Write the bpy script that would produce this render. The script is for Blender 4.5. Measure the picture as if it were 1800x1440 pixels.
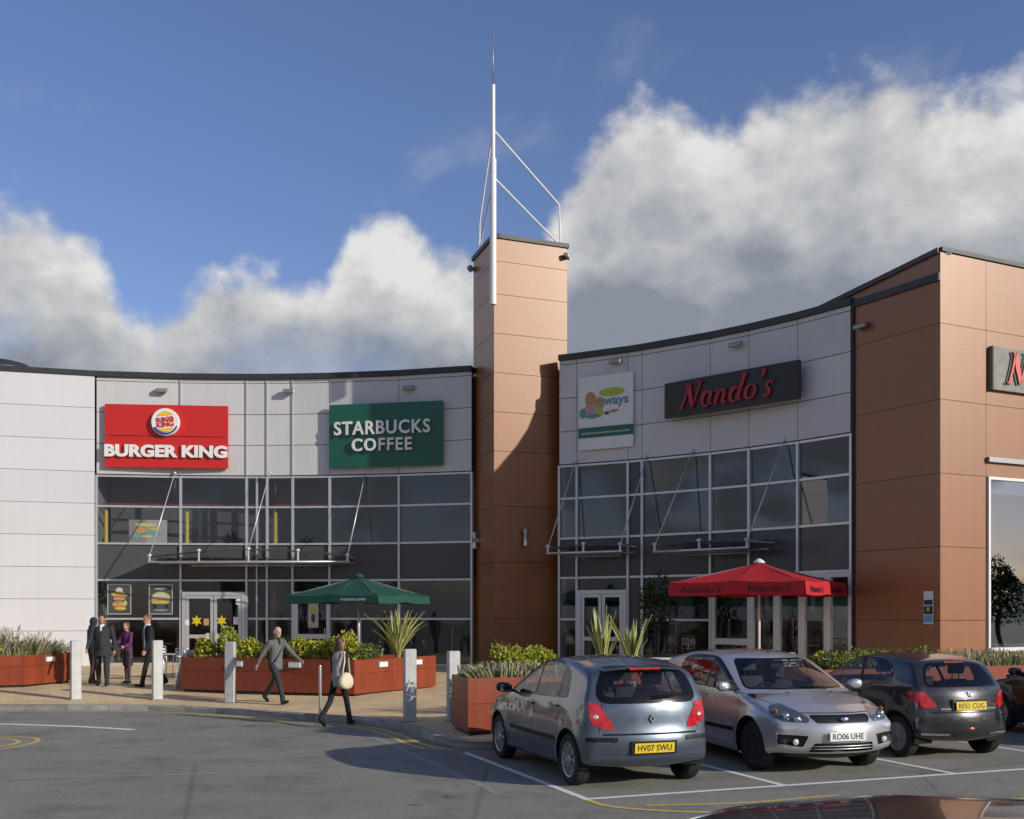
import bpy, bmesh, math, random
import numpy as np
from mathutils import Vector, Matrix
from mathutils.kdtree import KDTree
for _o in list(bpy.data.objects): bpy.data.objects.remove(_o)
SC = bpy.context.scene
COL = SC.collection
R = math.radians
rnd = random.Random(7)

# ------------------------------------------------------------------ camera
CAMZ = 2.2
cam_d = bpy.data.cameras.new('camera')
cam_d.lens = 38.0; cam_d.sensor_width = 36.0; cam_d.shift_y = 0.1967
cam_d.clip_start = 0.1; cam_d.clip_end = 5000
cam = bpy.data.objects.new('camera', cam_d); COL.objects.link(cam)
cam.location = (0, 0, CAMZ); cam.rotation_euler = (R(90), 0, 0)
SC.camera = cam
SC.view_settings.view_transform = 'Standard'
SC.view_settings.look = 'None'
SC.view_settings.gamma = 1.0
SC.view_settings.use_curve_mapping = False
SC.view_settings.exposure = 0.0

# ------------------------------------------------------------------ sun
SUN_EL = R(21.0)
SUN_AZ = math.atan2(0.868, -0.497)            # clockwise from +Y
SUNV = Vector((math.sin(SUN_AZ)*math.cos(SUN_EL), math.cos(SUN_AZ)*math.cos(SUN_EL), math.sin(SUN_EL)))
sl = bpy.data.lights.new('sun', 'SUN'); sl.energy = 4.0; sl.angle = R(0.55); sl.color = (1.0, 0.925, 0.83)
so = bpy.data.objects.new('sun', sl); COL.objects.link(so)
so.rotation_euler = (-SUNV).to_track_quat('-Z', 'Y').to_euler(); so.location = (20, -12, 30)

# ------------------------------------------------------------------ sky with clouds
W = bpy.data.worlds.new('World'); SC.world = W; W.use_nodes = True
nt = W.node_tree; nt.nodes.clear()
def N(t, **kw):
    n = nt.nodes.new(t)
    for k, v in kw.items(): setattr(n, k, v)
    return n
def L(a, b): nt.links.new(a, b)
def M(op, a, b=None, c=None, clamp=False):
    n = N('ShaderNodeMath', operation=op); n.use_clamp = clamp
    for i, v in enumerate((a, b, c)):
        if v is None: continue
        if isinstance(v, (int, float)): n.inputs[i].default_value = v
        else: L(v, n.inputs[i])
    return n.outputs[0]
def MR(v, a, b, c=0.0, d=1.0, smooth=True):
    n = N('ShaderNodeMapRange'); n.interpolation_type = 'SMOOTHSTEP' if smooth else 'LINEAR'
    L(v, n.inputs[0])
    for i, q in enumerate((a, b, c, d)):
        if isinstance(q, (int, float)): n.inputs[1+i].default_value = q
        else: L(q, n.inputs[1+i])
    return n.outputs[0]
sky = N('ShaderNodeTexSky', sky_type='NISHITA'); sky.sun_disc = False
sky.sun_elevation = SUN_EL; sky.sun_rotation = SUN_AZ; sky.altitude = 60
sky.air_density = 1.0; sky.dust_density = 0.6; sky.ozone_density = 2.2
tc = N('ShaderNodeTexCoord')
sep = N('ShaderNodeSeparateXYZ'); L(tc.outputs['Generated'], sep.inputs[0])
az = M('ARCTAN2', sep.outputs[0], sep.outputs[1])
el = M('ARCSINE', sep.outputs[2])
def noise(vec, scale, detail, rough=0.55, dist=0.0, lac=2.0):
    n = N('ShaderNodeTexNoise'); n.inputs['Scale'].default_value = scale; n.inputs['Detail'].default_value = detail
    n.inputs['Roughness'].default_value = rough; n.inputs['Distortion'].default_value = dist
    n.inputs['Lacunarity'].default_value = lac
    L(vec, n.inputs['Vector']); return n.outputs['Fac']
def vadd(v, off):
    n = N('ShaderNodeVectorMath', operation='ADD'); L(v, n.inputs[0]); n.inputs[1].default_value = off; return n.outputs[0]
def vscale(v, s):
    n = N('ShaderNodeVectorMath', operation='MULTIPLY'); L(v, n.inputs[0]); n.inputs[1].default_value = s; return n.outputs[0]
# elevation of the cloud tops round the whole horizon (azimuth in degrees, elevation in degrees)
TOPS = [(-180,17),(-165,20),(-150,15),(-135,19),(-120,23),(-105,18),(-92,22),(-80,17),(-68,20),(-55,23),(-45,18),(-36,21),
        (-28,20.5),(-25.3,20.0),(-22.8,19.3),(-20.2,17.8),(-18.8,14.2),(-16.5,16.4),(-13.3,17.6),(-10.7,16.6),(-9.6,18.0),(-8.4,20.2),
        (-6.0,20.6),(-5.0,19.4),(-3.0,19.2),(-1.2,19.0),(0.4,18.4),(1.5,19.4),(2.4,21.4),(3.5,23.5),(5.0,24.6),(6.8,25.2),(8.4,24.9),(10.4,24.2),(12,25.2),
        (14.7,25.8),(18.9,25.2),(21.5,24.4),(23.4,24.2),(25.3,24.0),(31,23.5),(40,18),(52,21.5),(64,17),(78,21),(90,16),(104,20),(120,15),(134,19),(150,23),(165,18),(180,17)]
fc = N('ShaderNodeFloatCurve')
cm = fc.mapping; cu = cm.curves[0]
pts = [((a+180)/360, e/40.0) for a, e in TOPS]
cu.points[0].location = pts[0]; cu.points[1].location = pts[-1]
for p in pts[1:-1]: cu.points.new(*p)
for p in cu.points: p.handle_type = 'AUTO'
cm.update()
azn = MR(az, -math.pi, math.pi, 0, 1, smooth=False)
L(azn, fc.inputs['Value'])
top = M('MULTIPLY', fc.outputs[0], R(40.0))
P = vscale(tc.outputs['Generated'], (1.0, 1.0, 1.25))
def puffs(vec, scale):
    # rounded cauliflower bumps
    n = N('ShaderNodeTexVoronoi'); n.feature = 'F1'; n.inputs['Scale'].default_value = scale; n.inputs['Detail'].default_value = 2.0; n.inputs['Roughness'].default_value = 0.6; n.inputs['Lacunarity'].default_value = 2.3
    n.normalize = True; L(vec, n.inputs['Vector']); return M('SUBTRACT', 1.0, n.outputs['Distance'])
def warp(vec, amt):
    n = N('ShaderNodeTexNoise'); n.inputs['Scale'].default_value = 9.0; n.inputs['Detail'].default_value = 3; L(vec, n.inputs['Vector'])
    a = N('ShaderNodeVectorMath', operation='MULTIPLY_ADD'); L(n.outputs['Color'], a.inputs[0]); a.inputs[1].default_value = (amt, amt, amt); L(vec, a.inputs[2]); return a.outputs[0]
def cloudbase(vec):
    return M('ADD', M('MULTIPLY', noise(vec, 5.5, 6, 0.54), 0.55), M('MULTIPLY', puffs(warp(vec, 0.05), 9.0), 0.45))
f1 = cloudbase(P)
f2 = noise(vadd(P, (3.1, 7.7, 1.3)), 16.0, 6, 0.60)
S2 = SUNV*0.035 + Vector((0, 0, 0.035))
f1s = cloudbase(vadd(P, tuple(S2)))
f2s = noise(vadd(vadd(P, (3.1, 7.7, 1.3)), tuple(S2*0.45)), 16.0, 6, 0.60)
low = noise(vadd(P, (9.0, 2.0, 4.0)), 2.6, 2, 0.5)
mid = noise(vadd(P, (5.0, 1.0, 8.0)), 7.0, 3, 0.55)
d0 = M('SUBTRACT', top, el)
wob = M('ADD', M('MULTIPLY', M('SUBTRACT', f1, 0.60), 0.20), M('MULTIPLY', M('SUBTRACT', f2, 0.5), 0.085))
d = M('ADD', d0, wob)
alpha = MR(d, -0.006, 0.032)
# thin breaks in the bank near the horizon and a few loose wisps above it
holes = MR(mid, 0.40, 0.52, 0.25, 1.0)
lowel = MR(el, R(9), R(15.5), 0.0, 1.0)
holes2 = M('ADD', M('MULTIPLY', M('SUBTRACT', 1.0, lowel), holes), lowel)
wispn = noise(vadd(P, (1.7, 4.4, 2.2)), 4.2, 5, 0.6, 0.4)
wisp = M('MULTIPLY', MR(wispn, 0.56, 0.78), 0.28)
alpha = M('MAXIMUM', M('MULTIPLY', alpha, holes2), wisp)
# billow shading: lit tops, grey under sides
relief = M('ADD', M('MULTIPLY', M('SUBTRACT', f1, f1s), 2.5), M('MULTIPLY', M('SUBTRACT', f2, f2s), 0.9))
depth = MR(d, 0.01, 0.19, 0.88, 0.22)
sh = M('ADD', M('ADD', M('SUBTRACT', depth, MR(el, R(10.5), R(20.0), 0.34, 0.0)), relief), M('MULTIPLY', M('SUBTRACT', low, 0.5), 0.9), clamp=True)
ramp = N('ShaderNodeValToRGB'); L(sh, ramp.inputs[0])
cr = ramp.color_ramp; cr.elements[0].position = 0.0; cr.elements[0].color = (0.25, 0.28, 0.335, 1)
cr.elements[1].position = 0.95; cr.elements[1].color = (0.775, 0.77, 0.755, 1)
e = cr.elements.new(0.40); e.color = (0.42, 0.44, 0.475, 1)
e = cr.elements.new(0.70); e.color = (0.60, 0.60, 0.605, 1)
CL = N('ShaderNodeVectorMath', operation='SCALE'); L(ramp.outputs[0], CL.inputs[0]); CL.inputs[3].default_value = 7.6
SKYMUL = N('ShaderNodeVectorMath', operation='MULTIPLY'); L(sky.outputs[0], SKYMUL.inputs[0]); SKYMUL.inputs[1].default_value = (0.86, 0.83, 1.02)
mx = N('ShaderNodeMix', data_type='RGBA'); L(alpha, mx.inputs[0]); L(SKYMUL.outputs[0], mx.inputs[6]); L(CL.outputs[0], mx.inputs[7])
bg = N('ShaderNodeBackground'); bg.inputs[1].default_value = 0.13; L(mx.outputs[2], bg.inputs[0])
wo = N('ShaderNodeOutputWorld'); L(bg.outputs[0], wo.inputs[0])

# ------------------------------------------------------------------ materials
MATS = {}
def mat(name, col, rough=0.5, metal=0.0, spec=0.5, var=0.0, vscale_=4.0, bump=0.0, bscale=60.0, coat=0.0, stretch=None, col2=None, transl=0.0, coatr=0.03, orand=0.0, streak=0.0):
    m = bpy.data.materials.new(name); m.use_nodes = True
    t = m.node_tree; b = t.nodes['Principled BSDF']
    b.inputs['Base Color'].default_value = (*col, 1); b.inputs['Roughness'].default_value = rough
    b.inputs['Metallic'].default_value = metal; b.inputs['Specular IOR Level'].default_value = spec
    b.inputs['Coat Weight'].default_value = coat; b.inputs['Coat Roughness'].default_value = coatr
    if var or bump or col2:
        g = t.nodes.new('ShaderNodeTexCoord'); mp = t.nodes.new('ShaderNodeMapping'); t.links.new(g.outputs['Object'], mp.inputs[0])
        if stretch: mp.inputs['Scale'].default_value = stretch
    if var or col2:
        n = t.nodes.new('ShaderNodeTexNoise'); n.inputs['Scale'].default_value = vscale_; n.inputs['Detail'].default_value = 8; n.inputs['Roughness'].default_value = 0.6
        t.links.new(mp.outputs[0], n.inputs['Vector'])
        r = t.nodes.new('ShaderNodeValToRGB'); t.links.new(n.outputs['Fac'], r.inputs[0])
        c2 = col2 or col
        lo = [max(0, c*(1-var)) for c in col]; hi = [min(1, c*(1+var)) for c in c2]
        r.color_ramp.elements[0].position = 0.3; r.color_ramp.elements[0].color = (*lo, 1)
        r.color_ramp.elements[1].position = 0.7; r.color_ramp.elements[1].color = (*hi, 1)
        out = r.outputs[0]
        def times(sock):
            x = t.nodes.new('ShaderNodeVectorMath'); x.operation = 'MULTIPLY'; t.links.new(out, x.inputs[0]); t.links.new(sock, x.inputs[1]); return x.outputs[0]
        if orand:                                # panel-to-panel difference in batch colour
            oi = t.nodes.new('ShaderNodeObjectInfo'); rr = t.nodes.new('ShaderNodeMapRange'); rr.inputs[3].default_value = 1-orand; rr.inputs[4].default_value = 1+orand*0.6
            t.links.new(oi.outputs['Random'], rr.inputs[0]); out = times(rr.outputs[0])
        if streak:                               # rain streaks and dust
            mp3 = t.nodes.new('ShaderNodeMapping'); mp3.inputs['Scale'].default_value = (5.0, 5.0, 0.22); t.links.new(g.outputs['Object'], mp3.inputs[0])
            n3 = t.nodes.new('ShaderNodeTexNoise'); n3.inputs['Scale'].default_value = 1.0; n3.inputs['Detail'].default_value = 7; n3.inputs['Roughness'].default_value = 0.65; t.links.new(mp3.outputs[0], n3.inputs['Vector'])
            r3 = t.nodes.new('ShaderNodeMapRange'); r3.inputs[1].default_value = 0.35; r3.inputs[2].default_value = 0.62; r3.inputs[3].default_value = 1-streak; r3.inputs[4].default_value = 1.0; t.links.new(n3.outputs['Fac'], r3.inputs[0]); out = times(r3.outputs[0])
        t.links.new(out, b.inputs['Base Color'])
    if bump:
        n2 = t.nodes.new('ShaderNodeTexNoise'); n2.inputs['Scale'].default_value = bscale; n2.inputs['Detail'].default_value = 6
        t.links.new(mp.outputs[0], n2.inputs['Vector'])
        bp = t.nodes.new('ShaderNodeBump'); bp.inputs['Strength'].default_value = bump; bp.inputs['Distance'].default_value = 0.02
        t.links.new(n2.outputs['Fac'], bp.inputs['Height']); t.links.new(bp.outputs[0], b.inputs['Normal'])
    if transl:
        tr = t.nodes.new('ShaderNodeBsdfTranslucent'); tr.inputs[0].default_value = (*col, 1)
        ms = t.nodes.new('ShaderNodeMixShader'); ms.inputs[0].default_value = transl
        t.links.new(b.outputs[0], ms.inputs[1]); t.links.new(tr.outputs[0], ms.inputs[2])
        t.links.new(ms.outputs[0], t.nodes['Material Output'].inputs[0])
    MATS[name] = m
    return m
def glass(name, tint=(0.55, 0.57, 0.58), ior=1.5, boost=1.0, rough=0.0, wav=0.0):
    m = bpy.data.materials.new(name); m.use_nodes = True; t = m.node_tree; t.nodes.clear()
    o = t.nodes.new('ShaderNodeOutputMaterial'); tr = t.nodes.new('ShaderNodeBsdfTransparent'); tr.inputs[0].default_value = (*tint, 1)
    gl = t.nodes.new('ShaderNodeBsdfGlossy'); gl.inputs['Roughness'].default_value = rough; gl.inputs[0].default_value = (boost, boost, boost, 1)
    # same mirror share from either side of the pane: f0 + (1 - f0) * (1 - |cos|)^5
    f0 = ((ior-1)/(ior+1))**2; lw = t.nodes.new('ShaderNodeLayerWeight'); lw.inputs[0].default_value = 0.5
    pw = t.nodes.new('ShaderNodeMath'); pw.operation = 'POWER'; t.links.new(lw.outputs['Facing'], pw.inputs[0]); pw.inputs[1].default_value = 5.0
    fr = t.nodes.new('ShaderNodeMath'); fr.operation = 'MULTIPLY_ADD'; t.links.new(pw.outputs[0], fr.inputs[0]); fr.inputs[1].default_value = 1-f0; fr.inputs[2].default_value = f0
    ms = t.nodes.new('ShaderNodeMixShader')
    t.links.new(fr.outputs[0], ms.inputs[0]); t.links.new(tr.outputs[0], ms.inputs[1]); t.links.new(gl.outputs[0], ms.inputs[2]); t.links.new(ms.outputs[0], o.inputs[0])
    if wav:
        g = t.nodes.new('ShaderNodeTexCoord'); n2 = t.nodes.new('ShaderNodeTexNoise'); n2.inputs['Scale'].default_value = 0.8; n2.inputs['Detail'].default_value = 1
        t.links.new(g.outputs['Object'], n2.inputs['Vector'])
        bp = t.nodes.new('ShaderNodeBump'); bp.inputs['Strength'].default_value = wav; bp.inputs['Distance'].default_value = 0.05
        t.links.new(n2.outputs['Fac'], bp.inputs['Height']); t.links.new(bp.outputs[0], gl.inputs['Normal'])
    MATS[name] = m; return m

mat('white_panel', (0.635, 0.64, 0.65), 0.42, var=0.02, vscale_=0.7, orand=0.04, streak=0.025)
mat('grey_panel', (0.60, 0.60, 0.59), 0.38, var=0.03, vscale_=0.8, orand=0.045, streak=0.03)
mat('backing', (0.03, 0.03, 0.032), 0.8)
mat('coping', (0.035, 0.037, 0.04), 0.5, var=0.2)
mat('alu', (0.62, 0.63, 0.64), 0.38, metal=0.55)
mat('alu_dark', (0.30, 0.31, 0.32), 0.42, metal=0.5)
mat('steel', (0.55, 0.56, 0.56), 0.28, metal=0.8)
mat('white_paint', (0.74, 0.74, 0.72), 0.4, var=0.03)
mat('brown_panel', (0.235, 0.072, 0.013), 0.44, spec=0.75, var=0.10, vscale_=3.0, stretch=(0.5, 0.5, 14.0), col2=(0.255, 0.081, 0.016), coat=0.64, coatr=0.38, orand=0.10, streak=0.10)
MATS['brown_panel'].node_tree.nodes['Principled BSDF'].inputs['Specular Tint'].default_value = (1.0, 0.84, 0.67, 1)
mat('spandrel', (0.075, 0.077, 0.080), 0.22, spec=0.35, var=0.06)
mat('interior_dark', (0.035, 0.033, 0.032), 0.9)
mat('interior_grey', (0.20, 0.205, 0.21), 0.9, var=0.15, vscale_=0.6)
mat('interior_warm', (0.12, 0.07, 0.035), 0.8, var=0.3)
mat('roofing', (0.12, 0.12, 0.125), 0.8, var=0.2)
glass('window_glass', (0.86, 0.86, 0.86), 1.62, wav=0.10)
glass('lower_glass', (0.84, 0.845, 0.85), 1.55, wav=0.12)
glass('mirror_glass', (0.55, 0.57, 0.60), 2.7, wav=0.06)
glass('coated_glass', (0.72, 0.72, 0.73), 1.75, wav=0.07)
glass('clear_glass', (0.84, 0.85, 0.85), 1.45)
mat('yellow', (0.62, 0.47, 0.03), 0.5)
mat('cream', (0.50, 0.47, 0.36), 0.8, var=0.12)
mat('poster_grey', (0.26, 0.26, 0.25), 0.6); mat('navy', (0.03, 0.035, 0.10), 0.7)
mat('rust_panel', (0.265, 0.052, 0.020), 0.38, spec=0.5, var=0.12, vscale_=2.6, orand=0.10, streak=0.22)
mat('soil', (0.03, 0.022, 0.016), 1.0)
mat('black_plastic', (0.014, 0.014, 0.015), 0.5)
mat('rubber', (0.017, 0.017, 0.017), 0.85, bump=0.2, bscale=90)
mat('concrete', (0.34, 0.325, 0.285), 0.85, var=0.28, vscale_=3.0, bump=0.3, bscale=40, orand=0.16)
mat('red_sign', (0.55, 0.022, 0.018), 0.35)
mat('green_sign', (0.012, 0.11, 0.07), 0.35)
mat('white_letter', (0.80, 0.79, 0.76), 0.4)
mat('charcoal_sign', (0.022, 0.022, 0.022), 0.5, var=0.15, vscale_=2)
mat('red_letter', (0.42, 0.014, 0.028), 0.45)

# ------------------------------------------------------------------ mesh helpers
class MB:
    def __init__(s): s.v = []; s.f = []; s.m = []
    def add(s, vs, fs, mi=0):
        o = len(s.v); s.v += [tuple(v) for v in vs]; s.f += [tuple(i+o for i in f) for f in fs]; s.m += [mi]*len(fs); return s
    def box(s, c, size, rz=0.0, mi=0):
        hx, hy, hz = size[0]/2, size[1]/2, size[2]/2; cs, sn = math.cos(rz), math.sin(rz)
        vs = []
        for z in (-hz, hz):
            for x, y in ((-hx, -hy), (hx, -hy), (hx, hy), (-hx, hy)):
                vs.append((c[0]+x*cs-y*sn, c[1]+x*sn+y*cs, c[2]+z))
        return s.add(vs, [(3,2,1,0),(4,5,6,7),(0,1,5,4),(1,2,6,5),(2,3,7,6),(3,0,4,7)], mi)
    def wall(s, a, b, z0, z1, out=0.0, thick=0.05, mi=0):
        # upright slab along a->b seen from its right-hand side normal; front face at 'out' proud of the line
        d = Vector((b[0]-a[0], b[1]-a[1])); d.normalize(); n = Vector((d.y, -d.x))
        p = [Vector(a[:2])+n*out, Vector(b[:2])+n*out, Vector(b[:2])+n*(out-thick), Vector(a[:2])+n*(out-thick)]
        vs = [(q.x, q.y, z0) for q in p]+[(q.x, q.y, z1) for q in p]
        return s.add(vs, [(3,2,1,0),(4,5,6,7),(0,1,5,4),(1,2,6,5),(2,3,7,6),(3,0,4,7)], mi)
    def prism(s, poly, z0, z1, mi=0, caps=True):
        n = len(poly); vs = [(p[0], p[1], z0) for p in poly]+[(p[0], p[1], z1) for p in poly]
        fs = [(i, (i+1) % n, n+(i+1) % n, n+i) for i in range(n)]
        if caps: fs += [tuple(range(n-1, -1, -1)), tuple(range(n, 2*n))]
        return s.add(vs, fs, mi)
    def tube(s, path, r, n=8, mi=0, caps=True):
        path = [Vector(p) for p in path]; rs = r if isinstance(r, (list, tuple)) else [r]*len(path)
        vs = []; up = None
        for i, p in enumerate(path):
            t = (path[min(i+1, len(path)-1)]-path[max(i-1, 0)]).normalized()
            if up is None:
                up = t.orthogonal().normalized()
            else:
                up = (up-t*up.dot(t)).normalized()
            sd = t.cross(up)
            for k in range(n):
                a = 2*math.pi*k/n; vs.append(p+(up*math.cos(a)+sd*math.sin(a))*rs[i])
        fs = []
        for i in range(len(path)-1):
            for k in range(n): fs.append((i*n+k, i*n+(k+1) % n, (i+1)*n+(k+1) % n, (i+1)*n+k))
        if caps: fs += [tuple(range(n-1, -1, -1)), tuple((len(path)-1)*n+k for k in range(n))]
        return s.add(vs, fs, mi)
    def bar(s, a, b, w, h, mi=0):
        a = Vector(a); b = Vector(b); t = (b-a).normalized(); z = Vector((0, 0, 1))
        sd = t.cross(z); sd = sd.normalized() if sd.length > 1e-4 else Vector((1, 0, 0)); up = sd.cross(t).normalized()
        vs = []
        for p in (a, b):
            for u, v in ((-1,-1),(1,-1),(1,1),(-1,1)): vs.append(p+sd*u*w/2+up*v*h/2)
        return s.add(vs, [(3,2,1,0),(4,5,6,7),(0,1,5,4),(1,2,6,5),(2,3,7,6),(3,0,4,7)], mi)
    def rings(s, rings, mi=0, caps=True):
        n = len(rings[0]); vs = [v for r in rings for v in r]; fs = []
        for i in range(len(rings)-1):
            for k in range(n): fs.append((i*n+k, i*n+(k+1) % n, (i+1)*n+(k+1) % n, (i+1)*n+k))
        if caps: fs += [tuple(range(n-1, -1, -1)), tuple((len(rings)-1)*n+k for k in range(n))]
        return s.add(vs, fs, mi)
    def lathe(s, prof, c=(0,0,0), n=20, axis='z', mi=0):
        rs = []
        for r, h in prof:
            ring = []
            for k in range(n):
                a = 2*math.pi*k/n; x, y = r*math.cos(a), r*math.sin(a)
                if axis == 'z': q = (c[0]+x, c[1]+y, c[2]+h)
                elif axis == 'y': q = (c[0]+x, c[1]+h, c[2]-y)
                else: q = (c[0]+h, c[1]+x, c[2]+y)
                ring.append(q)
            rs.append(ring)
        return s.rings(rs, mi)
    def ell(s, c, r, nu=14, nv=9, mi=0, rot=None):
        rs = []
        for i in range(nv+1):
            ph = math.pi*(i/nv)*0.98+math.pi*0.01; ring = []
            for k in range(nu):
                a = 2*math.pi*k/nu
                q = Vector((r[0]*math.sin(ph)*math.cos(a), r[1]*math.sin(ph)*math.sin(a), -r[2]*math.cos(ph)))
                if rot: q = rot @ q
                ring.append(q+Vector(c))
            rs.append(ring)
        return s.rings(rs, mi)
    def mesh(s, name):
        me = bpy.data.meshes.new(name); me.from_pydata(s.v, [], s.f); return me
    def build(s, name, mats, parent=None, smooth=False, angle=None):
        me = s.mesh(name)
        return link(name, me, mats, parent, smooth, s.m, angle)
def link(name, me, mats, parent=None, smooth=False, mi=None, angle=None):
    if not isinstance(mats, (list, tuple)): mats = [mats]
    for q in mats: me.materials.append(MATS[q] if isinstance(q, str) else q)
    if mi and len(mats) > 1: me.polygons.foreach_set('material_index', mi)
    if smooth: me.polygons.foreach_set('use_smooth', [True]*len(me.polygons))
    me.update()
    if angle and smooth: me.set_sharp_from_angle(angle=R(angle))
    o = bpy.data.objects.new(name, me); COL.objects.link(o)
    if parent is not None: o.parent = parent
    return o
def tag(o, label=None, cat=None, group=None, kind=None):
    if label: o['label'] = label
    if cat: o['category'] = cat
    if group: o['group'] = group
    if kind: o['kind'] = kind
    return o
def thing(name, loc=(0,0,0), rz=0.0, label=None, cat=None, group=None):
    o = bpy.data.objects.new(name, None); COL.objects.link(o); o.location = loc; o.rotation_euler = (0, 0, rz); o.empty_display_size = 0.3
    return tag(o, label, cat, group)
def framed(name, origin, u, label=None, cat=None, group=None):
    # an Empty whose local x runs along u (horizontal), y is up, z is the outward normal
    u = Vector((u[0], u[1], 0)).normalized(); up = Vector((0, 0, 1)); n = u.cross(up)
    o = bpy.data.objects.new(name, None); COL.objects.link(o)
    o.matrix_world = Matrix(((u.x, up.x, n.x, origin[0]), (u.y, up.y, n.y, origin[1]), (u.z, up.z, n.z, origin[2]), (0, 0, 0, 1)))
    o.empty_display_size = 0.3
    return tag(o, label, cat, group)
def copy_tree(o, parent=None):
    c = o.copy(); COL.objects.link(c); c.parent = parent
    for ch in o.children: copy_tree(ch, c)
    return c
def text_mesh(body, size=1.0, extrude=0.02, offset=0.0, shear=0.0, spacing=1.0, align='CENTER', width=None, height=None, res=3):
    cu = bpy.data.curves.new('lettering', 'FONT'); cu.body = body; cu.size = size; cu.extrude = extrude; cu.offset = offset
    cu.shear = shear; cu.space_character = spacing; cu.align_x = align; cu.align_y = 'CENTER'; cu.resolution_u = res
    ob = bpy.data.objects.new('lettering', cu); COL.objects.link(ob)
    bpy.context.view_layer.update()
    me = bpy.data.meshes.new_from_object(ob.evaluated_get(bpy.context.evaluated_depsgraph_get()))
    bpy.data.objects.remove(ob)
    if width or height:
        xs = [v.co.x for v in me.vertices]; ys = [v.co.y for v in me.vertices]
        sx = width/(max(xs)-min(xs)) if width else None; sy = height/(max(ys)-min(ys)) if height else None
        sx = sx or sy; sy = sy or sx; cx = (max(xs)+min(xs))/2; cy = (max(ys)+min(ys))/2
        for v in me.vertices: v.co.x = (v.co.x-cx)*sx; v.co.y = (v.co.y-cy)*sy
    me.materials.clear()
    return me
def letters(name, body, parent, at, mtl, **kw):
    me = text_mesh(body, **kw); o = link(name, me, mtl, parent); o.location = at; return o

# ------------------------------------------------------------------ ground levels
KERB = [(-30,24.6),(-22,24.3),(-16,24.05),(-11.3,23.9),(-7.75,23.75),(-6.05,23.0),(-4.91,22.25),(-3.85,21.6),(-3.0,21.1),(-2.3,20.35),(-1.68,19.15),(-1.22,17.95),(-0.80,17.32),(-0.30,17.2),(0.7,17.52),(4.0,18.8),(9.6,20.95),(18,24.18)]
def catmull(P, n):
    out = []
    for i in range(len(P)-1):
        p0 = Vector(P[max(i-1,0)]); p1 = Vector(P[i]); p2 = Vector(P[i+1]); p3 = Vector(P[min(i+2,len(P)-1)])
        a = (p1-p0).length**0.5 or 1e-3; b = (p2-p1).length**0.5; c = (p3-p2).length**0.5 or 1e-3
        m1 = (p2-p1)+((p1-p0)/a-(p2-p0)/(a+b))*b if i > 0 else (p2-p1)
        m2 = (p2-p1)+((p3-p2)/c-(p3-p1)/(b+c))*b if i < len(P)-2 else (p2-p1)
        for k in range(n):
            t = k/n; t2 = t*t; t3 = t2*t
            out.append(p1*(2*t3-3*t2+1)+m1*(t3-2*t2+t)+p2*(-2*t3+3*t2)+m2*(t3-t2))
    out.append(Vector(P[-1])); return out
def resample(P, step):
    ds = [0.0]
    for i in range(1, len(P)): ds.append(ds[-1]+(P[i]-P[i-1]).length)
    n = max(1, round(ds[-1]/step)); out = []; j = 0
    for k in range(n+1):
        t = ds[-1]*k/n
        while j < len(P)-2 and ds[j+1] < t: j += 1
        w = (t-ds[j])/max(1e-9, ds[j+1]-ds[j]); out.append(P[j].lerp(P[j+1], min(1, w)))
    return out
KC = catmull(KERB, 14)
_KA = np.array([(p.x, p.y) for p in KC])
def kerb_dist(x, y): return float(np.min(np.hypot(_KA[:,0]-x, _KA[:,1]-y)))
def zg(x, y):
    d = kerb_dist(x, y); t = min(1.0, d/3.2); return 0.12+0.15*t*t*(3-2*t)+0.005*d
def gp(x, y): return (x, y, zg(x, y))
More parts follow.
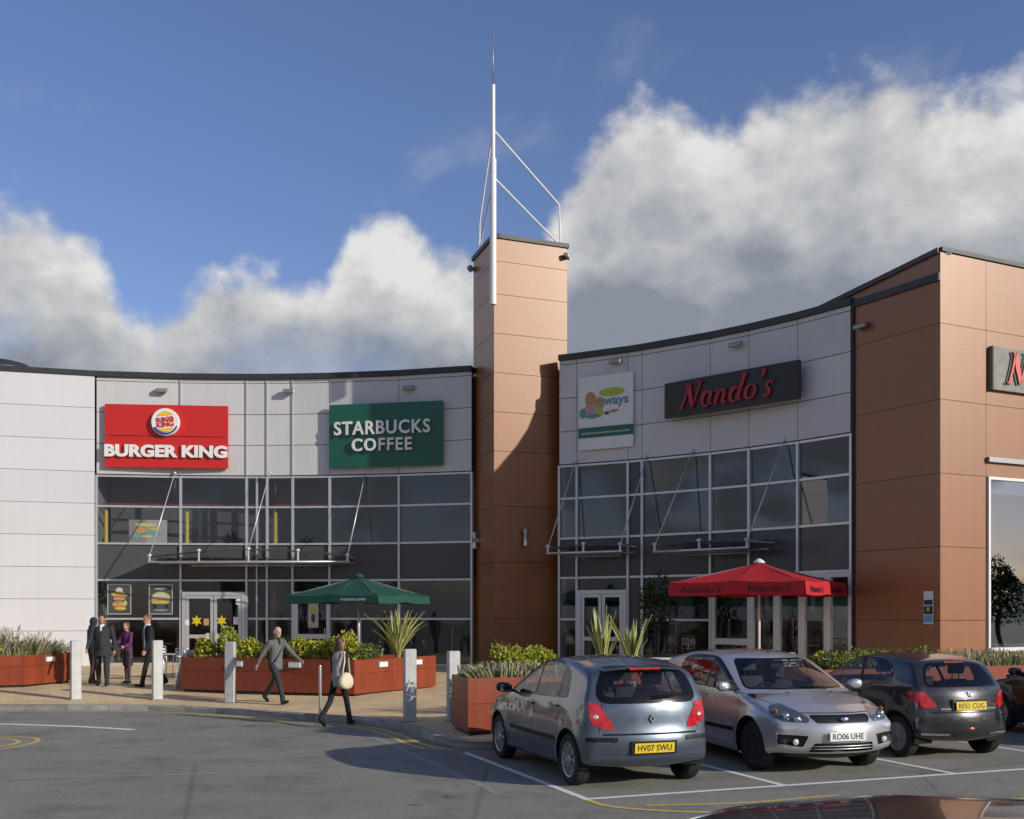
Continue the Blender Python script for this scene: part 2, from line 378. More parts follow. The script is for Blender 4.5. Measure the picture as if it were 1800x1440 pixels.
# ------------------------------------------------------------------ ground
def asphalt():
    m = bpy.data.materials.new('asphalt'); m.use_nodes = True; t = m.node_tree; b = t.nodes['Principled BSDF']
    g = t.nodes.new('ShaderNodeTexCoord')
    def no(sc, det, ro=0.6):
        n = t.nodes.new('ShaderNodeTexNoise'); n.inputs['Scale'].default_value = sc; n.inputs['Detail'].default_value = det; n.inputs['Roughness'].default_value = ro
        t.links.new(g.outputs['Object'], n.inputs['Vector']); return n.outputs['Fac']
    def ramp(f, p0, c0, p1, c1):
        r = t.nodes.new('ShaderNodeValToRGB'); t.links.new(f, r.inputs[0]); e = r.color_ramp.elements
        e[0].position = p0; e[0].color = (*c0, 1); e[1].position = p1; e[1].color = (*c1, 1); return r.outputs[0]
    def mul(a, c):
        n = t.nodes.new('ShaderNodeMix'); n.data_type = 'RGBA'; n.blend_type = 'MULTIPLY'; n.inputs[0].default_value = 1.0
        t.links.new(a, n.inputs[6]); t.links.new(c, n.inputs[7]); return n.outputs[2]
    base = ramp(no(0.35, 6), 0.3, (0.225, 0.220, 0.182), 0.7, (0.290, 0.282, 0.232))
    grain = ramp(no(70, 4, 0.8), 0.25, (0.50, 0.50, 0.50), 0.75, (1.45, 1.45, 1.45))
    stain = ramp(no(0.9, 8, 0.65), 0.32, (0.70, 0.70, 0.71), 0.50, (1, 1, 1)); streak = t.nodes.new('ShaderNodeTexNoise'); mp2 = t.nodes.new('ShaderNodeMapping'); mp2.inputs['Rotation'].default_value = (0, 0, R(-14)); mp2.inputs['Scale'].default_value = (0.25, 2.2, 1); t.links.new(g.outputs['Object'], mp2.inputs[0]); t.links.new(mp2.outputs[0], streak.inputs['Vector']); streak.inputs['Scale'].default_value = 1.0; streak.inputs['Detail'].default_value = 6
    c = mul(mul(mul(base, grain), stain), ramp(streak.outputs['Fac'], 0.35, (0.93, 0.93, 0.93), 0.62, (1.03, 1.03, 1.03)))
    oil = ramp(no(2.3, 3, 0.5), 0.27, (0.55, 0.55, 0.55), 0.34, (1, 1, 1)); c = mul(c, oil); chips = ramp(no(26, 2, 0.5), 0.64, (1, 1, 1), 0.74, (1.5, 1.48, 1.40)); c = mul(c, chips); pits = ramp(no(17, 5, 0.75), 0.30, (0.70, 0.70, 0.70), 0.52, (1.04, 1.04, 1.04)); c = mul(c, pits)
    # small repairs and sealed cracks
    v = t.nodes.new('ShaderNodeTexVoronoi'); v.feature = 'DISTANCE_TO_EDGE'; v.inputs['Scale'].default_value = 0.16; t.links.new(g.outputs['Object'], v.inputs['Vector'])
    cr = ramp(v.outputs['Distance'], 0.0, (0.72, 0.72, 0.72), 0.006, (1, 1, 1)); c = mul(c, cr)
    t.links.new(c, b.inputs['Base Color']); b.inputs['Roughness'].default_value = 0.82; b.inputs['Specular IOR Level'].default_value = 0.35
    bp = t.nodes.new('ShaderNodeBump'); bp.inputs['Strength'].default_value = 0.35; bp.inputs['Distance'].default_value = 0.01
    t.links.new(no(130, 4, 0.7), bp.inputs['Height']); t.links.new(bp.outputs[0], b.inputs['Normal'])
    MATS['asphalt'] = m
asphalt()
def paving():
    m = bpy.data.materials.new('block_paving'); m.use_nodes = True; t = m.node_tree; b = t.nodes['Principled BSDF']
    g = t.nodes.new('ShaderNodeTexCoord'); mp = t.nodes.new('ShaderNodeMapping'); t.links.new(g.outputs['Object'], mp.inputs[0]); mp.inputs['Rotation'].default_value = (0, 0, R(21))
    br = t.nodes.new('ShaderNodeTexBrick'); t.links.new(mp.outputs[0], br.inputs['Vector'])
    br.inputs['Scale'].default_value = 1.0; br.inputs['Brick Width'].default_value = 0.21; br.inputs['Row Height'].default_value = 0.105; br.inputs['Mortar Size'].default_value = 0.006
    br.inputs['Color1'].default_value = (0.80, 0.60, 0.325, 1); br.inputs['Color2'].default_value = (0.72, 0.535, 0.285, 1); br.inputs['Mortar'].default_value = (0.42, 0.32, 0.19, 1)
    n = t.nodes.new('ShaderNodeTexNoise'); n.inputs['Scale'].default_value = 0.9; n.inputs['Detail'].default_value = 8; t.links.new(g.outputs['Object'], n.inputs['Vector'])
    r = t.nodes.new('ShaderNodeValToRGB'); t.links.new(n.outputs['Fac'], r.inputs[0]); r.color_ramp.elements[0].position = 0.3; r.color_ramp.elements[0].color = (0.72, 0.73, 0.76, 1); r.color_ramp.elements[1].position = 0.65; r.color_ramp.elements[1].color = (1.05, 1.03, 1, 1)
    x = t.nodes.new('ShaderNodeMix'); x.data_type = 'RGBA'; x.blend_type = 'MULTIPLY'; x.inputs[0].default_value = 1.0
    t.links.new(br.outputs['Color'], x.inputs[6]); t.links.new(r.outputs[0], x.inputs[7]); t.links.new(x.outputs[2], b.inputs['Base Color'])
    b.inputs['Roughness'].default_value = 0.85
    bp = t.nodes.new('ShaderNodeBump'); bp.inputs['Strength'].default_value = 0.4; bp.inputs['Distance'].default_value = 0.01; bp.invert = True
    t.links.new(br.outputs['Fac'], bp.inputs['Height']); t.links.new(bp.outputs[0], b.inputs['Normal'])
    MATS['block_paving'] = m
paving()
def line_mat(name, col, wear):
    m = bpy.data.materials.new(name); m.use_nodes = True; t = m.node_tree; b = t.nodes['Principled BSDF']
    g = t.nodes.new('ShaderNodeTexCoord'); n = t.nodes.new('ShaderNodeTexNoise'); n.inputs['Scale'].default_value = 9; n.inputs['Detail'].default_value = 9; n.inputs['Roughness'].default_value = 0.7
    t.links.new(g.outputs['Object'], n.inputs['Vector'])
    r = t.nodes.new('ShaderNodeValToRGB'); t.links.new(n.outputs['Fac'], r.inputs[0]); r.color_ramp.elements[0].position = wear; r.color_ramp.elements[0].color = (0.25, 0.24, 0.215, 1)
    r.color_ramp.elements[1].position = wear+0.12; r.color_ramp.elements[1].color = (*col, 1)
    t.links.new(r.outputs[0], b.inputs['Base Color']); b.inputs['Roughness'].default_value = 0.8; MATS[name] = m
line_mat('line_white', (0.76, 0.75, 0.71), 0.30)
line_mat('line_yellow', (0.62, 0.45, 0.10), 0.33)
line_mat('line_ghost', (0.285, 0.275, 0.245), 0.46)
line_mat('line_faded', (0.33, 0.32, 0.29), 0.46)
mat('repair_patch', (0.115, 0.112, 0.103), 0.85, var=0.2, vscale_=6, bump=0.3, bscale=120)

g = MB(); g.add([(-220,-160,0),(220,-160,0),(220,260,0),(-220,260,0)], [(0,1,2,3)])
car_park = tag(g.build('car_park', 'asphalt'), kind='structure')
# pavement sheet from the kerb to behind the buildings
xs = sorted(set([round(p.x, 3) for p in KC]))
ky = lambda x: float(np.interp(x, _KA[:,0], _KA[:,1]))
pv = []; pf = []; NR = 26
for x in xs:
    y0 = ky(x)
    for k in range(NR):
        t = k/(NR-1); y = y0+(46-y0)*t**1.7
        pv.append((x, y, zg(x, y)))
for i in range(len(xs)-1):
    for k in range(NR-1): pf.append((i*NR+k, (i+1)*NR+k, (i+1)*NR+k+1, i*NR+k+1))
mb = MB(); mb.add(pv, pf); pavement = tag(mb.build('pavement', 'block_paving', smooth=True), kind='structure')
# kerb stones, one by one
ks = resample(KC, 0.915)
for i in range(len(ks)-1):
    a, b_ = ks[i], ks[i+1]; d = (b_-a).normalized(); n = Vector((-d.y, d.x))
    a2 = a+d*0.006; b2 = b_-d*0.006
    mbk = MB(); o1 = -0.005+rnd.uniform(-.004,.004); zt = 0.124+rnd.uniform(-.004,.004)
    prof = [(o1, -0.05), (o1, zt-0.03), (o1+0.03, zt), (0.15, zt+0.004), (0.15, -0.05)]
    vs = []
    for p in (a2, b2):
        for q, z in prof: vs.append((p.x+n.x*q, p.y+n.y*q, z))
    m_ = len(prof); fs = [(k, (k+1) % m_, m_+(k+1) % m_, m_+k) for k in range(m_)]+[tuple(range(m_-1,-1,-1)), tuple(range(m_, 2*m_))]
    fs = [tuple(reversed(f)) for f in fs]
    mbk.add(vs, fs); mbk.build('kerb_stone', 'concrete', pavement)

def strip(name, pts, w, mtl, z=0.004, closed=False, parent=car_park):
    P = [Vector(p) for p in pts]; vs = []; fs = []
    for i, p in enumerate(P):
        d = (P[min(i+1, len(P)-1)]-P[max(i-1, 0)]).normalized(); n = Vector((-d.y, d.x))
        vs += [(p.x+n.x*w/2, p.y+n.y*w/2, z), (p.x-n.x*w/2, p.y-n.y*w/2, z)]
    for i in range(len(P)-1): fs.append((2*i+1, 2*i+3, 2*i+2, 2*i))
    m_ = MB(); m_.add(vs, fs); return m_.build(name, mtl, parent)
U = Vector((0.9336, 0.3584)); V = Vector((-0.3584, 0.9336))
B0 = Vector((0.87, 12.62))
strip('bay_line', [B0+V*4.45, B0-V*0.05], 0.10, 'line_white')
strip('bay_line', [B0-U*0.04, B0+U*15], 0.10, 'line_white', z=0.0045)
for k in (1, 2, 3, 4): strip('bay_line', [B0+U*(2.74*k)+V*4.7, B0+U*(2.74*k)+V*0.05], 0.10, 'line_white')
# double yellow line following the kerb
def off_kerb(dst, x0, x1):
    out = []
    for i, p in enumerate(KC):
        if not (x0 <= p.x <= x1): continue
        d = (KC[min(i+1, len(KC)-1)]-KC[max(i-1, 0)]).normalized(); out.append(p-Vector((-d.y, d.x))*dst)
    return out
strip('yellow_line', off_kerb(0.28, -29, -0.75), 0.10, 'line_yellow')
strip('yellow_line', off_kerb(0.50, -6.5, -0.95), 0.09, 'line_yellow')
strip('yellow_line', catmull([(0.87,12.56),(1.10,12.15),(1.75,11.85),(2.6,11.75)], 8), 0.09, 'line_yellow', z=0.0055)
strip('yellow_line', catmull([(1.5,12.2),(2.6,12.35),(3.9,12.9)], 8), 0.07, 'line_yellow', z=0.0055)
strip('yellow_line', catmull([(4.3,12.25),(5.2,12.45),(6.4,12.75)], 8), 0.09, 'line_yellow', z=0.0055)
strip('give_way_line', catmull([(-14.5,21.1),(-12.3,21.15),(-10.0,21.0),(-8.3,20.55),(-7.0,20.0)], 8), 0.17, 'line_white')
strip('yellow_line', catmull([(-9.0,15.9),(-8.1,17.2),(-8.0,18.2),(-8.35,18.75),(-9.4,18.75)], 8), 0.09, 'line_yellow')
strip('yellow_line', catmull([(-9.0,16.5),(-8.35,17.3),(-8.25,18.05),(-8.6,18.5),(-9.4,18.5)], 8), 0.09, 'line_yellow')
strip('faded_line', [(-8.0,13.9),(-4.0,14.6),(-1.9,15.0)], 0.10, 'line_faded', z=0.0032)
strip('faded_line', [(-2.55,19.2),(-0.15,13.0)], 0.12, 'line_faded', z=0.003)

mat('interior_screen', (0.13, 0.132, 0.135), 0.9, var=0.12, vscale_=0.8)
# ------------------------------------------------------------------ buildings
C1 = Vector((-9.3, 12.6)); R1 = 25.0
C2 = Vector((-6.4, 18.1)); R2 = 18.5
def on_arc(C, Rr, px):
    k = (px-900)/1900.0                       # bearing of a joint in the facade, as tan of the angle from straight ahead
    a = k*k+1; b = -2*(k*C.x+C.y); c = C.x**2+C.y**2-Rr*Rr
    y = (-b+math.sqrt(b*b-4*a*c))/(2*a); return Vector((k*y, y))
ZT = 10.26; ZF = 6.87; LV = [0.30, 1.93, 3.26, 4.52, 5.80, 6.87]
FJ = [6.90, 7.95, 9.02, 10.10, 10.24]
def slab(parent, name, a, b, z0, z1, mtl, out=0.0, thick=0.05, gap=0.011):
    d = (b-a).normalized()
    return MB().wall(a+d*gap, b-d*gap, z0+gap, z1-gap, out, thick).build(name, mtl, parent)
def nrm(a, b): d = (b-a).normalized(); return Vector((d.y, -d.x))

def facade(root, pts, kinds, wall_mtl, upper='window_glass'):
    """pts: joints along the facade; every bay gets fascia panels, panes and spandrels"""
    for i in range(len(pts)-1):
        a, b = pts[i], pts[i+1]
        for j in range(len(FJ)-1): slab(root, 'fascia_panel', a, b, FJ[j], FJ[j+1], wall_mtl, 0.05, 0.06)
        for j in range(5):
            k = kinds[i][j]
            if k == 'g': slab(root, 'glass_pane', a, b, LV[j], LV[j+1], upper if j > 2 else 'lower_glass', 0.0, 0.02, 0.0)
            elif k == 's': slab(root, 'spandrel_panel', a, b, LV[j], LV[j+1], 'spandrel', 0.0, 0.02, 0.0)
    MBk = MB()
    for i in range(len(pts)-1): MBk.wall(pts[i], pts[i+1], ZF+0.02, ZT-0.02, -0.03, 0.12)
    MBk.build('backing_wall', 'backing', root)
def mullion(root, p, n, z0, z1, w=0.07, dep=0.12, mtl='alu'):
    ang = math.atan2(n.x, -n.y)
    c = p+n*0.02
    return MB().box((c.x, c.y, (z0+z1)/2), (w, dep, z1-z0), math.atan2(-n.x, n.y)+math.pi if False else math.atan2(n.y, n.x)+math.pi/2).build('mullion', mtl, root)
def transom(root, a, b, z, h=0.065, dep=0.10, mtl='alu', out=0.055):
    return MB().wall(a, b, z-h/2, z+h/2, out, dep).build('transom', mtl, root)
def coping(root, pts, z0=10.24, z1=10.42, out=0.14, thick=0.5, name='coping'):
    m_ = MB()
    # mitred strip
    ns = []
    for i in range(len(pts)):
        if i == 0: n = nrm(pts[0], pts[1])
        elif i == len(pts)-1: n = nrm(pts[-2], pts[-1])
        else: n = (nrm(pts[i-1], pts[i])+nrm(pts[i], pts[i+1])).normalized()
        ns.append(n)
    f = [p+n*out for p, n in zip(pts, ns)]; bk = [p+n*(out-thick) for p, n in zip(pts, ns)]
    rings = [[(p.x, p.y, z0), (q.x, q.y, z0), (q.x, q.y, z1), (p.x, p.y, z1)] for p, q in zip(f, bk)]
    m_.rings(rings); return m_.build(name, 'coping', root)

# ---- left curved wing
left = thing('restaurant_building', (-9.3, 37.5, 0.3), label='curved grey-panelled building with glazed front carrying the red and green signs', cat='building')
left_inv = Matrix.Translation((9.3, -37.5, -0.3))
def reparent(root):
    # children were written in world coordinates
    inv = root.matrix_world.inverted() if root.matrix_world != Matrix.Identity(4) else Matrix.Translation(-root.location)
    for c in root.children: c.matrix_parent_inverse = inv
LP = [170, 318, 434, 470, 515, 580, 702, 830]
lp = [on_arc(C1, R1, x) for x in LP]
kk = ['ggsgg']*7
facade(left, lp, kk, 'grey_panel')
nl = [(C1-p).normalized() for p in lp]
for p, n in zip(lp, nl): mullion(left, p, n, 0.28, ZF)
extra = on_arc(C1, R1, 452); ne = (C1-extra).normalized()
mullion(left, lp[2].lerp(lp[3], 0.5), ne, 0.28, ZF, 0.05)
for i in range(len(lp)-1):
    for z in (0.36, 1.93, 3.26, 4.52, 5.80, 6.84):
        if z == 1.93 and i in (1, 4): continue
        transom(left, lp[i], lp[i+1], z, 0.10 if z in (0.36,) else 0.065)
# lower extra mullion in the green parasol bay
q = on_arc(C1, R1, 634); mullion(left, q, (C1-q).normalized(), 0.28, 1.93, 0.05)
# vertical bright joint strips on the fascia
for p, n in list(zip(lp, nl))[1:5]:
    c = p+n*0.075; MB().box((c.x, c.y, 8.55), (0.045, 0.03, 3.3), math.atan2(n.y, n.x)+math.pi/2).build('joint_strip', 'alu', left)
# white wall to the left, in horizontal cladding panels
wl = [on_arc(C1, R1, 167)]
X_ = wl[0]
p1 = Vector((-19.3, C1.y+math.sqrt(R1*R1-(-19.3-C1.x)**2)+0.15)); p2 = Vector((-24.5, 32.9)); p3 = Vector((-30, 29.5))
WP = [p3, p2, p1, wl[0]]
for i in range(3):
    z = ZT-0.02; zs = [10.24]
    while zs[-1] > 0.45: zs.append(zs[-1]-1.09)
    zs[-1] = 0.24
    for j in range(len(zs)-1): slab(left, 'cladding_panel', WP[i], WP[i+1], zs[j+1], zs[j], 'white_panel', 0.10, 0.06, 0.007)
mb = MB()
for i in range(3): mb.wall(WP[i], WP[i+1], 0.2, 10.2, 0.035, 0.15)
mb.build('backing_wall', 'backing', left)
# corner trim between wall and glazing
c = lp[0]-Vector((0.10, 0)); MB().box((c.x, c.y-0.02, 3.55), (0.10, 0.14, 6.6)).build('corner_trim', 'backing', left)
coping(left, [p for p in WP[:-1]]+lp)
# roof, back and side walls, floors inside
RB = 47.0
roofpoly = [(p.x, p.y+0.12) for p in (WP[:-1]+lp)]+[(lp[-1].x, RB), (WP[0].x, RB)]
MB().prism(roofpoly, 10.02, 10.16).build('roof', 'roofing', left)
MB().box((-15.7, RB, 5.2), (29, 0.2, 9.7)).build('rear_wall', 'grey_panel', left)
MB().box((WP[0].x, (WP[0].y+RB)/2+0.2, 5.2), (0.2, RB-WP[0].y-0.4, 9.7)).build('side_wall', 'grey_panel', left)
inpoly = [(p.x, p.y+0.14) for p in lp]+[(lp[-1].x-0.02, 43.6), (lp[0].x, 43.6)]
MB().prism(inpoly, 3.36, 4.42).build('floor_slab', 'interior_grey', left)
MB().prism(inpoly, 0.2, 0.31).build('ground_floor', 'interior_warm', left)
MB().prism(inpoly, 7.05, 7.2).build('ceiling', 'interior_grey', left)
MB().box(((lp[0].x+lp[-1].x)/2, 43.7, 3.6), (lp[-1].x-lp[0].x, 0.15, 7.0)).build('inner_wall', 'interior_grey', left)
MB().box((lp[0].x-0.2, 40.5, 3.6), (0.15, 6.4, 7.0)).build('inner_wall', 'interior_grey', left)
MB().box((-8.6, 41.2, 3.6), (0.15, 4.6, 7.0)).build('inner_wall', 'interior_grey', left)
for i in range(len(lp)-1): MB().wall(lp[i]+Vector((0, 1.3)), lp[i+1]+Vector((0, 1.3)), 4.45, 7.04, 0, 0.06).build('inner_screen', 'interior_screen', left)
# upper rail seen behind the glass
mb = MB()
for i in range(len(lp)-1):
    a = lp[i]+Vector((0, 0.5)); b = lp[i+1]+Vector((0, 0.5)); mb.bar((a.x, a.y, 5.93), (b.x, b.y, 5.93), 0.05, 0.05)
mb.build('inner_rail', mat('dull_red', (0.30, 0.05, 0.03), 0.6) and 'dull_red', left)

def double_door(root, a, b, ztop, name='double_door', wide=0.12, rail=1.32):
    """framed pair of glazed leaves between facade points a and b"""
    d = (b-a).normalized(); n = nrm(a, b); z0 = 0.33
    f = MB()
    f.wall(a, a+d*wide, z0, ztop, 0.12, 0.10); f.wall(b-d*wide, b, z0, ztop, 0.12, 0.10); f.wall(a+d*wide, b-d*wide, ztop-wide, ztop, 0.12, 0.10)
    dr = f.build(name, 'alu', root)
    ia, ib = a+d*wide, b-d*wide; mid = ia.lerp(ib, 0.5)
    for s0, s1 in ((ia, mid), (mid, ib)):
        e = d*0.012; p, q_ = s0+e, s1-e; l = MB(); st = 0.10
        l.wall(p, p+d*st, z0, ztop-wide-0.01, 0.10, 0.05); l.wall(q_-d*st, q_, z0, ztop-wide-0.01, 0.10, 0.05)
        l.wall(p+d*st, q_-d*st, z0, z0+0.2, 0.10, 0.05); l.wall(p+d*st, q_-d*st, ztop-wide-0.11, ztop-wide-0.01, 0.10, 0.05)
        l.wall(p+d*st, q_-d*st, rail-0.06, rail+0.06, 0.10, 0.05)
        l.build('door_leaf', 'alu', dr)
        MB().wall(p+d*st, q_-d*st, z0+0.2, ztop-wide-0.11, 0.075, 0.01).build('door_glass', 'clear_glass', dr)
    h = MB()
    for s in (-1, 1):
        c = mid+d*(s*0.06)+n*0.15; h.tube([(c.x, c.y, 1.1), (c.x, c.y, 1.55)], 0.016, 8)
    h.build('handle', 'steel', dr)
    return dr
def single_door(root, a, b, ztop, wide=0.16, rail=1.32, name='door'):
    d = (b-a).normalized(); n = nrm(a, b); z0 = 0.33; f = MB()
    f.wall(a, a+d*wide*1.3, z0, ztop, 0.12, 0.10); f.wall(b-d*wide*0.6, b, z0, ztop, 0.12, 0.10); f.wall(a+d*wide*1.3, b-d*wide*0.6, ztop-0.1, ztop, 0.12, 0.1)
    f.wall(a+d*wide*1.3, b-d*wide*0.6, rail-0.08, rail+0.08, 0.11, 0.07); f.wall(a+d*wide*1.3, b-d*wide*0.6, z0, z0+0.16, 0.11, 0.07)
    dr = f.build(name, 'alu', root)
    MB().wall(a+d*wide*1.3, b-d*wide*0.6, z0+0.16, ztop-0.1, 0.08, 0.01).build('door_glass', 'clear_glass', dr)
    c = b-d*wide*0.9+n*0.16; MB().tube([(c.x, c.y, 1.05), (c.x, c.y, 1.6)], 0.016, 8).build('handle', 'steel', dr)
    return dr
double_door(left, lp[1]+(lp[2]-lp[1])*0.03, lp[2]-(lp[2]-lp[1])*0.02, 2.86)
single_door(left, lp[4], lp[5], 2.86)

# ---- tower
TA = Vector((-0.58, 34.4)); TB = Vector((1.81, 35.40)); TL = Vector((-1.31, 36.7)); TZ = 14.2
tower = thing('tower', (0.2, 36.0, 0.3), label='tall terracotta-panelled tower between the two glazed fronts, carrying the mast', cat='tower')
TJ = [0.3, 1.97, 3.75, 5.55, 7.30, 8.55, 9.80, 11.05, 12.30, 13.35, 14.08]
for j in range(len(TJ)-1):
    slab(tower, 'cladding_panel', TA, TB, TJ[j], TJ[j+1], 'brown_panel', 0.0, 0.05, 0.007)
    slab(tower, 'cladding_panel', TL, TA-(TA-TL).normalized()*0.0, TJ[j], TJ[j+1], 'brown_panel', 0.0, 0.05, 0.007)
TR = TB+(TL-TA)
core = [TA.lerp(TR, 0.03), TB.lerp(TL, 0.03), TR.lerp(TA, 0.03), TL.lerp(TB, 0.03)]
MB().prism([(p.x, p.y) for p in core], 0.2, 14.05).build('core', 'backing', tower)
for a, b in ((TB, TR), (TR, TL)):
    for j in range(len(TJ)-1): slab(tower, 'cladding_panel', a, b, TJ[j], TJ[j+1], 'brown_panel', 0.0, 0.05, 0.007)
cp = MB(); tq = [TL, TA, TB, TR]; cen = (TA+TR)/2
for i in range(4):
    a, b = tq[i], tq[(i+1) % 4]; d = (b-a).normalized(); cp.wall(a-d*0.05, b+d*0.05, 14.08, 14.22, 0.05+0.002*i, 0.25)
cp.build('coping', 'coping', tower)
MB().prism([(p.x, p.y) for p in [t+(cen-t)*0.08 for t in tq]], 13.9, 14.02).build('roof', 'roofing', tower)

# ---- right curved wing
right = thing('grill_building', (5.3, 32.5, 0.3), label='curved grey-panelled building with shaded glazed front and dark sign with red lettering', cat='building')
RP = [984, 1015, 1105, 1130, 1250, 1318, 1404, 1498]
rp = [on_arc(C2, R2, x) for x in RP]
rp[0] = TB+(TB-TA).normalized()*0.05+Vector((-.22, -.10)) if False else rp[0]
nr_ = [(C2-p).normalized() for p in rp]
rk = ['ggsgg', 'ggsgg', 'sssss', 'ggsgg', 'ngsgg', 'ngsgg', 'ngsgg']
# folding doors fill the lowest level of the last three bays
facade(right, rp, rk, 'grey_panel', 'coated_glass')
for i, (p, n) in enumerate(zip(rp, nr_)): mullion(right, p, n, 0.28 if i < 5 or i == 7 else 3.26, ZF)
for i in range(len(rp)-1):
    for z in (0.36, 1.93, 3.26, 4.52, 5.80, 6.84):
        if z == 1.93 and i in (1, 2, 4, 5, 6): continue
        if z == 0.36 and i in (4, 5, 6): continue
        transom(right, rp[i], rp[i+1], z, 0.10 if z == 0.36 else 0.065)
double_door(right, rp[1]+(rp[2]-rp[1])*0.03, rp[2]-(rp[2]-rp[1])*0.02, 2.86)
# folding doors: posts and leaves
fd = [on_arc(C2, R2, x) for x in (1250, 1320, 1366, 1410, 1455, 1498)]
for i in range(5):
    a, b = fd[i], fd[i+1]; d = (b-a).normalized(); f = MB(); w = 0.13 if i else 0.16
    f.wall(a, a+d*w, 0.3, 3.22, 0.06, 0.10); f.wall(b-d*0.09, b, 0.3, 3.22, 0.06, 0.10); f.wall(a+d*w, b-d*0.09, 0.3, 0.42, 0.06, 0.1); f.wall(a+d*w, b-d*0.09, 3.1, 3.22, 0.06, 0.1)
    if i == 0: f.wall(a+d*w, b-d*0.09, 1.22, 1.40, 0.06, 0.1)
    q = f.build('folding_door', 'alu', right)
    MB().wall(a+d*w, b-d*0.09, 0.42, 3.1, 0.02, 0.012).build('door_glass', 'clear_glass', q)
coping_pts = rp
rcorner = Vector((10.3, 26.0)); rend = rp[-1]
coping(right, rp+[rp[-1]+(rcorner-rp[-1])*0.02])
inb = [(p.x+0.10, p.y+0.12) for p in rp]+[(rp[-1].x+6, rp[-1].y+7.5), (rp[0].x+3.5, rp[0].y+5.5)]
MB().prism(inb, 3.36, 4.42).build('floor_slab', 'interior_grey', right)
MB().prism(inb, 0.2, 0.31).build('ground_floor', 'interior_warm', right)
MB().prism(inb, 7.05, 7.2).build('ceiling', 'interior_grey', right)
mb = MB(); a = Vector(inb[-1]); b = Vector(inb[-2]); mb.wall(a, b, 0.3, 7.1, 0, 0.15); mb.build('inner_wall', 'interior_grey', right)
mb = MB(); a = Vector(inb[0])+Vector((.1, .2)); b = Vector(inb[-1]); mb.wall(a, b, 0.3, 7.1, 0, 0.15); mb.build('inner_wall', 'interior_grey', right)
roof2 = [(p.x+0.1, p.y+0.12) for p in rp]+[(22, 34), (22, 47), (lp[-1].x+0.1, 47), (TR.x, TR.y+0.2), (rp[0].x+0.3, rp[0].y+0.8)]
MB().prism(roof2, 10.0, 10.14).build('roof', 'roofing', right)

# ---- corner block on the right
block = thing('corner_block', (12, 27, 0.3), label='terracotta-panelled corner block with large window, dark side facing the glazed front', cat='building')
BU = Vector((0.894, 0.447)).normalized()
ZB = [0.3, 1.97, 3.75, 5.52, 7.30, 9.13, 10.86]
bt = [0.0, 1.58, 6.0, 10.5, 15.0]
bp_ = [rcorner+BU*t for t in bt]
WZ0, WZ1 = 1.26, 5.52
for i in range(4):
    a, b = bp_[i], bp_[i+1]
    for j in range(6):
        if i == 1 and j in (0, 1, 2):
            if j == 0: slab(block, 'cladding_panel', a, b, 0.3, WZ0-0.04, 'brown_panel', 0, 0.05, 0.006)
            continue
        slab(block, 'cladding_panel', a, b, ZB[j], ZB[j+1], 'brown_panel', 0, 0.05, 0.006)
mb = MB(); mb.wall(bp_[0]+BU*.06, bp_[1], 0.2, 10.8, -0.06, 0.2); mb.wall(bp_[2], bp_[4], 0.2, 10.8, -0.06, 0.2); mb.wall(bp_[1], bp_[2], 5.56, 10.8, -0.06, 0.2); mb.wall(bp_[1], bp_[2], 0.2, 1.2, -0.06, 0.2)
mb.build('backing_wall', 'backing', block)
# window
wf = MB(); a, b = bp_[1]+BU*0.03, bp_[2]-BU*0.03
wf.wall(a, a+BU*0.07, WZ0, WZ1, 0.06, 0.14); wf.wall(b-BU*0.07, b, WZ0, WZ1, 0.06, 0.14); wf.wall(a+BU*.07, b-BU*.07, WZ1-0.07, WZ1, 0.06, 0.14); wf.wall(a-BU*0.02, b, WZ0-0.07, WZ0+0.03, 0.11, 0.2)
win = wf.build('window', 'white_paint', block)
MB().wall(a+BU*.07, b-BU*.07, WZ0+0.03, WZ1-0.07, 0.0, 0.02).build('pane', 'mirror_glass', win)
MB().wall(a+BU*.07, b-BU*.07, WZ0+0.03, WZ1-0.07, -2.2, 0.1).build('inner_wall', 'interior_dark', block)
MB().wall(bp_[1], bp_[2], 5.88, 6.0, 0.10, 0.1).build('canopy_rail', 'alu_dark', block)
# side face towards the glazed wing
sj = [rend, rcorner]
ZS = [0.3, 1.97, 3.75, 5.52, 7.30, 9.13, 10.16]
for j in range(6): slab(block, 'cladding_panel', rend, rcorner, ZS[j], ZS[j+1], 'brown_panel', 0.0, 0.05, 0.006)
MB().wall(rend, rcorner, 0.2, 10.1, -0.06, 0.2).build('backing_wall', 'backing', block)
dd = (rcorner-rend).normalized(); MB().box((rend.x+dd.x*0.03, rend.y+dd.y*0.03-0.01, 5.2), (0.10, 0.10, 9.9), 0.7).build('corner_trim', 'backing', block)
cpm = MB(); cpm.wall(rend+dd*0.05, rcorner, 10.16, 10.34, 0.06, 0.4); cpm.build('coping', 'coping', block)
up_end = Vector((8.45, 32.4))
ud = (rcorner-up_end).normalized(); MB().wall(up_end, rcorner-ud*0.06, 10.1, 10.82, 0.0, 0.1).build('upper_wall', 'brown_panel', block)
cpm = MB(); cpm.wall(up_end, rcorner-ud*0.02, 10.82, 10.95, 0.06, 0.4); cpm.build('coping', 'coping', block)
cpm = MB(); cpm.wall(rcorner+BU*0.02, bp_[-1], 10.86, 10.96, 0.05, 0.3); cpm.build('coping', 'coping', block)
MB().prism([(rcorner.x+.3, rcorner.y+.4), (bp_[-1].x, bp_[-1].y+.3), (23, 40), (up_end.x+.3, up_end.y)], 10.6, 10.75).build('roof', 'roofing', block)
fl = MB().prism([(bp_[1].x, bp_[1].y+.3), (bp_[2].x, bp_[2].y+.3), (bp_[2].x-1, bp_[2].y+2.2), (bp_[1].x-1, bp_[1].y+2.2)], 0.2, 0.32).build('ground_floor', 'interior_warm', block)
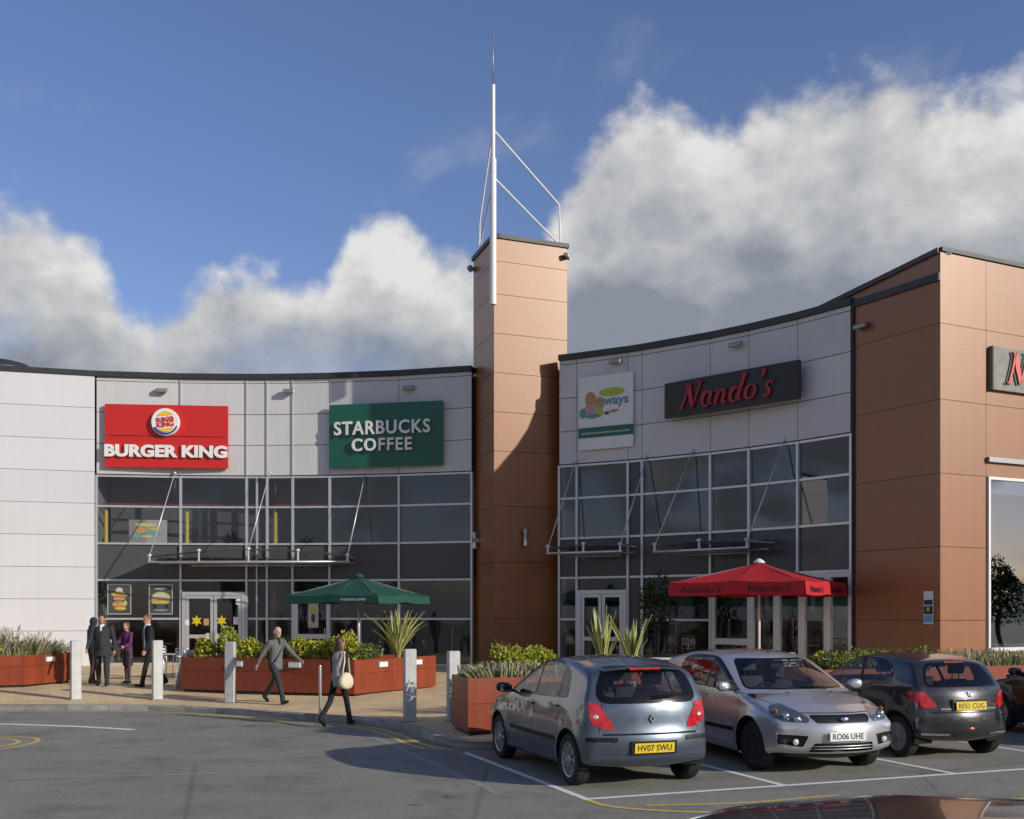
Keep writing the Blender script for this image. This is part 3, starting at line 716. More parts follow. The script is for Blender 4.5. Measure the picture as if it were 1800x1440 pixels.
for r_ in (left, tower, right, block): reparent(r_)
# roof plant on the left wing
rv = MB(); rv.lathe([(0.02,1.06),(0.6,1.03),(1.0,0.92),(1.25,0.70),(1.3,0.0)][::-1], (-18.5, 39.0, 10.16), 24); o = rv.build('roof_vent', 'coping', smooth=True, angle=40)
tag(o, 'low dark domed roof vent above the white wall', 'roof vent')
# ------------------------------------------------------------------ cars
mat('paint_bluegrey', (0.082, 0.105, 0.138), 0.30, metal=0.55, coat=1.0)
mat('paint_silver', (0.50, 0.505, 0.51), 0.32, metal=0.55, coat=1.0)
mat('paint_charcoal', (0.020, 0.021, 0.023), 0.30, metal=0.3, coat=1.0)
mat('paint_black', (0.006, 0.006, 0.007), 0.22, spec=0.3, coat=0.55)
glass('car_glass', (0.70, 0.73, 0.73), 1.5)
mat('gloss_black', (0.005, 0.005, 0.006), 0.15, spec=0.3)
mat('seam', (0.006, 0.006, 0.006), 0.9)
mat('trim_black', (0.010, 0.010, 0.011), 0.4, spec=0.25)
mat('grille', (0.010, 0.010, 0.010), 0.5)
mat('tail_red', (0.42, 0.010, 0.012), 0.12, coat=1.0, var=0.55, vscale_=9.0)
mat('tail_red_dark', (0.20, 0.006, 0.010), 0.12, coat=1.0)
mat('lamp_clear', (0.62, 0.62, 0.60), 0.10, metal=0.3, coat=1.0)
mat('lamp_house', (0.16, 0.165, 0.17), 0.22, metal=0.6, coat=1.0)
mat('amber', (0.55, 0.16, 0.02), 0.2, coat=1.0)
mat('alloy', (0.46, 0.46, 0.46), 0.32, metal=0.75)
mat('alloy_dark', (0.10, 0.10, 0.105), 0.4, metal=0.6)
mat('chrome', (0.75, 0.75, 0.75), 0.12, metal=1.0)
mat('plate_yellow', (0.72, 0.52, 0.02), 0.35)
mat('plate_white', (0.74, 0.74, 0.72), 0.35)
mat('plate_black', (0.012, 0.012, 0.012), 0.5)
mat('seat_fabric', (0.035, 0.036, 0.04), 0.9)
mat('seat_blue', (0.05, 0.06, 0.08), 0.9)
mat('cabin', (0.05, 0.05, 0.052), 0.85)
mat('headliner', (0.30, 0.30, 0.29), 0.9)

def smoothpath(pts, step=0.042, win=2):
    """pts rows: x, z, crown, round ; closed loop, densely resampled and lightly smoothed"""
    P = np.array(pts, float); Q = []
    n = len(P)
    for i in range(n):
        a, b = P[i], P[(i+1) % n]; m_ = max(1, int(np.hypot(*(b-a)[:2])/step))
        for k in range(m_): Q.append(a+(b-a)*k/m_)
    Q = np.array(Q)
    for _ in range(win):
        Q = 0.25*np.roll(Q, 1, 0)+0.5*Q+0.25*np.roll(Q, -1, 0)
    return Q

class Car:
    def __init__(s, sp):
        s.sp = sp
    def yside(s, x, z):
        sp = s.sp; W0 = sp['W']/2; xf, xr = sp['xf'], sp['xr']
        tf = max(0, (x-(xf-0.95))/0.95); tr = max(0, ((xr+0.85)-x)/0.85)
        w = W0*(1-sp.get('tf', 0.13)*tf**2.2-sp.get('tr', 0.09)*tr**2.2)
        zb = sp['belt'](x)
        if z < 0.60: y = w*(1-0.055*((0.60-z)/0.42)**2)
        else: y = w*(1-0.035*((min(z, zb)-0.60)/0.36)**2)
        # waist crease
        y -= 0.010*math.exp(-((z-(zb-0.13))/0.05)**2)
        if z > zb:
            h = z-zb; k = min(1, h/0.03); y -= 0.014*k*k*(3-2*k)+h*math.tan(R(sp.get('tum', 19)))+0.16*h*h
        for wx in (sp['wb']/2, -sp['wb']/2):
            rr = math.hypot(x-wx, z-sp['wr']); dr = rr-(sp['wr']+0.055)
            if z < zb: y += sp.get('flare', 0.018)*math.exp(-(dr/0.085)**2) if dr > -0.2 else 0
        return y
    def build(s, root):
        sp = s.sp; O = smoothpath(sp['outline']); n = len(O)
        T = np.roll(O, -1, 0)-np.roll(O, 1, 0); T = T[:, :2]/np.linalg.norm(T[:, :2], axis=1)[:, None]
        NX = np.stack([-T[:, 1], T[:, 0]], 1)         # outward for the order used (front, up, back, under)
        cx, cz = O[:, 0].mean(), 0.7
        if ((O[:, 0]-cx)*NX[:, 0]+(O[:, 1]-cz)*NX[:, 1]).mean() < 0: NX = -NX
        E = O[:, :2]-NX*O[:, 2:3]
        rad = O[:, 3]
        Ye = np.array([max(0.05, s.yside(E[i, 0], E[i, 1])-rad[i]*0.9) for i in range(n)])
        for _ in range(3): Ye = 0.25*np.roll(Ye, 1)+0.5*Ye+0.25*np.roll(Ye, -1)
        bm = bmesh.new(); Mv = 18; rows = []
        for j in range(Mv+1):
            v = -1+2*j/Mv; row = []
            vv = abs(v)**2.2
            for i in range(n):
                p = O[i, :2]-NX[i]*O[i, 2]*vv
                row.append(bm.verts.new((p[0], v*Ye[i], p[1])))
            rows.append(row)
        for j in range(Mv):
            for i in range(n):
                k = (i+1) % n; bm.faces.new((rows[j][i], rows[j+1][i], rows[j+1][k], rows[j][k]))
        ts = [0.0]; sspine = 0.62
        xa, xb = sp['xr']+0.40, sp['xf']-0.40
        dist = [0.006, 0.018, 0.035, 0.06, 0.09, 0.13, 0.19, 0.26, 0.34, 0.44, 0.56, 0.70]
        for sgn in (1, -1):
            prev = rows[Mv] if sgn > 0 else rows[0]
            for dd_ in dist+[None]:
                cur = []
                for i in range(n):
                    e = E[i]; qx = min(max(e[0], xa), xb); q = np.array((qx, sspine)); Ln = np.linalg.norm(q-e)
                    t = 1.0 if dd_ is None else min(0.985, dd_/max(Ln, dd_/0.985*0.999) if Ln < dd_ else dd_/Ln)
                    if dd_ is not None: t = min(t, 0.2+0.78*dist.index(dd_)/len(dist)) if Ln < 0.72 else t
                    p = e+(q-e)*t; dl = Ln*t; r_ = max(rad[i], 1e-3)
                    ss = min(1.0, dl/r_); rf = math.sqrt(max(0, 1-(1-ss)**2))
                    y = Ye[i]+(s.yside(p[0], p[1])-Ye[i])*rf
                    cur.append(bm.verts.new((p[0], sgn*y, p[1])))
                for i in range(n):
                    k = (i+1) % n; f = (prev[i], cur[i], cur[k], prev[k]) if sgn > 0 else (prev[k], cur[k], cur[i], prev[i])
                    try: bm.faces.new(f)
                    except ValueError: pass
                prev = cur
        bmesh.ops.remove_doubles(bm, verts=bm.verts, dist=0.0015)
        bmesh.ops.recalc_face_normals(bm, faces=bm.faces)
        bm.normal_update(); s.kd = KDTree(len(bm.verts)); s.vn = []
        for i, v in enumerate(bm.verts): s.kd.insert(v.co, i); s.vn.append(v.normal.copy())
        s.kd.balance()
        s.bm = bm
        return bm
    def smooth_normals(s, me, shift=0.0):
        out = []
        for v in me.vertices:
            n = Vector()
            for co, i, d in s.kd.find_n(v.co, 5): n += s.vn[i]/(d+0.004)
            out.append(n.normalized())
        me.normals_split_custom_set_from_vertices(out)
    def cut(s, poly, proj, filt):
        """split the shell along a convex polygon seen along a direction; returns the faces inside"""
        bm = s.bm
        ax = {'side': (Vector((1,0,0)), Vector((0,0,1))), 'end': (Vector((0,1,0)), Vector((0,0,1))), 'top': (Vector((1,0,0)), Vector((0,1,0))),
              'rl': (Vector((1,1,0)).normalized(), Vector((0,0,1))), 'rr': (Vector((1,-1,0)).normalized(), Vector((0,0,1))),
              'fl': (Vector((-1,1,0)).normalized(), Vector((0,0,1))), 'fr': (Vector((-1,-1,0)).normalized(), Vector((0,0,1)))}[proj]
        A, B = ax; vd = A.cross(B)
        P = [Vector(p) for p in poly]; ar = sum(P[i].cross(P[(i+1) % len(P)]) for i in range(len(P)))
        if ar < 0: P = P[::-1]
        x0 = min(p.x for p in P)-.06; x1 = max(p.x for p in P)+.06; y0 = min(p.y for p in P)-.06; y1 = max(p.y for p in P)+.06
        def near(f):
            if not f.is_valid: return False
            a = [v.co.dot(A) for v in f.verts]
            if max(a) < x0 or min(a) > x1: return False
            b = [v.co.dot(B) for v in f.verts]
            return max(b) > y0 and min(b) < y1 and filt(f)
        fs = [f for f in bm.faces if near(f)]
        for i in range(len(P)):
            a, b = P[i], P[(i+1) % len(P)]; d = b-a
            if d.length < 1e-6: continue
            nn = Vector((d.y, -d.x)).normalized()
            co = A*a.x+B*a.y; no = A*nn.x+B*nn.y
            geom = list({e for f in fs for e in f.edges})+fs+list({v for f in fs for v in f.verts})
            ret = bmesh.ops.bisect_plane(bm, geom=geom, plane_co=co, plane_no=no, dist=1e-5)
            fs = [f for f in ret['geom'] if isinstance(f, bmesh.types.BMFace) and near(f)]
        out = []
        for f in fs:
            c = f.calc_center_median(); q = Vector((c.dot(A), c.dot(B))); ok = True
            for i in range(len(P)):
                a, b = P[i], P[(i+1) % len(P)]
                if (b-a).cross(q-a) < -1e-6: ok = False; break
            if ok: out.append(f)
        return out
    def take(s, faces, name, mtl, root, offset=0.0, smooth=True):
        """move faces from the shell into a part of their own"""
        faces = [f for f in faces if f.is_valid]
        if not faces: return None
        vm = {}; vs = []; fs = []
        nd = {}
        for f in faces:
            for v in f.verts: nd[v] = nd.get(v, Vector())+f.normal
        for f in faces:
            idx = []
            for v in f.verts:
                if v not in vm:
                    vm[v] = len(vs); vs.append(v.co+nd[v].normalized()*offset)
                idx.append(vm[v])
            fs.append(idx)
        bmesh.ops.delete(s.bm, geom=faces, context='FACES')
        m_ = MB(); m_.add(vs, fs); o = m_.build(name, mtl, root, smooth=smooth); s.smooth_normals(o.data); return o

def rounded(poly, r, k=4):
    out = []; n = len(poly); P = [Vector(p) for p in poly]
    for i in range(n):
        a, b, c = P[i-1], P[i], P[(i+1) % n]; rr = min(r, (a-b).length*0.45, (c-b).length*0.45)
        p0 = b+(a-b).normalized()*rr; p1 = b+(c-b).normalized()*rr
        for j in range(k+1):
            t = j/k; out.append(p0*(1-t)**2+b*2*t*(1-t)+p1*t*t)
    return out
def grow(poly, g):
    P = [Vector(p) for p in poly]; ar = sum(P[i].cross(P[(i+1) % len(P)]) for i in range(len(P)))
    if ar < 0: P = P[::-1]
    out = []
    for i in range(len(P)):
        a, b, c = P[i-1], P[i], P[(i+1) % len(P)]; d0 = (b-a).normalized(); d1 = (c-b).normalized()
        n0 = Vector((d0.y, -d0.x)); n1 = Vector((d1.y, -d1.x)); m_ = (n0+n1); m_ = m_.normalized()/max(0.4, m_.normalized().dot(n0)); out.append(b+m_*g)
    return out

def wheel(root, x, y, r, w, style, side):
    o = thing('wheel', (x, y, r)); o.parent = root
    # built as mesh part with sub-parts: tyre carries rim and hub
    m_ = MB(); hw = w/2
    m_.lathe([(r*0.66, -hw*0.86), (r*0.78, -hw), (r*0.93, -hw*0.97), (r*0.985, -hw*0.78), (r, -hw*0.5), (r, hw*0.5), (r*0.985, hw*0.78), (r*0.93, hw*0.97), (r*0.78, hw), (r*0.66, hw*0.86), (r*0.64, 0)], (0,0,0), 36, 'y')
    bpy.data.objects.remove(o)
    ty = m_.build('wheel', 'rubber', root, smooth=True, angle=50); ty.location = (x, y, r)
    s = side; rim = MB(); rr = r*0.67; nsp, dark = style
    rim.lathe([(rr*0.93, s*hw*0.55), (rr*0.95, s*hw*0.86), (rr*1.02, s*hw*0.90), (rr*1.02, s*hw*0.2), (rr*0.9, s*hw*0.1)], (0,0,0), 36, 'y')
    for k in range(nsp):
        a = 2*math.pi*k/nsp+0.3; ca, sa = math.cos(a), math.sin(a); tw = 0.16*rr if nsp > 6 else 0.24*rr
        rs = []
        for q, wd, yy in ((0.12, 0.7, 0.80), (0.5, 0.75, 0.84), (0.95, 1.0, 0.78)):
            px, pz = rr*q*ca, rr*q*sa; tx, tz = -sa*tw*wd/2, ca*tw*wd/2; yo = s*hw*yy
            rs.append([(px+tx, yo, pz+tz), (px-tx, yo, pz-tz), (px-tx, yo-s*0.03, pz-tz), (px+tx, yo-s*0.03, pz+tz)])
        rim.rings(rs)
    rim.lathe([(0.001, s*hw*0.86), (rr*0.16, s*hw*0.88), (rr*0.22, s*hw*0.80), (rr*0.22, s*hw*0.4)], (0,0,0), 20, 'y')
    rim.build('rim', dark, ty, smooth=True, angle=35)
    br = MB(); br.lathe([(0.001, s*hw*0.15), (rr*0.9, s*hw*0.15), (rr*0.9, s*hw*0.05), (0.001, s*hw*0.05)], (0,0,0), 24, 'y'); br.build('brake_disc', 'seam', ty)
    return ty

def seat(root, x, y, mtl, z0=0.30, h=0.62):
    m_ = MB()
    def pad(c, sz, tilt):
        bx = []; n = 10
        rs = []
        for k in range(5):
            t = k/4; zz = -sz[2]/2+sz[2]*t; sc = 1-0.10*(2*t-1)**4
            ring = []
            for q in range(12):
                a = 2*math.pi*q/12; ex = abs(math.cos(a))**0.5*math.copysign(1, math.cos(a)); ey = abs(math.sin(a))**0.5*math.copysign(1, math.sin(a))
                ring.append((c[0]+ex*sz[0]/2*sc-math.sin(tilt)*zz, c[1]+ey*sz[1]/2*sc, c[2]+zz*math.cos(tilt)))
            rs.append(ring)
        m_.rings(rs)
    pad((x+0.05, y, z0+0.10), (0.50, 0.50, 0.16), 0); pad((x-0.26, y, z0+0.10+h/2), (0.14, 0.48, h), 0.28)
    pad((x-0.40, y, z0+0.16+h+0.10), (0.10, 0.27, 0.18), 0.2)
    m_.tube([(x-0.36, y-0.06, z0+h), (x-0.39, y-0.06, z0+h+0.2)], 0.008, 6); m_.tube([(x-0.36, y+0.06, z0+h), (x-0.39, y+0.06, z0+h+0.2)], 0.008, 6)
    return m_.build('seat', mtl, root, smooth=True, angle=40)

def mirror(root, x, y, z, mtl, side):
    m_ = MB(); rs = []
    for t, sc in ((0, 0.55), (0.25, 0.9), (0.6, 1.0), (0.85, 0.85), (1.0, 0.5)):
        ring = []
        for k in range(14):
            a = 2*math.pi*k/14; ca, sa = math.cos(a), math.sin(a)
            ring.append((x+0.07*sc*abs(ca)**0.7*math.copysign(1, ca)-0.03*(1-t), y+side*(0.03+0.20*t), z+0.068*sc*abs(sa)**0.7*math.copysign(1, sa)+0.01*t))
        rs.append(ring)
    m_.rings(rs); o = m_.build('door_mirror', mtl, root, smooth=True, angle=60)
    a = MB(); a.bar((x-0.01, y-side*0.05, z-0.045), (x, y+side*0.08, z-0.04), 0.06, 0.03); a.build('mirror_arm', 'trim_black', o)
    g = MB(); g.box((x-0.072, y+side*0.13, z+0.005), (0.006, 0.15, 0.09)); g.build('mirror_glass', 'chrome', o)
    return o
def plate(root, text, x, z, mtl, facing, tilt=0.0, w=0.52, h=0.111):
    """number plate facing -x (rear, facing=-1) or +x (front)"""
    P_ = MB(); P_.box((0, 0, 0), (w, h, 0.012)); o = P_.build('number_plate', mtl, root)
    if facing < 0: Mx = Matrix(((0,0,-1,x),(-1,0,0,0),(0,1,0,z),(0,0,0,1)))
    else: Mx = Matrix(((0,0,1,x),(1,0,0,0),(0,1,0,z),(0,0,0,1)))
    o.matrix_local = Mx @ Matrix.Rotation(tilt, 4, 'X')
    letters('lettering', text, o, (0, 0, 0.007), 'plate_black', size=0.1, extrude=0.001, offset=0.0012, width=w*0.86, height=0.072)
    return o

LOOP_SIDE = lambda f: abs(f.normal.y) > 0.35
def make_car(sp, loc, heading, label, group=None):
    root = thing('car', (loc[0], loc[1], 0.0), heading, label, 'car', group)
    c = Car(sp); c.build(root); bm = c.bm; wr = sp['wr']; hb = sp['wb']/2
    # wheel arches
    for wx in (hb, -hb):
        ring = [(wx+(wr+0.055)*math.cos(2*math.pi*k/28), wr+0.01+(wr+0.055)*math.sin(2*math.pi*k/28)) for k in range(28)]
        ring = [p for p in ring if p[1] > 0.05]; ring = [(ring[0][0], 0.0)]+ring+[(ring[-1][0], 0.0)] if False else ring
        fs = c.cut(ring, 'side', lambda f: abs(f.calc_center_median().y) > 0.45)
        c_ = [f for f in fs]
        bmesh.ops.delete(bm, geom=c_, context='FACES')
    for wx in (hb, -hb):
        for sg in (1, -1):
            m_ = MB(); ys = sp['W']/2-0.035; n = 22
            arc = [(wx+(wr+0.055)*math.cos(math.pi*(k/n*1.16-0.08)), wr+0.01+(wr+0.055)*math.sin(math.pi*(k/n*1.16-0.08))) for k in range(n+1)]
            vs = [(p[0], sg*ys, p[1]) for p in arc]+[(p[0], sg*(ys-0.30), p[1]) for p in arc]+[(wx, sg*(ys-0.30), wr)]
            fs = [(k, k+1, n+2+k, n+1+k) for k in range(n)]+[(n+1+k, n+2+k, 2*n+2) for k in range(n)]
            m_.add(vs, fs); m_.build('wheel_well', 'seam', root)
    # windows
    def win(poly, proj, filt, name='window', seal=0.016, rr=0.05, mtl='car_glass', sealm='gloss_black'):
        pl = rounded(poly, rr)
        if seal:
            big = c.cut(rounded(grow(poly, seal), rr+seal), proj, filt)
        ins = c.cut(pl, proj, filt)
        w_ = c.take(ins, name, mtl, root, -0.002)
        if seal:
            b2 = c.cut(rounded(grow(poly, seal), rr+seal), proj, filt); c.take(b2, 'window_seal', sealm, root, 0.0)
        return w_
    for poly, proj, lo in sp['windows']:
        for sg in ((1, -1) if proj == 'side' else (1,)):
            if proj == 'side': filt = lambda f, sg=sg: f.normal.y*sg > 0.3
            elif lo == 'rear': filt = lambda f: f.normal.x < -0.15 and f.calc_center_median().z > 0.7
            else: filt = lambda f: f.normal.x > 0.1 and f.normal.z > 0.15 and f.calc_center_median().z > 0.8
            nm = 'side_window' if proj == 'side' else ('rear_window' if lo == 'rear' else 'windscreen')
            win(poly, proj, filt, nm, seal=sp.get('seal', {}).get(nm, 0.018), rr=sp.get('wround', {}).get(nm, 0.05))
    # lamps, grilles, inserts
    for name, poly, proj, mtl, rr, off in sp['inserts']:
        if proj in ('rl', 'fl'):
            pairs = (('rl', Vector((-1, 1, 0))), ('rr', Vector((-1, -1, 0)))) if proj == 'rl' else (('fl', Vector((1, 1, 0))), ('fr', Vector((1, -1, 0))))
            for pj, dv in pairs:
                sg = 1 if dv.y > 0 else -1
                fs = c.cut(rounded(poly, rr), pj, lambda f, dv=dv, sg=sg: f.normal.dot(dv.normalized()) > 0.25 and f.calc_center_median().y*sg > 0.2)
                c.take(fs, name, mtl, root, off)
        else:
            if proj == 'rear': pj, flt = 'end', (lambda f: f.normal.x < -0.2)
            elif proj == 'front': pj, flt = 'end', (lambda f: f.normal.x > 0.2 and f.calc_center_median().z < 0.95)
            elif proj == 'side': pj, flt = 'side', LOOP_SIDE
            polys = [poly]
            if name in ('fog_lamp_bezel', 'bumper_strip', 'fog_lamp') and proj != 'side': polys = [poly, [(-a, b) for a, b in poly]]
            for p_ in polys:
                fs = c.cut(rounded(p_, rr), pj, flt)
                if proj == 'side':
                    for sg in (1, -1): c.take([f for f in fs if f.is_valid and f.calc_center_median().y*sg > 0], name, mtl, root, off)
                else: c.take(fs, name, mtl, root, off)
    # shut lines
    sm = []
    for a, b, proj in sp['seams']:
        A_, B_ = Vector(a), Vector(b); d = (B_-A_).normalized(); n_ = Vector((-d.y, d.x))*0.0045
        pl = [A_+n_, B_+n_, B_-n_, A_-n_]
        flt = {'side': LOOP_SIDE, 'rear': lambda f: f.normal.x < -0.2, 'front': lambda f: f.normal.x > 0.1 and f.normal.z > -0.3, 'top': lambda f: f.normal.z > 0.3}[proj]
        sm += c.cut(pl, {'side': 'side', 'rear': 'end', 'front': 'end', 'top': 'top'}[proj], flt)
        if proj == 'side':
            for sg in (1, -1): c.take([f for f in sm if f.is_valid and f.calc_center_median().y*sg > 0], 'shut_line', 'seam', root, -0.003)
        else: c.take(sm, 'shut_line', 'seam', root, -0.003)
        sm = []
    me = bpy.data.meshes.new('body'); bm.to_mesh(me); bm.free()
    link('body', me, sp['paint'], root, True); c.smooth_normals(me)
    # wheels
    for wx in (hb, -hb):
        for sg in (1, -1): wheel(root, wx, sg*(sp['track']/2), wr, sp.get('tw', 0.195), sp['rim'], sg)
    # cabin
    m_ = MB(); cw = sp['W']/2-0.13; m_.box((-0.25, 0, 0.28), (sp['xf']-sp['xr']-1.9, cw*2, 0.04))
    xa_, xb_ = sp['cabin']; zb = sp['belt'](0)-0.06
    m_.box((xb_+0.05, 0, (zb+0.3)/2), (0.40, cw*2, zb-0.22)); m_.box((xa_-0.05, 0, 0.60), (0.05, cw*1.8, 0.55))
    for sg in (1, -1): m_.box(((xa_+xb_)/2, sg*(cw+0.01), (zb+0.28)/2), (xb_-xa_, 0.05, zb-0.30))
    m_.build('cabin_trim', 'cabin', root)
    m_ = MB(); m_.box(((xa_+xb_)/2-0.25, 0, 0.60), (0.1, 0.1, 0.1))
    for sx, mt in ((sp['seats'][0], 'seat_fabric'), (sp['seats'][1], 'seat_blue')):
        for sg in (1, -1): seat(root, sx, sg*0.36, sp.get('seatm', mt), 0.34, 0.62)
    st = MB(); yy = -0.36
    ring = [(xb_-0.26+0.05*math.sin(t_)*0, yy+0.18*math.cos(t_), zb-0.02+0.17*math.sin(t_)) for t_ in [2*math.pi*k/20 for k in range(21)]]
    st.tube(ring, 0.013, 6); st.bar((xb_-0.26, yy-0.17, zb-0.02), (xb_-0.26, yy+0.17, zb-0.02), 0.03, 0.04); st.build('steering_wheel', 'trim_black', root, smooth=True)
    # mirrors, handles
    for sg in (1, -1): mirror(root, sp['mir'][0], sg*sp['mir'][1], sp['mir'][2], sp.get('mirm', sp['paint']), sg)
    for hx, hz in sp['handles']:
        for sg in (1, -1):
            y = sg*(c.yside(hx, hz)+0.012); h = MB(); h.bar((hx-0.085, y, hz), (hx+0.085, y, hz), 0.03, 0.026); h.build('door_handle', sp.get('handm', sp['paint']), root)
    return root, c

def hatch_seams(sp): return sp
belt = lambda z0, k: (lambda x: z0-k*x)
# --- small blue-grey hatchback, seen from behind
clio = dict(W=1.70, xf=2.09, xr=-1.90, wb=2.575, wr=0.300, track=1.50, paint='paint_bluegrey', belt=belt(0.955, 0.045), tum=17, cabin=(-1.15, 0.95), seats=(0.10, -0.75),
  rim=(9, 'alloy'), mir=(0.74, 0.83, 1.01), mirm='trim_black', handles=[(0.02, 0.865), (-0.83, 0.895)], flare=0.016, tr=0.07,
  outline=[(1.90,.20,.10,.06),(2.03,.28,.15,.10),(2.08,.42,.17,.12),(2.085,.56,.17,.12),(2.03,.70,.14,.10),(1.86,.80,.09,.08),(1.5,.905,.06,.07),(1.12,.985,.07,.06),
    (0.90,1.09,.09,.05),(0.28,1.395,.09,.05),(0.0,1.452,.055,.06),(-.5,1.485,.04,.07),(-1.0,1.470,.04,.07),(-1.40,1.415,.05,.06),(-1.60,1.375,.07,.05),(-1.66,1.335,.08,.05),
    (-1.80,1.05,.10,.07),(-1.845,.92,.10,.10),(-1.86,.80,.09,.12),(-1.875,.66,.09,.13),(-1.915,.60,.10,.13),(-1.925,.45,.11,.13),(-1.88,.30,.10,.10),(-1.78,.235,.06,.06),(-1.2,.20,.0,.05),(1.4,.18,.0,.05)],
  windows=[([(.90,1.0),(.30,1.335),(-.03,1.385),(-.06,.985)],'side',''), ([(-.12,.99),(-.10,1.388),(-.62,1.40),(-.78,1.365),(-.85,1.01)],'side',''), ([(-.91,1.01),(-.85,1.35),(-1.06,1.285),(-1.17,1.03)],'side',''),
    ([(-.60,1.045),(.60,1.045),(.50,1.315),(-.50,1.315)],'end','rear'), ([(-.63,1.05),(.63,1.05),(.51,1.345),(-.51,1.345)],'end','front')],
  seal={'rear_window': 0.075, 'windscreen': 0.03, 'side_window': 0.022}, wround={'rear_window': 0.16},
  inserts=[('pillar_trim', [(-.01,1.40),(-.04,.975),(-.14,.98),(-.12,1.40)], 'side', 'trim_black', 0.003, 0.001), ('pillar_trim', [(-.83,1.38),(-.87,1.0),(-.90,1.0),(-.86,1.36)], 'side', 'trim_black', 0.003, 0.001),
    ('tail_lamp', [(-.77,.985),(-.65,.99),(-.72,.745),(-.85,.69),(-.97,.68),(-.90,.81)], 'rl', 'tail_red', 0.05, 0.006),
    ('bumper_strip', [(.45,.545),(.80,.55),(.80,.60),(.45,.595)], 'rear', 'trim_black', 0.01, 0.012),
    ('tailgate_gap', [(-.62,.618),(.62,.618),(.62,.640),(-.62,.640)], 'rear', 'seam', 0.004, -0.004),
    ('door_strip', [(.80,.475),(.80,.525),(-.88,.525),(-.88,.475)], 'side', 'trim_black', 0.01, 0.008),
    ('head_lamp', [(-.72,.66),(-.98,.72),(-.75,.88),(-.52,.86)], 'fl', 'lamp_clear', 0.04, 0.004)],
  seams=[((.86,.30),(.92,.98),'side'),((-.09,.27),(-.09,.98),'side'),((-.98,.62),(-.90,1.0),'side'),((-.66,.64),(-.60,.98),'rear'),((.66,.64),(.60,.98),'rear'),((.80,.27),(-.80,.27),'side')])
def clio_extra(root):
    plate(root, 'HV07 SWU', -1.938, 0.475, 'plate_yellow', -1, 0.10)
    b = MB(); b.box((-1.905, -0.0, 0.475), (0.05, 0.60, 0.15)); b.build('plate_recess', 'trim_black', root)
    # badge: an upright diamond outline
    d = MB(); x = -1.872; P_ = [(0, .055), (.040, 0), (0, -.055), (-.040, 0)]; Q_ = [(0, .026), (.018, 0), (0, -.026), (-.018, 0)]
    vs = [(x, a, .80+b_) for a, b_ in P_]+[(x-0.012, a, .80+b_) for a, b_ in P_]+[(x-0.012, a, .80+b_) for a, b_ in Q_]+[(x, a, .80+b_) for a, b_ in Q_]
    fs = []
    for k in range(4):
        j = (k+1) % 4; fs += [(k, j, 4+j, 4+k), (4+k, 4+j, 8+j, 8+k), (8+k, 8+j, 12+j, 12+k)]
    d.add(vs, fs); d.build('badge', 'chrome', root)
    s = MB(); s.bar((-1.655, -.20, 1.362), (-1.655, .20, 1.362), .05, .03); s.build('brake_light', 'tail_red', root)
    sp_ = MB()
    rs = []
    for k in range(13):
        y = -0.52+1.04*k/12; cx = -1.60+0.07*(y/0.52)**2; rs.append([(cx+.12, y, 1.388-.03*(y/.52)**2), (cx-.07, y, 1.378-.03*(y/.52)**2), (cx-.065, y, 1.36-.03*(y/.52)**2), (cx+.10, y, 1.36-.03*(y/.52)**2)])
    sp_.rings(rs); sp_.build('spoiler', 'paint_bluegrey', root, smooth=True, angle=40)
    w = MB(); w.tube([(-1.835, -.02, 1.035), (-1.835, -.30, 1.05)], .010, 6); w.tube([(-1.825, .08, 1.035), (-1.805, .02, 1.055), (-1.83, -.36, 1.06)], .007, 6); w.build('wiper', 'trim_black', root)
    a = MB(); a.tube([(-.15, 0, 1.47), (-.27, 0, 1.58)], .004, 5); a.build('aerial', 'trim_black', root)
    for sg in (1, -1):
        l = MB(); l.ell((-1.735, sg*.70, .825), (.035, .065, .035), rot=Matrix.Rotation(sg*-0.7, 3, 'Z')); l.build('reversing_lens', 'lamp_clear', root, smooth=True)
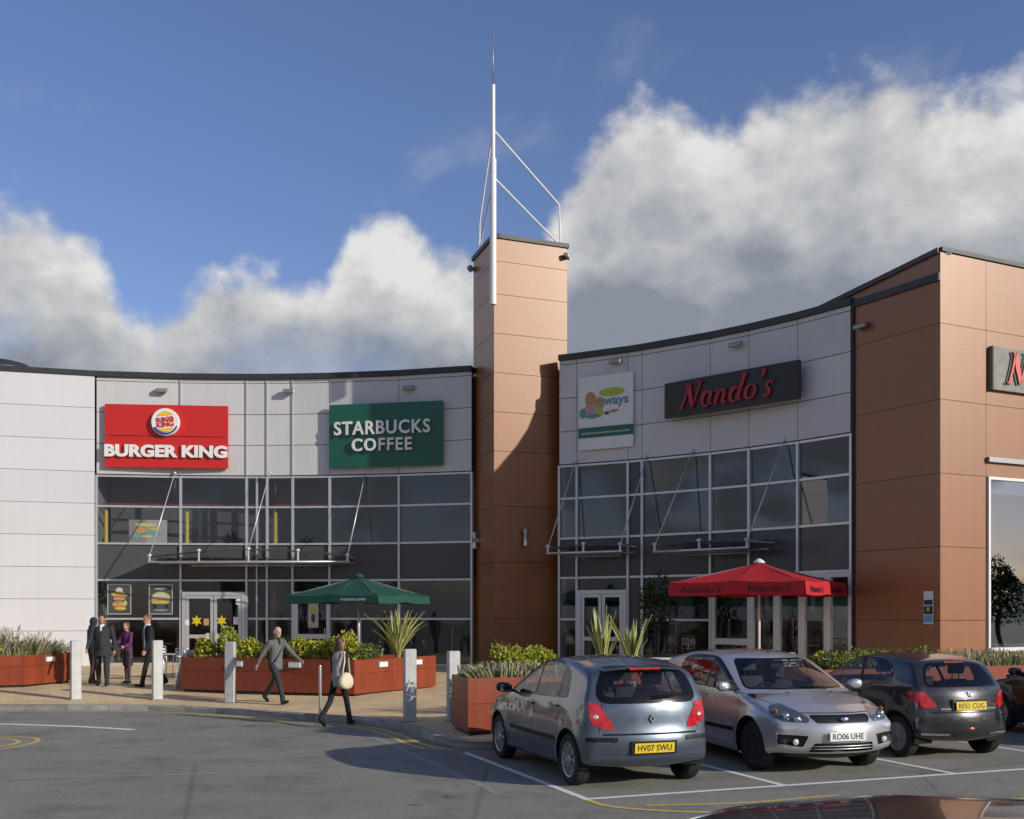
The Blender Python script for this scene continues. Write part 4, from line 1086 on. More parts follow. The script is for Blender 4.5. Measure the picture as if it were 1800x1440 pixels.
# --- silver family hatchback, seen from the front
focus = dict(W=1.82, xf=2.19, xr=-2.13, wb=2.64, wr=0.315, track=1.58, paint='paint_silver', belt=belt(0.975, 0.04), tum=17, cabin=(-1.35, 1.0), seats=(0.15, -0.72), tw=0.205,
  rim=(5, 'alloy_dark'), mir=(0.80, 0.90, 1.03), handles=[(-.05, .88), (-1.0, .91)], flare=0.034, tf=0.15,
  outline=[(1.98,.20,.12,.07),(2.13,.27,.20,.10),(2.185,.40,.22,.14),(2.19,.54,.22,.14),(2.15,.66,.20,.12),(2.05,.75,.15,.10),(1.75,.86,.09,.09),(1.4,.94,.07,.08),(1.16,.985,.08,.06),
    (.98,1.06,.10,.05),(.25,1.405,.10,.05),(0,1.452,.06,.06),(-.5,1.480,.04,.07),(-1.0,1.466,.04,.07),(-1.5,1.40,.05,.06),(-1.72,1.35,.07,.05),(-1.98,1.05,.10,.08),(-2.07,.93,.12,.1),(-2.10,.78,.13,.12),
    (-2.13,.60,.13,.13),(-2.13,.42,.12,.12),(-2.08,.28,.1,.1),(-1.95,.22,.06,.06),(-1.3,.19,0,.05),(1.4,.17,0,.05)],
  windows=[([(1.0,1.0),(.32,1.345),(-.02,1.385),(-.07,.99)],'side',''), ([(-.13,.995),(-.09,1.388),(-.70,1.39),(-1.02,1.34),(-1.12,1.03)],'side',''),
    ([(-.66,1.06),(.66,1.06),(.52,1.30),(-.52,1.30)],'end','rear'), ([(-.735,1.022),(.735,1.022),(.55,1.355),(-.55,1.355)],'end','front')],
  seal={'rear_window': 0.03, 'windscreen': 0.022, 'side_window': 0.020}, wround={'windscreen': 0.06},
  inserts=[('pillar_trim', [(0,1.40),(-.05,.98),(-.15,.985),(-.11,1.40)], 'side', 'trim_black', 0.003, 0.001),
    ('head_lamp', [(-1.12,.655),(-.82,.665),(-.66,.72),(-.55,.84),(-.66,.865),(-.92,.79),(-1.12,.705)], 'fl', 'lamp_house', 0.04, 0.003),
    ('grille', [(-.37,.65),(.37,.65),(.43,.715),(.41,.745),(-.41,.745),(-.43,.715)], 'front', 'grille', 0.02, -0.012),
    ('lower_grille', [(-.47,.30),(.47,.30),(.42,.41),(-.42,.41)], 'front', 'grille', 0.02, -0.02),
    ('splitter', [(-.80,.205),(.80,.205),(.84,.275),(-.84,.275)], 'front', 'trim_black', 0.02, -0.004),
    ('fog_lamp_bezel', [(.55,.36),(.84,.40),(.84,.515),(.49,.50)], 'front', 'trim_black', 0.02, -0.01),
    ('door_strip', [(.85,.45),(.85,.50),(-.95,.50),(-.95,.45)], 'side', 'trim_black', 0.01, 0.008),
    ('tail_lamp', [(-.95,1.2),(-.80,1.22),(-.80,.85),(-.95,.85)], 'rl', 'tail_red', 0.04, 0.004)],
  seams=[((.93,.30),(.99,1.0),'side'),((-.10,.27),(-.10,.98),'side'),((-1.05,.66),(-1.15,1.0),'side'),((.62,.80),(.85,.97),'front'),((-.62,.80),(-.85,.97),'front'),((-.62,.765),(.62,.765),'front')])
def focus_extra(root):
    plate(root, 'RO06 UHE', 2.212, 0.495, 'plate_white', 1, -0.02)
    b = MB(); b.ell((2.135, 0, .698), (.02, .062, .027)); b.build('badge', 'chrome', root, smooth=True)
    g = MB()
    for z in (.338, .372):
        P_ = [(2.155-0.26*(y/0.85)**2+.02, y, z) for y in [-.44+.88*k/12 for k in range(13)]]; g.tube(P_, .007, 6)
    g.build('grille_bar', 'alloy', root, smooth=True)
    for sg in (1, -1):
        l = MB(); l.ell((1.972, sg*.585, .70), (.04, .055, .04)); l.ell((1.885, sg*.70, .735), (.04, .05, .045)); l.build('lamp_reflector', 'chrome', root, smooth=True)
        l = MB(); l.ell((2.035, sg*.645, .425), (.02, .045, .04)); l.build('fog_lamp', 'lamp_clear', root, smooth=True)
        l = MB(); l.ell((1.76, sg*.785, .785), (.045, .02, .03)); l.build('indicator', 'amber', root, smooth=True)
    w = MB()
    w.tube([(1.13, -.05, 1.00), (1.02, -.66, 1.045)], .009, 6); w.tube([(1.14, .35, 1.00), (1.04, .02, 1.055)], .009, 6); w.build('wiper', 'trim_black', root)
    a = MB(); a.tube([(.18, 0, 1.43), (.05, 0, 1.58)], .004, 5); a.build('aerial', 'trim_black', root)
    for sg in (1, -1): MB().box((1.30, sg*.33, .972), (.03, .03, .012)).build('washer_jet', 'trim_black', root)
    m_ = MB(); m_.box((.42, 0, 1.28), (.03, .20, .055)); m_.build('rear_view_mirror', 'trim_black', root)
# --- charcoal three-door hatchback, seen from behind
p206 = dict(W=1.64, xf=2.02, xr=-1.80, wb=2.44, wr=0.290, track=1.46, paint='paint_charcoal', belt=belt(0.93, 0.055), tum=19, cabin=(-1.05, .95), seats=(0.05, -0.68), tw=0.185,
  rim=(7, 'alloy'), mir=(.72, .82, .99), handles=[(-.25, .86)], flare=0.030, tr=0.10,
  outline=[(1.85,.21,.12,.07),(1.97,.28,.17,.1),(2.02,.42,.18,.12),(2.01,.55,.17,.12),(1.93,.68,.13,.1),(1.65,.80,.08,.08),(1.3,.885,.06,.07),(1.05,.95,.07,.06),(.82,1.06,.09,.05),(.18,1.365,.09,.05),
    (-.1,1.415,.05,.06),(-.55,1.43,.04,.07),(-.95,1.415,.04,.07),(-1.27,1.37,.05,.06),(-1.40,1.335,.07,.05),(-1.67,1.02,.10,.08),(-1.73,.92,.12,.12),(-1.755,.80,.13,.14),(-1.765,.68,.13,.15),
    (-1.815,.63,.14,.15),(-1.825,.48,.15,.15),(-1.79,.33,.13,.12),(-1.68,.24,.08,.07),(-1.1,.20,0,.05),(1.3,.18,0,.05)],
  windows=[([(.82,.955),(.22,1.30),(-.20,1.345),(-.30,.965)],'side',''), ([(-.37,.97),(-.28,1.34),(-.72,1.32),(-.98,1.22),(-1.02,1.03)],'side',''),
    ([(-.60,1.015),(.60,1.015),(.47,1.275),(-.47,1.275)],'end','rear'), ([(-.60,1.02),(.60,1.02),(.49,1.32),(-.49,1.32)],'end','front')],
  seal={'rear_window': 0.03, 'windscreen': 0.03, 'side_window': 0.02}, wround={'rear_window': 0.09},
  inserts=[('pillar_trim', [(-.18,1.36),(-.28,.955),(-.39,.96),(-.30,1.355)], 'side', 'trim_black', 0.003, 0.001),
    ('tail_lamp', [(-.40,.93),(-.64,.93),(-.76,.84),(-.84,.72),(-.70,.70),(-.50,.80)], 'rl', 'tail_red', 0.03, 0.006),
    ('tailgate_gap', [(-.62,.640),(.62,.640),(.62,.654),(-.62,.654)], 'rear', 'seam', 0.003, -0.004),
    ('bumper_strip', [(.34,.335),(.74,.345),(.74,.375),(.34,.365)], 'rear', 'chrome', 0.008, 0.01),
    ('head_lamp', [(-.72,.62),(-.95,.70),(-.75,.84),(-.52,.82)], 'fl', 'lamp_clear', 0.04, 0.004)],
  seams=[((.78,.29),(.84,.94),'side'),((-.36,.27),(-.36,.95),'side'),((.78,.26),(-.78,.26),'side')])
def p206_extra(root):
    plate(root, 'RF51 CUG', -1.795, 0.735, 'plate_yellow', -1, -0.06)
    b = MB(); b.box((-1.745, 0, .745), (.05, .60, .155)); b.build('plate_recess', 'paint_charcoal', root)
    s = MB(); s.bar((-1.415, -.17, 1.318), (-1.415, .17, 1.318), .03, .028); s.build('brake_light', 'tail_red_dark', root)
    g = MB(); P_ = [(-1.755, .045, .875), (-1.752, .015, .915), (-1.75, -.02, .925), (-1.752, -.005, .895), (-1.755, .0, .872), (-1.757, -.03, .862)]; g.tube(P_, .009, 6); g.build('badge', 'chrome', root, smooth=True)
    w = MB(); w.tube([(-1.70, .05, 1.01), (-1.68, .0, 1.035), (-1.70, -.40, 1.05)], .008, 6); w.build('wiper', 'trim_black', root)
    l = MB(); l.ell((-1.80, .0, .425), (.02, .075, .028)); l.build('fog_lamp', 'tail_red', root, smooth=True)
    for sg in (1, -1):
        m_ = MB(); m_.bar((-1.745, sg*.30, .695), (-1.735, sg*.48, .695), .012, .016); m_.build('lettering', 'chrome', root)
PARK = R(20.0)
def heading(fx, fy): return math.atan2(fy, fx)
c1, _ = make_car(clio, (1.08, 15.22), heading(-0.335, 0.942), 'blue-grey five-door hatchback with yellow rear plate, parked beside the orange planter'); clio_extra(c1)
c2, _ = make_car(focus, (3.83, 16.55), heading(0.27, -0.96), 'silver hatchback parked facing out, with white front plate and dark grille'); focus_extra(c2)
c3, _ = make_car(p206, (6.19, 17.75), heading(-0.32, 0.947), 'charcoal three-door hatchback with glare on its yellow plate'); p206_extra(c3)
dark = dict(focus); dark.update(paint='paint_black', rim=(7, 'alloy'))
c4, _ = make_car(dark, (10.25, 18.85), heading(-0.32, 0.947), 'black car parked beyond the charcoal hatchback, nose towards the planter')
near = dict(focus); near.update(paint='paint_black', rim=(7, 'alloy'))
c5, _ = make_car(near, (0.72, 3.12), heading(-1.0, 0.06), 'glossy black car seen only by its roof in front of the white bay line')

for c_ in (c1, c2, c3, c4, c5): c_.scale = (1.045, 1.04, 1.085)
c5.scale = (1.045, 1.04, 1.088)
# ------------------------------------------------------------------ signs and fittings on the facades
mat('logo_yellow', (0.80, 0.52, 0.03), 0.4); mat('logo_blue', (0.02, 0.045, 0.28), 0.4); mat('logo_red', (0.62, 0.03, 0.015), 0.4)
mat('lime', (0.42, 0.50, 0.05), 0.5); mat('teal', (0.12, 0.30, 0.30), 0.5); mat('strip_green', (0.012, 0.13, 0.08), 0.4); mat('tan', (0.45, 0.28, 0.12), 0.6); mat('pink', (0.55, 0.28, 0.36), 0.6)
mat('stone_sign', (0.20, 0.205, 0.17), 0.6, var=0.25, vscale_=5); mat('coral', (0.60, 0.10, 0.07), 0.45)
mat('print_lime', (0.40, 0.42, 0.16), 0.6, var=0.25, vscale_=14); mat('print_bun', (0.42, 0.24, 0.09), 0.6, var=0.35, vscale_=16); mat('print_red', (0.36, 0.08, 0.05), 0.6, var=0.35, vscale_=16); mat('print_gold', (0.50, 0.38, 0.08), 0.6, var=0.35, vscale_=16)
mat('lamp_glass', (0.5, 0.5, 0.5), 0.15)
def disc(m_, cx, cy, rx, ry, z0, z1, n=28, a0=0.0, a1=2*math.pi, mi=0):
    P = [(cx+rx*math.cos(a0+(a1-a0)*k/n), cy+ry*math.sin(a0+(a1-a0)*k/n)) for k in range(n if a1-a0 > 6.28 else n+1)]
    return m_.prism(P, z0, z1, mi)
def facade_frame(A, B, z):
    return A.lerp(B, 0.5), (B-A)
# red sign
a = on_arc(C1, R1, 187.5); b = on_arc(C1, R1, 402.5); mid_ = a.lerp(b, .5); n_ = nrm(a, b); w = (b-a).length; zc = 8.20; hh = 2.16
sg = framed('shop_sign', (mid_.x+n_.x*0.24, mid_.y+n_.y*0.24, zc), b-a, 'red sign board with white raised letters and a round burger emblem', 'sign')
MB().box((0, hh*0.252, -0.05), (w, hh*0.494, 0.10)).build('board', 'red_sign', sg); MB().box((0, -hh*0.252, -0.05), (w, hh*0.494, 0.10)).build('board', 'red_sign', sg)
MB().box((0, 0, -0.13), (w*0.8, hh*0.8, 0.06)).build('board_back', 'backing', sg)
letters('lettering', 'BURGER KING', sg, (0, -0.52, 0.07), 'white_letter', size=0.6, extrude=0.035, offset=0.028, width=w*0.995, height=0.43)
lg = MB(); lg.lathe([(0.47, -0.0), (0.47, 0.14), (0.455, 0.155), (0.001, 0.155)], (-0.02, 0.47, 0), 36); em = lg.build('emblem', 'white_letter', sg)
def cap_seg(cx, cy, r, y0, y1, z, mtl, rot=0.0, n=14, nm='bun'):
    # slice of a disc between two chords
    P = []
    t0, t1 = math.asin(max(-1, y0/r)), math.asin(min(1, y1/r))
    for k in range(n+1): t = t0+(t1-t0)*k/n; P.append((r*math.cos(t), r*math.sin(t)))
    for k in range(n+1): t = t1+(t0-t1)*k/n; P.append((-r*math.cos(t), r*math.sin(t)))
    cs, sn = math.cos(rot), math.sin(rot); P = [(cx+x*cs-y*sn, cy+x*sn+y*cs) for x, y in P]
    Q = [P[0]]
    for p in P[1:]:
        if (Vector(p)-Vector(Q[-1])).length > 1e-4: Q.append(p)
    m_ = MB(); m_.prism(Q, z, z+0.02); return m_.build(nm, mtl, em)
cap_seg(0.0, 0.50, 0.335, 0.195, 0.335, 0.156, 'logo_yellow', 0.12); cap_seg(0.0, 0.46, 0.335, -0.335, -0.20, 0.156, 'logo_yellow', 0.12)
m_ = MB(); P1 = [(-0.02+0.44*math.cos(t), 0.47+0.44*math.sin(t)) for t in [R(-152)+R(130)*k/20 for k in range(21)]]; P2 = [(-0.005+0.385*math.cos(t), 0.485+0.385*math.sin(t)) for t in [R(-22)-R(130)*k/20 for k in range(21)]]
m_.prism(P1+P2, 0.156, 0.172); m_.build('crescent', 'logo_blue', em)
for body, yy, ww, h2 in (('BURGER', 0.565, 0.60, 0.15), ('KING', 0.39, 0.56, 0.19)):
    o = letters('lettering', body, em, (-0.01, yy, 0.172), 'logo_red', size=0.2, extrude=0.006, offset=0.006, width=ww, height=h2); o.rotation_euler = (0, 0, 0.13)
# green sign
a = on_arc(C1, R1, 583.5); b = on_arc(C1, R1, 781.5); mid_ = a.lerp(b, .5); n_ = nrm(a, b); w = (b-a).length
sg2 = framed('shop_sign', (mid_.x+n_.x*0.26, mid_.y+n_.y*0.26, 8.19), b-a, 'dark green sign board with two lines of white raised letters', 'sign')
MB().box((0, 0, -0.05), (w, 2.17, 0.10)).build('board', 'green_sign', sg2); MB().box((0, 0, -0.14), (w*0.95, 2.0, 0.08)).build('board_back', 'backing', sg2)
letters('lettering', 'STARBUCKS', sg2, (-0.10, 0.25, 0.07), 'white_letter', size=0.5, extrude=0.035, offset=0.010, spacing=1.12, width=3.42, height=0.47)
letters('lettering', 'COFFEE', sg2, (-0.10, -0.33, 0.07), 'white_letter', size=0.5, extrude=0.035, offset=0.010, spacing=1.15, width=2.14, height=0.44)
# hand-drawn red lettering, built from brush strokes
def stroke(m_, pts, ws, z0, z1):
    P = [Vector(p) for p in pts]; Lf = []; Rt = []
    for i, p in enumerate(P):
        d = (P[min(i+1, len(P)-1)]-P[max(i-1, 0)]).normalized(); n = Vector((-d.y, d.x)); Lf.append(p+n*ws[i]/2); Rt.append(p-n*ws[i]/2)
    rs = [[(l.x, l.y, z0), (r.x, r.y, z0), (r.x, r.y, z1), (l.x, l.y, z1)] for l, r in zip(Lf, Rt)]
    m_.rings(rs)
def arcp(cx, cy, rx, ry, a0, a1, n=12): return [(cx+rx*math.cos(R(a0+(a1-a0)*k/n)), cy+ry*math.sin(R(a0+(a1-a0)*k/n))) for k in range(n+1)]
def varw(n, lo, hi): return [lo+(hi-lo)*abs(math.sin(math.pi*k/(n-1)*1.0)) for k in range(n)]
GL = {
 'N': (1.02, [([(.10,.0),(.22,.5),(.30,1.0)],[.09,.075,.09]), ([(.28,.98),(.45,.5),(.64,.02)],[.17,.20,.14]), ([(.64,.02),(.76,.5),(.88,1.02)],[.06,.07,.08]), ([(.0,.01),(.22,.01)],[.05,.05]), ([(.16,.98),(.34,.98)],[.05,.05]), ([(.74,1.0),(.98,1.0)],[.05,.05])]),
 'a': (.66, [(arcp(.28,.28,.21,.28,60,330),[.06]+[.10,.13,.15,.15,.14,.12,.11,.10,.09,.08,.07,.06]), ([(.46,.56),(.42,.25),(.46,.06),(.60,.05)],[.14,.14,.11,.05])]),
 'n': (.70, [([(.08,.0),(.17,.54)],[.13,.13]), ([(.0,.50),(.18,.56)],[.06,.08]), ([(.15,.36),(.30,.54),(.44,.53),(.46,.38),(.42,.12),(.48,.02),(.62,.05)],[.06,.08,.12,.14,.14,.11,.05])]),
 'd': (.72, [(arcp(.27,.27,.21,.27,60,330),[.06]+[.10,.13,.15,.15,.14,.12,.11,.10,.09,.08,.07,.06]), ([(.62,1.05),(.50,.5),(.44,.12),(.50,.02),(.62,.06)],[.13,.14,.14,.11,.05]), ([(.46,1.0),(.64,1.06)],[.05,.07])]),
 'o': (.58, [(arcp(.28,.28,.22,.27,0,360,16),[.13,.11,.08,.06,.06,.08,.11,.13,.14,.13,.11,.08,.06,.07,.09,.12,.13])]),
 "'": (.26, [([(.12,.72),(.20,.92),(.18,1.08)],[.05,.12,.14])]),
 's': (.50, [([(.42,.46),(.33,.56),(.20,.54),(.14,.43),(.22,.32),(.32,.22),(.30,.08),(.18,.0),(.04,.08)],[.06,.09,.10,.12,.15,.15,.12,.09,.08])]),
}
def brush(parent, text, x0, y0, h, mtl, z0, z1, adv=1.0, shear=0.12):
    x = x0
    for ch in text:
        wd, st = GL[ch]; m_ = MB()
        for pts, ws in st: stroke(m_, [((x+(p[0]+p[1]*shear)*h*adv), y0+p[1]*h) for p in pts], [w_*h for w_ in ws], z0, z1)
        m_.build('letter', mtl, parent); x += wd*h*adv
    return x
def brush_len(text, h, adv=1.0): return sum(GL[c][0] for c in text)*h*adv
a = on_arc(C2, R2, 1182); b = on_arc(C2, R2, 1418); mid_ = a.lerp(b, .5); n_ = nrm(a, b); w = (b-a).length
sg3 = framed('shop_sign', (mid_.x+n_.x*0.40, mid_.y+n_.y*0.40, 8.50), b-a, 'long dark slate sign board with red brushed lettering on the shaded front', 'sign')
MB().box((0, 0, -0.05), (w, 1.05, 0.10)).build('board', 'charcoal_sign', sg3); MB().box((0, 0, -0.2), (w*0.9, 0.8, 0.2)).build('board_back', 'backing', sg3)
wt = brush_len("Nando's", 0.72, 0.98); brush(sg3, "Nando's", -wt/2-0.10, -0.34, 0.72, 'red_letter', 0.02, 0.07, 0.98, 0.2)
o_ = rcorner+BU*(1.66+2.2)
sg4 = framed('shop_sign', (o_.x+nrm(rcorner, rcorner+BU).x*0.06, o_.y+nrm(rcorner, rcorner+BU).y*0.06, 8.20), BU, 'grey stone-coloured sign board with coral lettering above the big window', 'sign')
MB().box((0, 0, -0.0), (4.4, 1.06, 0.10)).build('board', 'stone_sign', sg4)
MB().box((-2.17, 0, 0.005), (0.05, 1.08, 0.12)).build('frame', 'coping', sg4)
brush(sg4, "Nando's", -1.80, -0.37, 0.80, 'black_plastic', 0.055, 0.075, 0.95); brush(sg4, "Nando's", -1.72, -0.34, 0.80, 'coral', 0.08, 0.11, 0.95)
# white board with green strip
a = on_arc(C2, R2, 1021); b = on_arc(C2, R2, 1116); mid_ = a.lerp(b, .5); n_ = nrm(a, b); w = (b-a).length
sg5 = framed('banner', (mid_.x+n_.x*0.14, mid_.y+n_.y*0.14, 8.45), b-a, 'white advertising board with lime oval and green strip beside the tower', 'sign')
H5 = 2.32; MB().box((0, 0, -0.02), (w, H5, 0.05)).build('board', 'white_paint', sg5)
MB().box((0, -0.62, 0.008), (w+0.03, 0.32, 0.015)).build('strip', 'strip_green', sg5)
letters('lettering', 'wallywayswarehouse.com', sg5, (0, -0.645, 0.020), 'white_letter', size=0.12, extrude=0.003, width=w*0.90, height=0.10)
m_ = MB(); disc(m_, 0.22, 0.60, 0.44, 0.135, 0.006, 0.012); o = m_.build('oval', 'lime', sg5); o.rotation_euler = (0, 0, 0.0)
letters('lettering', 'ways', sg5, (0.36, 0.26, 0.012), 'teal', size=0.3, extrude=0.004, offset=0.008, width=0.86, height=0.30)
for k, (cx, cy, rx, ry, mt) in enumerate(((-.52,.42,.20,.24,'tan'), (-.20,.28,.16,.20,'tan'), (-.55,.12,.20,.17,'pink'), (-.22,.0,.14,.16,'lime'), (-.80,.0,.12,.16,'teal'), (-.45,-.10,.24,.08,'teal'), (.05,-.05,.09,.05,'strip_green'), (.30,.0,.16,.045,'tan'))):
    m_ = MB(); disc(m_, cx*w/1.9, cy, rx*w/1.9, ry, 0.006+0.001*k, 0.012+0.001*k); m_.build('print_patch', mt, sg5)
# wall lamps on brackets above the signs
def floodlight(p, n, z, label, grp='floodlights above the signs', sc=0.72):
    u = Vector((-n.y, n.x)); r_ = framed('floodlight', (p.x+n.x*0.06, p.y+n.y*0.06, z), u, label, 'floodlight', grp)
    m_ = MB(); rs = []
    for zz, hw, z0, z1 in ((0.10, .24, -.04, .06), (0.15, .28, -.09, .07), (0.30, .28, -.15, .03), (0.34, .24, -.13, -.02)):
        rs.append([(-hw, z0, zz), (hw, z0, zz), (hw, z1, zz), (-hw, z1, zz)])
    m_.rings(rs); m_.build('housing', 'alu_dark', r_)
    m_ = MB(); m_.add([(-.22,-.102,.16),(.22,-.102,.16),(.22,-.155,.29),(-.22,-.155,.29)], [(0,1,2,3)]); m_.build('lens', 'lamp_glass', r_)
    m_ = MB(); m_.box((0, 0, 0.04), (.10, .06, .14)); m_.build('bracket', 'alu_dark', r_); r_.scale = (sc, sc, sc)
for px, z, lab in ((287, 9.83, 'grey floodlight above the red sign'), (511, 9.83, 'grey floodlight between the red and green signs'), (722, 9.80, 'grey floodlight above the green sign')):
    p = on_arc(C1, R1, px); floodlight(p, (C1-p).normalized(), z, lab)
for px, z, lab in ((1087, 10.0, 'grey floodlight above the white advertising board'), (1300, 9.90, 'grey floodlight above the slate sign with red lettering')):
    p = on_arc(C2, R2, px); floodlight(p, (C2-p).normalized(), z, lab)
nS = nrm(rend, rcorner); p = rend.lerp(rcorner, 0.14); floodlight(p-nS*0.1, nS, 9.62, 'grey floodlight on the dark side of the corner block')
floodlight(TB-(TB-TA).normalized()*0.22-nrm(TA, TB)*0.06, (nrm(TA, TB)*0.5+(TB-TA).normalized()*0.9).normalized(), 13.82, 'pale floodlight on the sunny corner of the tower top', sc=0.66)
floodlight(TL+(TA-TL).normalized()*0.15-nrm(TL, TA)*0.06, (nrm(TL, TA)*0.9-(TA-TL).normalized()*0.5).normalized(), 13.82, 'dark floodlight on the shaded corner of the tower top', sc=0.66)
# up-and-down lights on the tower
def updown(p, n, z, label):
    r_ = framed('wall_light', (p.x+n.x*0.02, p.y+n.y*0.02, z), Vector((-n.y, n.x)), label, 'wall light', 'up and down lights on the tower')
    for s in (1, -1):
        m_ = MB(); rs = []
        for t, r in ((0.03, .05), (.12, .075), (.26, .085), (.28, .07)):
            rs.append([(r*math.cos(q), s*t, .12+r*math.sin(q)) for q in [2*math.pi*k/14 for k in range(14)]])
        m_.rings(rs if s < 0 else [list(reversed(q)) for q in rs]); m_.build('shade', 'steel', r_, smooth=True, angle=40)
    m_ = MB(); m_.box((0, 0, .05), (.07, .12, .12)); m_.build('bracket', 'steel', r_)
updown(TA.lerp(TB, 0.40), nrm(TA, TB), 4.55, 'steel up and down light on the sunny face of the tower')
updown(TL.lerp(TA, 0.28), nrm(TL, TA), 4.55, 'steel up and down light on the shaded face of the tower')
# information plate on the brown side wall
q = rend.lerp(rcorner, 0.885); r_ = framed('information_plate', (q.x+nS.x*0.02, q.y+nS.y*0.02, 2.28), rcorner-rend, 'narrow information plate with blue and green patches on the brown side wall', 'sign')
MB().box((0, 0, 0), (0.28, 0.80, 0.03)).build('plate', 'white_paint', r_)
for y, h, mt in ((.13, .12, 'navy'), (-.06, .20, 'black_plastic'), (-.27, .18, mat('sky_blue', (0.14, 0.38, 0.62), 0.4) and 'sky_blue')):
    MB().box((0, y, .018), (.25, h, .008)).build('printed_patch', mt, r_)
m_ = MB(); disc(m_, 0, -.04, .05, .06, .022, .026); m_.build('printed_patch', 'lime', r_)

# ------------------------------------------------------------------ mast on the tower
mast = thing('mast', (-0.60, 34.22, 11.9), label='tall white needle mast on the corner of the terracotta tower', cat='mast')
Mx, My = 0, 0
n_out = Vector((-0.40, -0.92)).normalized()
m_ = MB(); m_.tube([(0, 0, 0), (0, 0, 4.6)], 0.105, 16); m_.build('lower_pole', 'white_paint', mast, smooth=True, angle=40)
m_ = MB(); m_.tube([(0, 0, 4.6), (0, 0, 6.95)], 0.068, 14); m_.build('upper_pole', 'white_paint', mast, smooth=True, angle=40)
m_ = MB(); m_.tube([(0, 0, 6.95), (0, 0, 8.75)], [0.022, 0.012], 8); m_.build('needle', 'alu_dark', mast, smooth=True)
base = Vector((-0.60, 34.22, 11.9))
def stay(end, rise, label):
    e0 = Vector((end.x, end.y, 14.2))-base
    t = MB(); t.tube([(0, 0, 5.55), (e0.x*0.98, e0.y*0.98, e0.z+rise), e0], 0.028, 8); t.build('stay', 'white_paint', mast, smooth=True, angle=40)
    t = MB(); t.tube([(0, 0, 4.05), (e0.x*0.97, e0.y*0.97, e0.z+0.02)], 0.028, 8); t.build('stay', 'white_paint', mast, smooth=True, angle=40)
stay(TB-(TB-TA).normalized()*0.22+Vector((-.02, .1)), 1.30, '')
stay(TL+(TA-TL).normalized()*0.75, 0.95, '')
t = MB(); t.bar((0.02, 0.03, 1.2), (0.02, 0.26, 1.2), .05, .08); t.bar((0.02, 0.03, 2.0), (0.02, 0.26, 2.0), .05, .08); t.build('clamp', 'alu_dark', mast)

# ------------------------------------------------------------------ canopies
mat('canopy_sheet', (0.045, 0.045, 0.045), 0.35, var=0.15)
def canopy(C, Rr, px0, px1, nposts, label, proj=1.55, zf=3.95, stays=(0, 1), zs=6.95, arch=0.28):
    a = on_arc(C, Rr, px0); b = on_arc(C, Rr, px1); n = nrm(a, b); mid_ = a.lerp(b, .5); L_ = (b-a).length
    r_ = framed('entrance_canopy', (mid_.x, mid_.y, zf), b-a, label, 'canopy')
    hl = L_/2; sag = 0.0
    f = MB(); f.tube([(-hl, 0, proj), (hl, 0, proj)], .035, 10); f.build('front_tube', 'alu', r_, smooth=True)
    f = MB(); f.tube([(-hl*0.62, -.10, proj*0.62), (hl*0.80, -.10, proj*0.62)], .028, 8); f.build('lower_tube', 'alu_dark', r_, smooth=True)
    f = MB(); f.tube([(-hl, 0.0, proj*0.3), (hl, 0.0, proj*0.3)], .03, 8); f.build('rear_tube', 'alu_dark', r_, smooth=True)
    # arched sheets of the roof, one between each pair of brackets
    xs_ = [-hl+0.06+(2*hl-0.12)*k/(nposts-1) for k in range(nposts)]
    top_ = lambda x: 0.16+arch*(1-(x/hl)**2)
    for k in range(nposts-1):
        m_ = MB(); x0, x1 = xs_[k]+0.02, xs_[k+1]-0.02; rs = []
        for zz, dz in ((proj-0.02, 0), (proj-0.02, 0.03), (0.15, 0.12), (0.15, 0.09)): rs.append([(x0, top_(x0)+dz, zz), (x1, top_(x1)+dz, zz)])
        vs = [p for q in rs for p in q]; m_.add(vs, [(0,1,3,2),(2,3,5,4),(4,5,7,6),(6,7,1,0),(0,2,4,6),(7,5,3,1)]); m_.build('roof_sheet', 'canopy_sheet', r_)
    for k in range(nposts):
        x = xs_[k]; m_ = MB(); m_.tube([(x, 0, proj), (x, top_(x)+0.02, proj)], .035, 8); m_.ell((x, top_(x)+0.05, proj), (.075, .065, .075), 10, 7); m_.bar((x, top_(x)+0.02, proj), (x, .20, 0.05), .05, .06)
        m_.build('bracket', 'alu', r_, smooth=True, angle=40)
    for k in stays:
        x = xs_[k]; m_ = MB(); m_.tube([(x, top_(x)+0.08, proj-0.05), (x+0.35, zs-zf, 0.10)], .018, 6); m_.ell((x+0.35, zs-zf+0.02, 0.08), (.06, .06, .06), 8, 6); m_.build('stay_rod', 'alu', r_, smooth=True)
    return r_
canopy(C1, R1, 288, 628, 5, 'long arched canopy on white tubes over the double doors below the red sign', stays=(0, 2, 4), zf=3.83, arch=0.22)
canopy(C2, R2, 994, 1124, 3, 'short tube-framed canopy beside the tower', proj=1.3, stays=(0, 2), zf=3.99, arch=0.05)
canopy(C2, R2, 1200, 1366, 3, 'tube-framed canopy above the red parasol', proj=1.5, stays=(0, 2), zf=3.92, arch=0.06)

